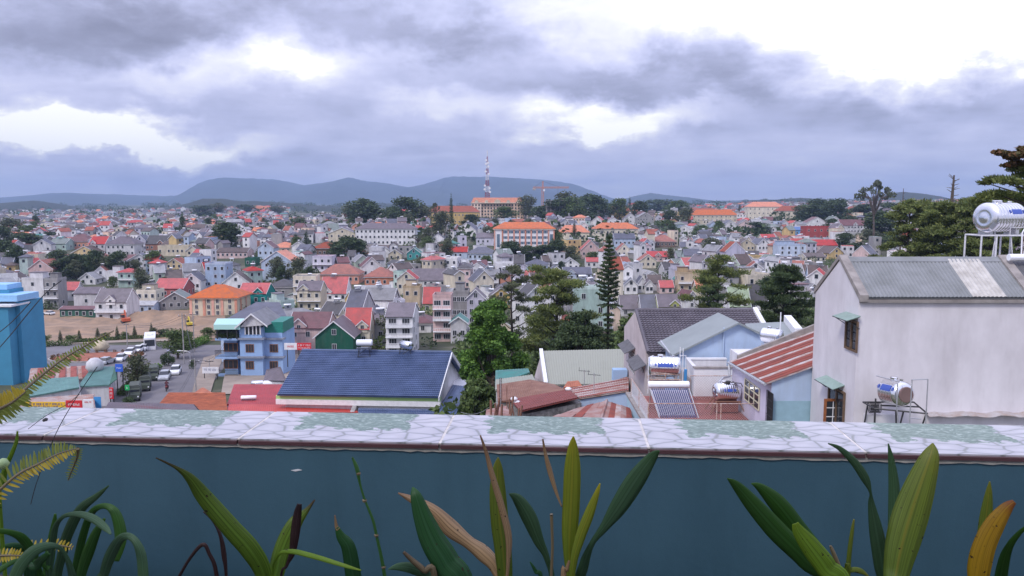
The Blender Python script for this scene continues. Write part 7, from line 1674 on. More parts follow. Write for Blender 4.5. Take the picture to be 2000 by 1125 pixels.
    a = W(1306,751,36.6); s_ = thing('solar_collector', 'evacuated tube solar collector with white header tank on the terrace', 'solar heater', tuple(a)); h = MB(); hl = (W(1347,751,36.6).x-W(1266,751,36.6).x)/2; h.lathe([(-hl,0),(-hl,.12),(-hl+.05,.17),(hl-.05,.17),(hl,.12),(hl,0)], (0,0,0), (1,0,0), 18); h.build('header_tank', M_tankw, s_)
    b0, b1 = W(1291,817,34.0)-a, W(1362,817,34.0)-a; t0, t1 = W(1272,759,36.2)-a, W(1343,759,36.2)-a; n = 18
    for k in range(n):
        u = (k+.5)/n; p, q = t0.lerp(t1,u), b0.lerp(b1,u); MB().tube([p,q], .029, 8).build('vacuum_tube', M_tubes, s_)
    MB().slab(t0+Vector((0,.1,-.1)), t1+Vector((0,.1,-.1)), b1+Vector((0,.1,-.1)), b0+Vector((0,.1,-.1)), .02).build('reflector', mat_plain('pale reflector', (.62,.60,.66), .4), s_)
    stand_tube(s_, [[t0+Vector((-.06,0,0)),b0+Vector((-.06,0,0))],[t1+Vector((.06,0,0)),b1+Vector((.06,0,0))],[b0+Vector((-.08,0,-.02)),b1+Vector((.08,0,-.02))],[t0+Vector((0,.2,-.1)),Vector((t0.x,t0.y+.3,zf-a.z))],[t1+Vector((0,.2,-.1)),Vector((t1.x,t1.y+.3,zf-a.z))]]+[[b0,Vector((b0.x,b0.y,zf-a.z))],[b1,Vector((b1.x,b1.y,zf-a.z))]], .028, M_galv, 'frame')
    # second tank on splayed brown stand
    c = W(1419,764,35.0); t = steel_tank('water_tank', 'steel tank with black hatch on splayed red-brown stand on the terrace', c, (1,.1,0), 1.15, .40, (-.1,.15,.15,.5)); zz = zf-c.z; z1 = -.42
    stand_tube(t, [[(-.55,-.3,z1),(-.85,-.5,zz)],[(.5,-.3,z1),(.8,-.5,zz)],[(-.55,.3,z1),(-.85,.5,zz)],[(.5,.3,z1),(.8,.5,zz)],[(-.6,-.3,z1),(.6,-.3,z1)],[(-.6,.3,z1),(.6,.3,z1)],[(-.75,-.4,(z1+zz)/2),(-.5,-.3,z1)],[(-.8,-.45,zz+.3),(-.55,.2,z1-.1)]], .03, M_rustb); MB().box(-.5,.5,-.25,.25,zz+.05,z1-.03).build('wooden_box', M_brick, t)
    m = MB(); m.lathe([(0,.09),(.1,.12),(.12,0)], (.05,-.05,.39), (0,0,1), 12); m.tube([(.15,-.1,.45),(.6,-.2,.42),(.8,0,.1)], .02, 6); m.build('fittings', M_iron, t)
    # small round tank by the striped roof
    c = W(1507,655,40.5); t = steel_tank('water_tank', 'small shiny steel tank behind the striped rusty roof', c, (.75,-.66,0), 1.1, .38); stand_tube(t, [[(x,y,-.45),(x,y,-1.6)] for x in (-.4,.4) for y in (-.3,.3)]+[[(-.5,-.3,-.4),(.5,-.3,-.4)]], .03, M_galv)
    p = W(1524,640,40); e = thing('pole', 'thin white antenna pole beside the small shiny steel tank', 'pole', tuple(p)); MB().tube([(0,0,-1.5),(0,0,W(1524,610,40).z-p.z)], .03, 6).build('mast_tube', M_tankw, e)
    MB().box(-1.5,2.6,-.8,1.4,-9,0).build('annex', M_ww, None, loc=(13.6,40.6,W(1507,672,40.5).z-.55)); q = bpy.data.objects['annex']; tag(q, 'plain annex roof carrying the small shiny steel tank', 'building')
terrace()
def rusty_roofs():
    def roof(label, pts, mt, wall, waves=0, zb=-22, axis=0, cat='house', extra=None, lm=None, drop=.12):
        P = [W(*p) for p in pts]; c = sum(P, Vector())/4; o = thing('house' if cat == 'house' else 'shed', label, cat, (c.x,c.y,zb)); USED.add(label); sheet(P, mt, o, 'roof', .06)
        if waves: wavy(P, mt, o, 'roof_sheet', waves, 1, .03, sub=4)
        if wall: I = [p.lerp(c, .05) for p in P]; solid(I, zb, wall, o, 'wall', drop)
        if lm: LM.append((sum(p[0] for p in pts)/4, sum(p[1] for p in pts)/4, lm))
        return o
    o = roof('hall with plain khaki green sheet roof and pale gable left of the pinkish house', [(1070,752,58),(1226,750,58),(1226,682,66),(1060,686,66)], M_khaki, M_ww, 34, lm='the khaki roof')
    a, b, c = W(1070,752,58), W(1060,686,66), W(1044,748,66); prism_local(o, [a-Vector((0,0,.2)), b-Vector((0,0,.2)), b+Vector((0,0,.25)), a+Vector((0,0,.25))], (-.3,0,0), M_white, 'coping'); prism_local(o, [W(1068,750,60), W(1058,688,66), W(1044,735,70), W(1046,750,70)], (0,.1,-.05), M_plast2, 'gable_wall')
    p = W(1210,734,54); MB().box(-.5,.5,-.4,.4,-.5,.5).build('water_box', mat_plain('pale blue box', (.35,.52,.75), .6)).location = p; q = bpy.data.objects['water_box']; tag(q, 'pale blue box on the roof edge beside the pinkish house', 'box')
    roof('teal sheet roof with white edge at the left of the khaki roof', [(967,752,60),(1035,728,60),(1032,720,66),(968,724,66)], RM['teal'], WM['pale grey'], 12)
    roof('khaki lean-to roof below the teal one', [(967,762,56),(1050,752,56),(1040,732,60),(968,742,60)], M_khaki, WM['pale grey'], 14)
    roof('brown rusty hipped roof, left slope', [(972,785,49),(1052,778,48),(1035,742,55),(970,752,55)], M_rustb, M_mould, 20, lm='the brown rusty hip')
    roof('brown rusty hipped roof, right slope beside the left one', [(1052,778,48),(1105,762,50),(1085,752,55),(1035,742,55)], M_rustb, M_mould, 12)
    o = roof('shed with red-brown roof over a mouldy grey wall', [(1016,803,43),(1130,777,45),(1111,761,49),(997,781,48)], M_maro, None, 26, lm='the red-brown shed roof')
    I = [W(1019,802,43.3), W(1136,779,45.2), W(1113,763,49), W(1000,783,48)]; solid(I, -22, M_mould, o, 'wall', .25)
    for k, (px, py) in enumerate([(1004,778),(1010,785),(1018,793),(1110,759)]):
        p = W(px, py, 46.5 if px < 1050 else 48.5); m = MB(); m.lathe([(0,.0),(.02,.2),(.12,.23),(.2,.12),(.22,0)], (0,0,0), (0,0,1), 10); q = m.build('sandbag', M_white, smooth=True, loc=tuple(p+Vector((0,0,-.12)))); tag(q, ['white bag at the far left corner of the red-brown shed roof','white bag in the middle of three on the left of the red-brown roof','white bag nearest the camera on the left of the red-brown roof','single white bag at the right end of the red-brown roof'][k], 'bag')
    o = roof('shed roof of rusty silver corrugated strips over a pale blue wall', [(1133,778,46),(1228,763,46),(1228,738,52),(1108,760,50)], M_palr, M_blue, 24, lm='the rusty silver strips')
    P = [W(*p) for p in [(1133,778,46),(1228,763,46),(1228,738,52),(1108,760,50)]]
    for k in range(5):
        v0, v1 = (k+.15)/5, (k+.6)/5; u = Vector((0,0,.05)); sheet([P[0].lerp(P[3],v0)+u, P[1].lerp(P[2],v0)+u, P[1].lerp(P[2],v1)+u, P[0].lerp(P[3],v1)+u], M_rustm if k % 2 else M_rust, o, 'rusty_strip', .015)
    roof('small orange rust roof peeping over the silver strips', [(1100,758,52),(1138,755,52),(1130,744,55),(1108,746,55)], M_ot, M_mould, 8)
    roof('orange rust slope against the pinkish house', [(1180,757,50),(1225,752,50),(1225,735,54),(1205,742,54)], M_ot, M_mould, 8)
    # patchwork rusty hip just above the parapet
    o = thing('shed', 'patchwork rusty and silver hipped roof just above the parapet', 'shed', (5, 36, -20)); USED.add(o['label']); LM.append((1180,800,'the patchwork rusty roof'))
    r = random.Random(9); A, B, C, D = W(1060,822,35), W(1170,835,33), W(1185,783,37.5), W(1120,800,37)
    for i in range(5):
        for j in range(2):
            u0, u1, v0, v1 = i/5, (i+1)/5, j/2, (j+1)/2; q = lambda u, v: (A*(1-u)+B*u)*(1-v)+(D*(1-u)+C*u)*v
            sheet([q(u0,v0)+Vector((0,0,r.uniform(.0,.04))), q(u1,v0)+Vector((0,0,r.uniform(.0,.04))), q(u1,v1)+Vector((0,0,r.uniform(.02,.06))), q(u0,v1)+Vector((0,0,r.uniform(.0,.06)))], r.choice([M_rustm,M_palr,M_rust,M_rustm]), o, 'roof_sheet', .02)
    E, G = W(1238,835,33.5), W(1232,797,37.5)
    for i in range(5):
        u0, u1 = i/5, (i+1)/5; sheet([B.lerp(E,u0)+Vector((0,0,.02*(i%2))), B.lerp(E,u1), C.lerp(G,u1), C.lerp(G,u0)+Vector((0,0,.02*(i%2)))], [M_rustm,M_rust,M_palr][i%3], o, 'roof_sheet', .02)
    MB().tube([C-o.location+Vector((0,0,.04)), B-o.location+Vector((0,0,.04))], .07, 6).build('ridge_cap', M_rustm, o); m = MB(); m.box(-3.2,1.0,-2.5,1.5,0,W(1150,830,35).z+20-.4); m.build('wall', M_mould, o)
    # aerials and poles
    for (px, pt, pb, Y, lab, kind) in ((978,738,812,46,'grey lattice pole at the left end of the rusty roofs','p'),(990,752,812,44,'thin rusty pole right of the grey lattice pole','p'),(1160,728,765,47,'television aerial on the silver strip roof','a'),(1141,722,745,52,'small television aerial before the khaki roof','a')):
        p = W(px, pb, Y); h = W(px, pt, Y).z-p.z; e = thing('aerial' if kind == 'a' else 'pole', lab, 'aerial' if kind == 'a' else 'pole', tuple(p)); MB().tube([(0,0,-1.5),(0,0,h)], .025, 6).build('mast_tube', M_galv if px != 990 else M_rustb, e)
        if kind == 'a':
            m = MB(); m.tube([(-.4,0,h*.92),(.4,0,h*.86)], .014, 4)
            for k in range(6): m.tube([(-.35+.14*k,-.22,h*.91-.01*k),(-.35+.14*k,.22,h*.91-.01*k)], .01, 4)
            m.tube([(-.35,0,h*.92),(-.35,0,h*.92+.25)], .012, 4); m.build('aerial_bars', M_iron, e)
        elif px == 978:
            m = MB(); 
            for k in range(12): m.tube([(-.06,0,h*k/12),(.06,0,h*(k+1)/12),(-.06,0,h*(k+1)/12)], .01, 4)
            m.tube([(-.08,0,-1),(-.06,0,h)], .015, 4); m.tube([(.08,0,-1),(.06,0,h)], .015, 4); m.build('lattice', M_iron, e)
    for k, (px, py, w_) in enumerate(((1009,800,5),(984,800,9),(996,790,6))):
        pass
    o = thing('shed', 'jumble of old boards and rusty posts at the foot of the lattice pole', 'shed', tuple(W(985,812,42))); m = MB(); r = random.Random(3)
    for k in range(12): x = r.uniform(-.8,.8); a = Vector((x,r.uniform(-.4,.6),-1)); m.tube([a, a+Vector((r.uniform(-.3,.3),0,r.uniform(1.2,2.0)))], r.uniform(.03,.07), 4)
    m.build('boards', M_rustb, o)['kind'] = 'stuff'; sheet([W(948,812,42),W(998,812,42),W(990,792,45),W(950,800,45)], M_rustm, o, 'tin_sheet', .03)
    w_ = MB(); p0, p1 = W(900,805,60), W(975,780,46); pts = [p0.lerp(p1,k/10)-Vector((0,0,.5*math.sin(math.pi*k/10))) for k in range(11)]; w_.tube(pts, .015, 4); tag(w_.build('cable', M_galv), 'pale cable sagging from the blue tile house to the lattice pole', 'cable')
rusty_roofs()
# undergrowth on slopes below the pines and between houses
def undergrowth():
    r = random.Random(15); bl = []
    for _ in range(520):
        px = r.choice([r.uniform(1560,2060), r.uniform(880,1260), r.uniform(1560,2060)]); Y = r.uniform(62, 330) if px > 1300 else r.uniform(70,165); X = (px-1000)/F*Y; z = terr(X, Y); pb = proj((X,Y,z))[1]
        if px > 1300 and pb < 498: continue
        if any(abs(hx-X) < hr+1 and abs(hy-Y) < hr+1 for hx, hy, hr in HOUSES): continue
        s = r.uniform(1.6,4.2); bl.append((X,Y,z+s*.4,s*1.2,s,s*.9))
    me = leaf_mesh('undergrowth', bl, 70000, .7, ML_round, 8, shell=.6); o = inst('undergrowth', me); o['kind'] = 'stuff'; o['label'] = 'dense green undergrowth on the slopes'; o['category'] = 'shrubs'
undergrowth()
# ------------------------------------------------------------------ the balcony: parapet, added shade slab and wall, planter, plants
TH = R(3.9); PA = Vector((math.cos(TH), -math.sin(TH), 0)); PN = Vector((math.sin(TH), math.cos(TH), 0)); D0 = 1.5
def parapet():
    Yf = D0/math.cos(TH); h = W(1000,868,Yf).z
    Yb = Yf
    while W(1000,812,Yb).z > h: Yb += .001
    dep = (Yb-Yf)*math.cos(TH); o = thing('parapet', 'blue painted balcony parapet capped with stone and grass print tiles', 'parapet wall', tuple(PN*D0+Vector((0,0,h))), -TH); USED.add(o['label'])
    def along(px):      # local x of the front edge at photo column px
        u = (px-1000)/F*1.0; p = Vector(((px-1000)/F,1,0)); p = p*(D0/p.dot(PN)); return p.dot(PA)*1.0
    # print of the tiles: stones and grass
    m, nt, b = newmat('stone and grass print glazed tile'); N = nt.nodes; L = nt.links; b.inputs['Roughness'].default_value = .35; b.inputs['Specular IOR Level'].default_value = .5
    tc = N.new('ShaderNodeTexCoord'); n0 = N.new('ShaderNodeTexNoise'); n0.inputs['Scale'].default_value = 9; n0.inputs['Detail'].default_value = 3; L.new(tc.outputs['Object'], n0.inputs['Vector'])
    def vm(op, a, b_=None, s=None):
        n = N.new('ShaderNodeVectorMath'); n.operation = op
        for i, v in enumerate((a, b_)):
            if v is None: continue
            if isinstance(v, tuple): n.inputs[i].default_value = v
            else: L.new(v, n.inputs[i])
        if s is not None: n.inputs['Scale'].default_value = s
        return n.outputs[0]
    def mt(op, a, b_=None, clamp=False):
        n = N.new('ShaderNodeMath'); n.operation = op; n.use_clamp = clamp
        for i, v in enumerate((a, b_)):
            if v is None: continue
            if isinstance(v, (int, float)): n.inputs[i].default_value = v
            else: L.new(v, n.inputs[i])
        return n.outputs[0]
    wv = vm('ADD', tc.outputs['Object'], vm('SCALE', vm('SUBTRACT', n0.outputs['Color'], (.5,.5,.5)), s=.035)); st = vm('MULTIPLY', wv, (14.5, 28, 1))
    vo = N.new('ShaderNodeTexVoronoi'); vo.feature = 'DISTANCE_TO_EDGE'; vo.voronoi_dimensions = '2D'; vo.inputs['Scale'].default_value = 1; vo.inputs['Randomness'].default_value = .85; L.new(st, vo.inputs['Vector'])
    cr = N.new('ShaderNodeValToRGB'); L.new(vo.outputs[0], cr.inputs[0]); e = cr.color_ramp.elements; e[0].position = .0; e[0].color = (.27,.28,.27,1); e[1].position = .45; e[1].color = (.62,.61,.65,1)
    k = e.new(.035); k.color = (.36,.37,.38,1); k = e.new(.06); k.color = (.50,.50,.56,1); k = e.new(.16); k.color = (.56,.55,.59,1)
    ns = N.new('ShaderNodeTexNoise'); ns.inputs['Scale'].default_value = 28; ns.inputs['Detail'].default_value = 6; L.new(vm('MULTIPLY', wv, (.5,1.6,1)), ns.inputs['Vector'])
    stn = N.new('ShaderNodeMix'); stn.data_type = 'RGBA'; stn.blend_type = 'MULTIPLY'; stn.inputs[0].default_value = .35; L.new(cr.outputs[0], stn.inputs[6]); L.new(ns.outputs[0], stn.inputs[7])
    g1 = N.new('ShaderNodeTexNoise'); g1.inputs['Scale'].default_value = 60; g1.inputs['Detail'].default_value = 4; g1.inputs['Distortion'].default_value = 2.5; L.new(vm('MULTIPLY', wv, (.55,1.3,1)), g1.inputs['Vector'])
    gr = N.new('ShaderNodeValToRGB'); L.new(g1.outputs[0], gr.inputs[0]); e = gr.color_ramp.elements; e[0].position = .36; e[0].color = (.10,.155,.125,1); e[1].position = .70; e[1].color = (.44,.52,.47,1); k = e.new(.55); k.color = (.17,.245,.205,1)
    sep = N.new('ShaderNodeSeparateXYZ'); L.new(tc.outputs['Object'], sep.inputs[0]); g2 = N.new('ShaderNodeTexNoise'); g2.inputs['Scale'].default_value = 38; g2.inputs['Detail'].default_value = 5; L.new(vm('MULTIPLY', wv, (.6,1.2,1)), g2.inputs['Vector'])
    globals()['TILE_L'] = None
    tw = (along(1275)-along(450))/2; xm, hw_ = tw*.5, tw*.305
    dx = mt('MULTIPLY', mt('ABSOLUTE', mt('SUBTRACT', sep.outputs[0], xm)), 1/hw_); dy = mt('MULTIPLY', mt('SUBTRACT', dep, sep.outputs[1]), 1/(dep*.62)); d = mt('MAXIMUM', mt('POWER', dx, 1.5), dy); d = mt('ADD', d, mt('MULTIPLY', mt('SUBTRACT', g2.outputs[0], .5), .9))
    mk = mt('LESS_THAN', d, .95); mx = N.new('ShaderNodeMix'); mx.data_type = 'RGBA'; L.new(mk, mx.inputs[0]); L.new(stn.outputs[2], mx.inputs[6]); L.new(gr.outputs[0], mx.inputs[7]); L.new(mx.outputs[2], b.inputs['Base Color'])
    me = MB().box(.003, tw-.003, .0, dep-.002, -.0035, 0).mesh('tile', m)
    x0 = along(450)-tw*7
    for k in range(15): inst('tile', me, o, (x0+k*tw, 0, 0))
    MB().box(x0, x0+15*tw, .003, dep-.004, -.02, -.0036).build('mortar_bed', M_conc, o)
    for k in range(1, 15): MB().box(x0+k*tw-.0028, x0+k*tw+.0028, .001, dep-.003, -.0035, -.0006).build('grout_line', mat_plain('white grout', (.66,.62,.58), .9, noise=.3, nscale=30) if k == 1 else bpy.data.materials['white grout'], o)
    M_lin = mat_plain('maroon glazed edge strip', (.10,.045,.05), .3, noise=.3, nscale=6)
    lm = MB().box(.002, tw-.002, -.006, .002, -.0108, -.0037).mesh('edge_strip', M_lin)
    for k in range(15): inst('edge_strip', lm, o, (x0+k*tw, 0, 0))
    m = MB(); n = 420; r = random.Random(2); x1 = x0+15*tw; pz = -.018
    for k in range(n):
        xa, xb = x0+(x1-x0)*k/n, x0+(x1-x0)*(k+1)/n; z2 = -.0165-r.uniform(0,.0035); m.hexa([(xa,-.003,pz),(xb,-.003,z2),(xb,.05,z2),(xa,.05,pz),(xa,-.003,-.0109),(xb,-.003,-.0109),(xb,.05,-.0109),(xa,.05,-.0109)]); pz = z2
    m.build('cement_bead', mat_plain('grey cement', (.42,.41,.37), .95, noise=.3, nscale=30), o)
    Mw, nt, b = newmat('deep blue wall paint'); N = nt.nodes; L = nt.links; b.inputs['Roughness'].default_value = .55
    tc = N.new('ShaderNodeTexCoord'); n1 = N.new('ShaderNodeTexNoise'); n1.inputs['Scale'].default_value = 2.2; n1.inputs['Detail'].default_value = 6; L.new(tc.outputs['Object'], n1.inputs['Vector']); c2 = N.new('ShaderNodeValToRGB'); e = c2.color_ramp.elements; e[0].position = .3; e[0].color = (.042,.105,.15,1); e[1].position = .7; e[1].color = (.062,.145,.195,1); L.new(n1.outputs[0], c2.inputs[0])
    n2 = N.new('ShaderNodeTexNoise'); n2.inputs['Scale'].default_value = 420; n2.inputs['Detail'].default_value = 2; L.new(tc.outputs['Object'], n2.inputs['Vector']); mm = N.new('ShaderNodeMix'); mm.data_type = 'RGBA'; mm.blend_type = 'OVERLAY'; mm.inputs[0].default_value = .16; L.new(c2.outputs[0], mm.inputs[6]); L.new(n2.outputs[0], mm.inputs[7]); L.new(mm.outputs[2], b.inputs['Base Color'])
    bp = N.new('ShaderNodeBump'); bp.inputs['Strength'].default_value = .25; bp.inputs['Distance'].default_value = .002; n3 = N.new('ShaderNodeTexNoise'); n3.inputs['Scale'].default_value = 60; L.new(tc.outputs['Object'], n3.inputs['Vector']); L.new(n3.outputs[0], bp.inputs['Height']); L.new(bp.outputs[0], b.inputs['Normal'])
    streaks(Mw, .35, (5,5,.9), (.02,.06,.08))
    MB().box(x0, x1, .0, dep-.012, -1.15, -.0165).build('wall', Mw, o)
    q = W(568,930,D0); lx = q.dot(PA); MB().prism([(lx-.012,-.001,q.z-h),(lx-.002,-.001,q.z-h-.002),(lx+.012,-.001,q.z-h+.001),(lx+.003,-.001,q.z-h+.003)], (0,.0008,0)).build('paint_chip', M_white, o)
    return h, dep
PH, PD = parapet()
def balcony_and_shade():
    zf = PH-1.15; M = mat_plain('balcony render', (.30,.34,.38), .85, noise=.15, nscale=1); Mf = mat_plain('grey floor tiles', (.22,.21,.20), .5, noise=.2, nscale=3)
    struct(MB().box(-4,4,-1.6,1.6,zf-.15,zf).build('balcony_floor', Mf))
    o = MB().box(-4,4,-1.8,-1.6,zf,3.4).build('sun_blocking_wall', mat_plain('pale light-bouncing render', (.60,.62,.64), .85, noise=.12, nscale=1)); tag(o, 'unseen house wall behind the balcony, raised to block the sun', 'wall')  # out of view; height set to block the sun, pale to bounce light
    o = MB().box(-4,4,-1.599,-.75,1.15,1.3).build('shade_slab', M); tag(o, 'unseen slab added overhead to shade the balcony', 'roof')  # out of view; added to keep sky light off the parapet wall
    o = thing('planter', 'long dark planter trough at the foot of the parapet wall', 'planter', (0,1.18,zf)); o.rotation_euler = (0,0,-TH); M2 = mat_plain('dark trough', (.06,.05,.045), .8); top = -.76-zf
    MB().box(-2.4,2.4,-.28,-.25,0,top).build('side', M2, o); MB().box(-2.4,2.4,.22,.25,0,top).build('side', M2, o); MB().box(-2.4,2.4,-.249,.219,0,top-.04).build('soil', mat_plain('potting soil', (.04,.03,.022), .95, noise=.5, nscale=40, bump=.8, bscale=60), o)
    b = MB().box(-4,4,1.62,8,-22,zf-.16).build('lower_building', M); tag(b, 'lower storeys of the building the balcony belongs to', 'building'); b.location = (0,-9.7,0)
balcony_and_shade()
def leafmat(name, base, tip, rib=None, spots=0., rough=.42, transl=.3, stripes=0.):
    """colours run from leaf base to tip; 'u' crosses the blade, 't' follows it"""
    m, nt, b = newmat(name); N = nt.nodes; L = nt.links; b.inputs['Roughness'].default_value = rough; b.inputs['Specular IOR Level'].default_value = .35
    at = N.new('ShaderNodeAttribute'); at.attribute_name = 't'; au = N.new('ShaderNodeAttribute'); au.attribute_name = 'u'; cr = N.new('ShaderNodeValToRGB'); e = cr.color_ramp.elements
    e[0].color = (*base, 1); e[1].color = (*tip, 1); e[1].position = .98; k = e.new(.8); k.color = (*[a*.6+c*.4 for a, c in zip(base, tip)], 1)
    tc = N.new('ShaderNodeTexCoord'); nz = N.new('ShaderNodeTexNoise'); nz.inputs['Scale'].default_value = 14; nz.inputs['Detail'].default_value = 6; L.new(tc.outputs['Object'], nz.inputs['Vector'])
    ad = N.new('ShaderNodeMath'); ad.operation = 'MULTIPLY_ADD'; L.new(nz.outputs[0], ad.inputs[0]); ad.inputs[1].default_value = .5; sb = N.new('ShaderNodeMath'); sb.operation = 'SUBTRACT'; L.new(at.outputs['Fac'], sb.inputs[0]); sb.inputs[1].default_value = .25; L.new(sb.outputs[0], ad.inputs[2]); L.new(ad.outputs[0], cr.inputs[0]); src = cr.outputs[0]
    # veins along the blade
    cv = N.new('ShaderNodeCombineXYZ'); L.new(au.outputs['Fac'], cv.inputs[0]); L.new(at.outputs['Fac'], cv.inputs[1]); mp = N.new('ShaderNodeMapping'); mp.inputs['Scale'].default_value = (9, .8, 1); L.new(cv.outputs[0], mp.inputs[0]); vn = N.new('ShaderNodeTexNoise'); vn.inputs['Scale'].default_value = 1.4; vn.inputs['Detail'].default_value = 5; L.new(mp.outputs[0], vn.inputs['Vector'])
    hs = N.new('ShaderNodeHueSaturation'); L.new(src, hs.inputs['Color']); mr = N.new('ShaderNodeMapRange'); L.new(vn.outputs[0], mr.inputs[0]); mr.inputs[1].default_value = .3; mr.inputs[2].default_value = .7; mr.inputs[3].default_value = .58-stripes; mr.inputs[4].default_value = 1.45+stripes; L.new(mr.outputs[0], hs.inputs['Value']); src = hs.outputs[0]
    ab = N.new('ShaderNodeMath'); ab.operation = 'ABSOLUTE'; L.new(au.outputs['Fac'], ab.inputs[0]); rr = N.new('ShaderNodeMapRange'); L.new(ab.outputs[0], rr.inputs[0]); rr.inputs[1].default_value = .0; rr.inputs[2].default_value = .12; rr.inputs[3].default_value = .55; rr.inputs[4].default_value = 0
    mx = N.new('ShaderNodeMix'); mx.data_type = 'RGBA'; L.new(rr.outputs[0], mx.inputs[0]); L.new(src, mx.inputs[6]); mx.inputs[7].default_value = (*(rib or [min(1, v*1.6+.02) for v in base]), 1); src = mx.outputs[2]
    if spots:
        vo = N.new('ShaderNodeTexNoise'); vo.inputs['Scale'].default_value = 130; vo.inputs['Detail'].default_value = 2; L.new(tc.outputs['Object'], vo.inputs['Vector']); lt = N.new('ShaderNodeMapRange'); L.new(vo.outputs[0], lt.inputs[0]); lt.inputs[1].default_value = .72-spots; lt.inputs[2].default_value = .76-spots
        m2 = N.new('ShaderNodeMix'); m2.data_type = 'RGBA'; L.new(lt.outputs[0], m2.inputs[0]); L.new(src, m2.inputs[6]); m2.inputs[7].default_value = (.04,.02,.01,1); src = m2.outputs[2]
    L.new(src, b.inputs['Base Color']); tr = N.new('ShaderNodeBsdfTranslucent'); L.new(src, tr.inputs[0]); ms = N.new('ShaderNodeMixShader'); ms.inputs[0].default_value = transl; L.new(b.outputs[0], ms.inputs[1]); L.new(tr.outputs[0], ms.inputs[2]); L.new(ms.outputs[0], nt.nodes['Material Output'].inputs[0])
    bp = N.new('ShaderNodeBump'); bp.inputs['Strength'].default_value = .35; bp.inputs['Distance'].default_value = .001; L.new(vn.outputs[0], bp.inputs['Height']); L.new(bp.outputs[0], b.inputs['Normal']); return m
LV = {'green': leafmat('mid green blade', (.035,.115,.022), (.06,.16,.02), spots=.0), 'deep': leafmat('deep green blade', (.018,.075,.025), (.03,.12,.02), spots=.02), 'grey': leafmat('dull green blade', (.06,.13,.065), (.07,.15,.06)),
      'lime': leafmat('ribbed lime blade', (.14,.26,.02), (.20,.30,.02), stripes=.25, spots=.04), 'limebr': leafmat('lime blade with burnt tip', (.13,.25,.02), (.05,.015,.01), stripes=.22, spots=.03), 'yellow': leafmat('yellowing blade', (.12,.20,.02), (.42,.38,.02), rib=(.38,.34,.03), spots=.0), 'ygreen': leafmat('yellow-green blade', (.10,.17,.02), (.22,.23,.03), rib=(.32,.27,.03), spots=.03),
      'orange': leafmat('orange-yellow blade', (.42,.27,.01), (.22,.07,.01), rib=(.5,.30,.01), spots=.06), 'tan': leafmat('dead tan blade', (.33,.22,.11), (.20,.11,.055), stripes=.42, spots=.02, transl=.15), 'dark': leafmat('dead dark blade', (.035,.014,.012), (.02,.01,.01), transl=.05), 'brown': leafmat('dry brown stalk', (.13,.10,.05), (.09,.06,.03), transl=.0),
      'fern': leafmat('fern green', (.17,.20,.03), (.32,.28,.03)), 'fyel': leafmat('fern yellow', (.42,.32,.03), (.50,.36,.03))}
def cat(P, n):
    out = []; Q = [P[0]]+list(P)+[P[-1]]
    for i in range(1, len(Q)-2):
        for k in range(n):
            t = k/n; out.append(tuple(.5*((2*b)+(-a+c)*t+(2*a-5*b+4*c-d)*t*t+(-a+3*b-3*c+d)*t**3) for a, b, c, d in zip(Q[i-1], Q[i], Q[i+1], Q[i+2])))
    out.append(tuple(P[-1])); return out
def blade(root, pts, mat, fold=.22, twist=0., Y=1.12, Ytip=None, name='leaf', root_down=True):
    """pts: (px, py, width px) from tip to base"""
    n0 = len(pts); P3 = []
    for i, (px, py, w_) in enumerate(pts):
        f_ = i/(n0-1); y = (Ytip if Ytip is not None else Y)*(1-f_)+Y*f_; p = W(px, py, y); P3.append((p.x, p.y, p.z, w_*(.74 if mat == 'tan' and w_ > 20 else .9)/F*y))
    if root_down and P3[-1][2] > -.78: P3.append((P3[-1][0]*.995, P3[-1][1], -.80, P3[-1][3]*.6))
    C = cat(P3, 7); n = len(C); mb = MB(); us = (-1,-.55,0,.55,1); ts = []; uu = []; pr = None
    for i, c in enumerate(C):
        p = Vector(c[:3]); a = Vector(C[min(i+1, n-1)][:3])-Vector(C[max(i-1, 0)][:3]); a.normalize(); v = p.normalized(); s = a.cross(v)
        if s.length < 1e-5: s = pr or Vector((1,0,0))
        s.normalize()
        if pr and s.dot(pr) < 0: s = -s
        pr = s; nn = s.cross(a).normalized(); tw = twist*(i/n); s2 = s*math.cos(tw)+nn*math.sin(tw); n2 = nn*math.cos(tw)-s*math.sin(tw); hw_ = max(c[3], .0006)/2
        for u in us: mb.v.append(tuple(p+s2*hw_*u+n2*hw_*fold*(abs(u)-.4))); ts.append(1-i/(n-1)); uu.append(u)
    for i in range(n-1):
        for k in range(4): mb.f.append((i*5+k, i*5+k+1, i*5+k+6, i*5+k+5)); mb.m.append(0)
    L = root.location; mb.v = [(x-L.x, y-L.y, z-L.z) for x, y, z in mb.v]
    o = mb.build(name, LV[mat], root, smooth=True); me = o.data
    for nm, vals in (('t', ts), ('u', uu)):
        at = me.attributes.new(nm, 'FLOAT', 'POINT'); at.data.foreach_set('value', vals)
    sm = o.modifiers.new('thickness', 'SOLIDIFY'); sm.thickness = .0009
    return o
def plant(name, label, px, Y=1.12): p = W(px, 1200, Y); USED.add(label); return thing(name, label, 'plant', (p.x, p.y, -.8))
def stem(root, pts, mat, Y, name='stem'):
    C = cat([(px,py,w_) for px,py,w_ in pts], 5); L = root.location; m = MB(); P = [W(a,b,Y)-L for a,b,c in C]; P.append(Vector((P[-1].x, P[-1].y, 0.0))); m.tube(P, [c/F*Y/2 for a,b,c in C]+[C[-1][2]/F*Y/2], 7); o = m.build(name, LV[mat], root, smooth=True); me = o.data
    return o
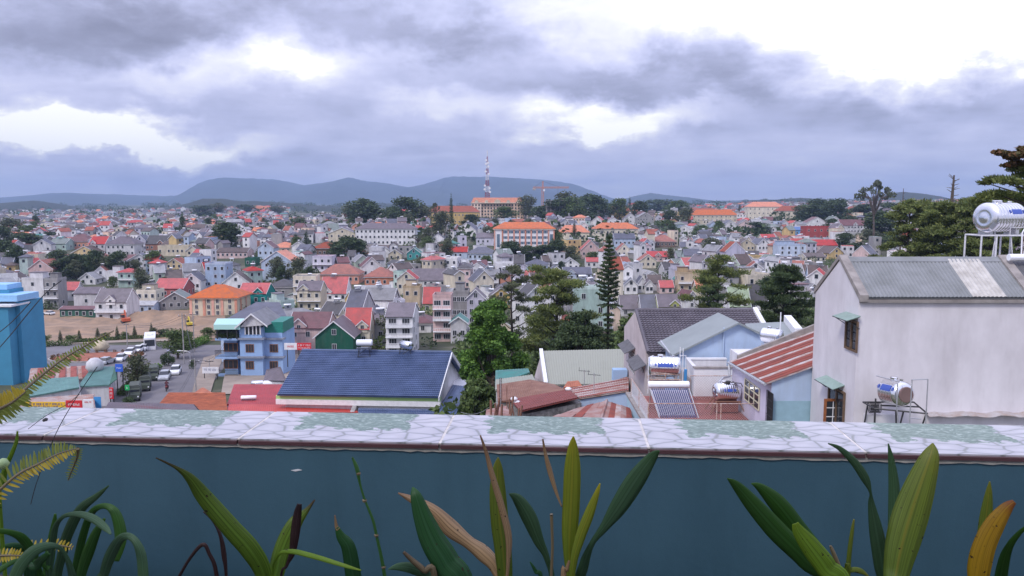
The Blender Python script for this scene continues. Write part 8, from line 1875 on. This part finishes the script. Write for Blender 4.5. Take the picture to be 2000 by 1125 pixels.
def plants():
    A = plant('orchid_plant', 'ribbed lime green plant with burnt tips left of centre before the blue wall', 525, 1.1)
    blade(A, [(304,894,2),(345,914,7),(372,935,20),(400,972,34),(450,1030,40),(490,1075,42),(515,1120,36),(528,1190,22)], 'limebr', .3, Y=1.12, Ytip=1.02)
    blade(A, [(615,976,2),(598,998,12),(576,1022,32),(556,1062,38),(542,1110,36),(534,1180,26)], 'limebr', .3, Y=1.12, Ytip=1.18)
    blade(A, [(585,984,9),(581,1005,17),(577,1040,20),(571,1080,14),(560,1105,6),(548,1150,5)], 'dark', .5, .6, Y=1.08)
    blade(A, [(706,1114,2),(670,1104,8),(610,1086,11),(565,1077,10),(540,1090,5),(532,1150,4)], 'lime', .25, Y=1.1, Ytip=1.0)
    blade(A, [(397,999,2),(416,1018,4),(430,1045,7),(438,1085,12),(443,1140,7)], 'dark', .5, 1., Y=1.15); blade(A, [(345,1135,6),(370,1092,6),(395,1064,8),(408,1080,7),(425,1140,8)], 'dark', .4, Y=1.15)
    S = plant('snake_plant', 'single dark green spear leaf with dry pale tip', 690, 1.2); blade(S, [(654,1006,2),(657,1028,7),(661,1034,9)], 'tan', .3, Y=1.2, root_down=False); blade(S, [(658,1030,8),(666,1048,20),(680,1068,30),(688,1110,34),(694,1170,34)], 'deep', .35, Y=1.2)
    T = plant('reed_stem', 'thin jointed green stem leaning before the blue wall', 752, 1.25); stem(T, [(688,893,4),(697,915,9),(703,945,5),(712,975,5),(728,1015,6),(735,1045,6),(745,1090,7),(752,1130,8)], 'green', 1.25)
    for i, (px, py) in enumerate(((700,925),(712,978),(735,1046),(749,1108))):
        p = W(px,py,1.25)-T.location; MB().lathe([(-.002,.0032),(.001,.0042),(.003,.003)], p, (.15,0,1), 8).build('joint', LV['brown'], T)
    B = plant('orchid_plant', 'dark green broad leaf and crumpled tan dead leaf in the centre', 930, 1.1)
    blade(B, [(806,952,3),(812,968,24),(826,1010,42),(845,1055,56),(872,1100,62),(905,1170,58)], 'deep', .22, Y=1.05, Ytip=1.1)
    blade(B, [(778,963,2),(806,976,16),(845,996,30),(880,1030,46),(915,1058,34),(945,1080,44),(970,1110,34),(985,1170,24)], 'tan', .55, .5, Y=1.14, Ytip=1.2)
    blade(B, [(788,1078,5),(806,1095,10),(828,1114,12),(850,1140,12)], 'brown', .8, Y=1.05); blade(B, [(758,1112,2),(778,1107,16),(806,1110,24),(835,1124,22),(865,1150,14)], 'grey', .2, Y=1.1, Ytip=1.02)
    C = plant('orchid_plant', 'tall orchid clump with yellowing upright leaves in the centre', 1100, 1.12)
    blade(C, [(973,893,2),(972,915,22),(972,960,36),(976,1020,40),(983,1080,38),(988,1170,30)], 'ygreen', .2, Y=1.14); blade(C, [(938,850,2),(950,885,7),(962,930,12),(980,990,15),(994,1050,16),(992,1110,8),(988,1170,5)], 'tan', .6, .8, Y=1.08)
    blade(C, [(994,964,2),(1012,976,24),(1034,1012,34),(1052,1056,24),(1068,1090,13),(1080,1150,12)], 'grey', .25, Y=1.2, Ytip=1.16)
    blade(C, [(1120,852,2),(1119,872,20),(1118,915,36),(1116,975,38),(1113,1035,36),(1112,1085,26),(1116,1170,16)], 'yellow', .3, Y=1.1); blade(C, [(1172,944,2),(1165,965,12),(1150,1005,22),(1133,1050,22),(1120,1100,16),(1116,1170,12)], 'yellow', .3, Y=1.08)
    blade(C, [(1288,880,4),(1272,895,24),(1240,940,42),(1208,990,38),(1180,1030,20),(1156,1062,12),(1140,1105,22),(1128,1170,22)], 'grey', .25, .2, Y=1.12, Ytip=1.0)
    blade(C, [(1060,857,2),(1065,885,6),(1074,920,11),(1086,960,7),(1097,990,2)], 'tan', .6, .6, Y=1.1, root_down=False); stem(C, [(1077,1004,7),(1078,1032,6),(1079,1070,6),(1077,1120,6)], 'brown', 1.14)
    blade(C, [(1035,1097,2),(1046,1116,8),(1058,1150,9)], 'deep', .3, Y=1.1); blade(C, [(1100,1140,12),(1106,1115,9),(1112,1095,4)][::-1], 'tan', .4, Y=1.06)
    D = plant('orchid_plant', 'orchid clump on the right with one huge yellow-green leaf', 1720, 1.1)
    blade(D, [(1420,934,2),(1440,950,22),(1475,990,38),(1520,1040,46),(1575,1095,42),(1625,1160,34)], 'green', .25, Y=1.1, Ytip=1.02); blade(D, [(1467,944,2),(1486,953,20),(1520,985,40),(1560,1035,40),(1600,1085,36),(1645,1160,28)], 'green', .25, Y=1.15, Ytip=1.1)
    blade(D, [(1553,1022,14),(1562,1040,30),(1585,1070,44),(1615,1110,48),(1650,1170,38)], 'lime', .2, Y=1.04); blade(D, [(1668,1014,2),(1664,1040,7),(1658,1090,9),(1655,1150,9)], 'ygreen', .5, Y=1.08)
    blade(D, [(1617,866,2),(1640,876,10),(1668,902,17),(1690,935,18),(1700,962,5),(1702,985,14),(1712,1040,30),(1722,1100,34),(1728,1170,26)], 'grey', .3, .3, Y=1.12, Ytip=1.05); blade(D, [(1735,866,2),(1741,900,13),(1746,950,22),(1746,1010,24),(1742,1080,20),(1740,1170,16)], 'grey', .3, Y=1.18)
    blade(D, [(1822,866,3),(1818,888,34),(1800,940,58),(1780,1000,72),(1764,1055,70),(1752,1110,56),(1742,1180,38)], 'ygreen', .25, Y=1.06, Ytip=1.12); blade(D, [(1696,1125,2),(1680,1115,12),(1662,1114,10),(1650,1130,6)], 'ygreen', .3, Y=1.05); stem(D, [(1622,1066,5),(1628,1080,9),(1640,1110,10)], 'brown', 1.05)
    E = plant('orchid_plant', 'bright orange-yellow spotted leaf and green leaves at the right edge', 1915, 1.1)
    blade(E, [(1933,940,2),(1931,965,14),(1926,1010,25),(1921,1060,26),(1918,1150,20)], 'ygreen', .3, Y=1.16); blade(E, [(1981,980,10),(1966,992,24),(1944,1022,38),(1924,1062,44),(1912,1110,46),(1906,1180,34)], 'orange', .2, Y=1.06); blade(E, [(2008,1026,5),(1990,1042,9),(1972,1066,14),(1960,1100,22),(1950,1170,24)], 'green', .3, Y=1.12, Ytip=1.05)
    G = plant('spider_lily', 'clump of arching dull green strap leaves at the lower left', 110, 1.0)
    for pts, mt, Y, Yt in (([(213,948,2),(190,968,12),(160,992,20),(138,1030,22),(122,1080,20),(112,1170,16)],'grey',1.05,.98),([(217,1044,3),(205,1030,14),(180,1012,17),(150,1004,12),(120,1012,8),(104,1050,14),(98,1170,14)],'grey',.98,.9),([(226,1096,14),(236,1050,24),(226,1004,20),(205,988,12),(180,1000,14),(164,1040,16),(150,1100,16),(140,1170,14)],'green',1.05,1.0),
        ([(281,1150,22),(276,1085,20),(260,1052,14),(238,1050,18),(218,1080,24),(204,1120,20),(195,1170,14)],'grey',1.0,.95),([(-10,1036,10),(20,1040,12),(44,1052,18),(62,1080,20),(75,1120,16),(85,1170,14)],'green',1.0,.9),([(20,1150,22),(40,1105,26),(70,1074,24),(105,1066,12),(125,1080,8),(140,1120,14),(146,1170,14)],'grey',.95,.88),([(108,1003,4),(104,1040,16),(97,1090,20),(92,1170,16)],'green',1.08,1.08),
        ([(205,1012,5),(188,1040,18),(172,1080,24),(158,1125,20),(150,1180,16)],'green',1.02,1.0),([(-10,1120,12),(25,1098,10),(60,1094,8),(90,1110,8),(100,1150,8)],'green',.98,.9),([(20,1075,6),(45,1090,12),(70,1120,14),(80,1170,14)],'green',1.1,1.05),([(-6,1070,5),(30,1066,14),(58,1082,14),(70,1120,12)],'deep',1.12,1.05),([(160,1090,14),(152,1120,16),(148,1170,16)],'deep',1.12,1.1),([(60,1150,24),(72,1105,20),(96,1080,10)][::-1],'deep',.92,.9)):
        blade(G, pts, mt, .3, .15, Y=Y, Ytip=Yt)
    # ferns
    mb = MB()
    for i in range(7):
        t = i/6; w_ = .5*math.sin(math.pi*min(1,.15+t*.85))**.7*.24*(1 if i else .6)
        for u in (-1,0,1): mb.v.append((u*w_*1.0, t, -.05*t*t+.03*abs(u)))
    for i in range(6):
        for k in range(2): mb.f.append((i*3+k, i*3+k+1, i*3+k+4, i*3+k+3)); mb.m.append(0)
    lm = {k: mb.mesh('leaflet', LV[k], True) for k in ('fern','fyel')}
    def frond(label, pts, Y, Y2, n, up, dn, mt, mt2, seed, base=True, lean=0.35, name='fern_frond'):
        r = random.Random(seed); C = cat([(px,py,0) for px,py in pts], 12); L = W(*pts[0], Y); o = thing(name, label, 'fern', tuple(L)); USED.add(label); P = []
        for i, c in enumerate(C): y = Y+(Y2-Y)*i/(len(C)-1); P.append(W(c[0],c[1],y)-L)
        m = MB(); m.tube(P, [.0022*(1-.7*i/len(P)) for i in range(len(P))], 6)
        m.build('rachis', LV['brown'], o, smooth=True)
        for k in range(n):
            f_ = (k+.5)/n*(len(P)-1); i = min(int(f_), len(P)-2); p = P[i].lerp(P[i+1], f_-i); a = (P[i+1]-P[i]).normalized(); v = (p+L).normalized(); s = a.cross(v).normalized(); s = s if s.z > 0 else -s
            for sg, ln in ((1,up),(-1,dn)):
                u = k/n; ll = ln*(min(1,(1-u)*3+.12))*r.uniform(.85,1.1)/F*Y; d = (s*sg+a*lean*r.uniform(.6,1.3)+v*r.uniform(-.3,.35)).normalized(); z = d.cross(a).normalized(); x = d.cross(z).normalized(); M = Matrix((x, d, z)).transposed().to_4x4()
                q = inst('leaflet', lm[mt if sg > 0 else mt2], o); wd = min(1.25*ll, .0085*Y/1.0*1.4); q.matrix_local = Matrix.Translation(p) @ M @ Matrix.Diagonal((wd*1.25, ll, ll, 1))
        return o
    frond('long arching fern frond crossing the market view, upper left', [(-40,835),(20,785),(70,742),(120,703),(170,673),(222,646)], .80, .95, 52, 12, 21, 'fern', 'fern', 1)
    frond('yellow-green fern frond hanging over the blue wall at left', [(-30,985),(30,930),(75,906),(115,886),(150,876)], .95, 1.05, 30, 30, 24, 'fern', 'fyel', 2)
    frond('small curled fern tip hanging at the end of the yellow-green frond', [(152,876),(152,888),(146,905),(138,925),(133,938)], 1.05, 1.08, 16, 11, 11, 'fern', 'fern', 3)
    frond('small yellow fern frond low in the strap leaves, left piece', [(-30,1092),(0,1086),(25,1085),(46,1086)], .95, .95, 12, 16, 14, 'fyel', 'fyel', 4); frond('small yellow fern frond low in the strap leaves, right piece', [(55,1068),(90,1064),(120,1066),(142,1070)], 1.0, 1.0, 11, 14, 12, 'fyel', 'fyel', 5)
    frond('short thick yellow fern frond at the far left edge above the parapet', [(-40,812),(-5,800),(25,785),(50,765)], .72, .74, 18, 30, 34, 'fyel', 'fern', 6)
    H = plant('fern_shoot', 'young green fern shoot rising with a pale bud at the left edge', 5, 1.0); blade(H, [(34,842,2),(32,862,6),(22,888,8),(10,915,10),(5,950,12),(0,1000,8)], 'lime', .5, Y=1.0); p = W(6,906,.99)-H.location; MB().lathe([(-.008,0),(-.006,.005),(0,.008),(.006,.005),(.008,0)], p, (0,0,1), 10).build('bud', mat_plain('pale bud', (.35,.48,.22), .4), H, smooth=True)
    def wire(pts, Y, r_, label, nm='wire'):
        L = W(pts[0][0],pts[0][1],Y); P = [W(a,b,Y)-L for a,b,_ in cat([(a,b,0) for a,b in pts], 6)]; o = MB().tube(P, r_, 5).build(nm, M_iron, loc=tuple(L)); tag(o, label, nm)
    wire([(60,985),(74,935),(110,845),(150,775),(190,716)], 1.3, .0007, 'thin dark stalk slanting up across the parapet tiles at left', 'stalk'); wire([(55,838),(90,812),(130,790),(155,770)], 1.45, .0006, 'thin dark thread crossing the parapet tiles at left', 'stalk')
    wire([(-30,712),(20,655),(55,612),(90,572),(120,548)], 9, .006, 'black overhead wire before the turquoise block, upper one'); wire([(-30,668),(0,648),(26,626),(60,590)], 9.5, .006, 'black overhead wire before the turquoise block, lower one')
    i = W(88,820,1.6); o = MB().lathe([(-.006,0),(-.004,.003),(.003,.004),(.007,0)], tuple(i), (1,.2,.4), 8).build('insect', M_iron); tag(o, 'small black insect on the parapet tiles at left', 'insect')
plants()
settle_labels()
for (r_, on, px, py) in HEATERS:
    b = on.get('label', 'house'); wds = b.split(); lab = 'solar heater on the '+' '.join(wds[:12])
    r_['label'] = lab; USED.add(lab)
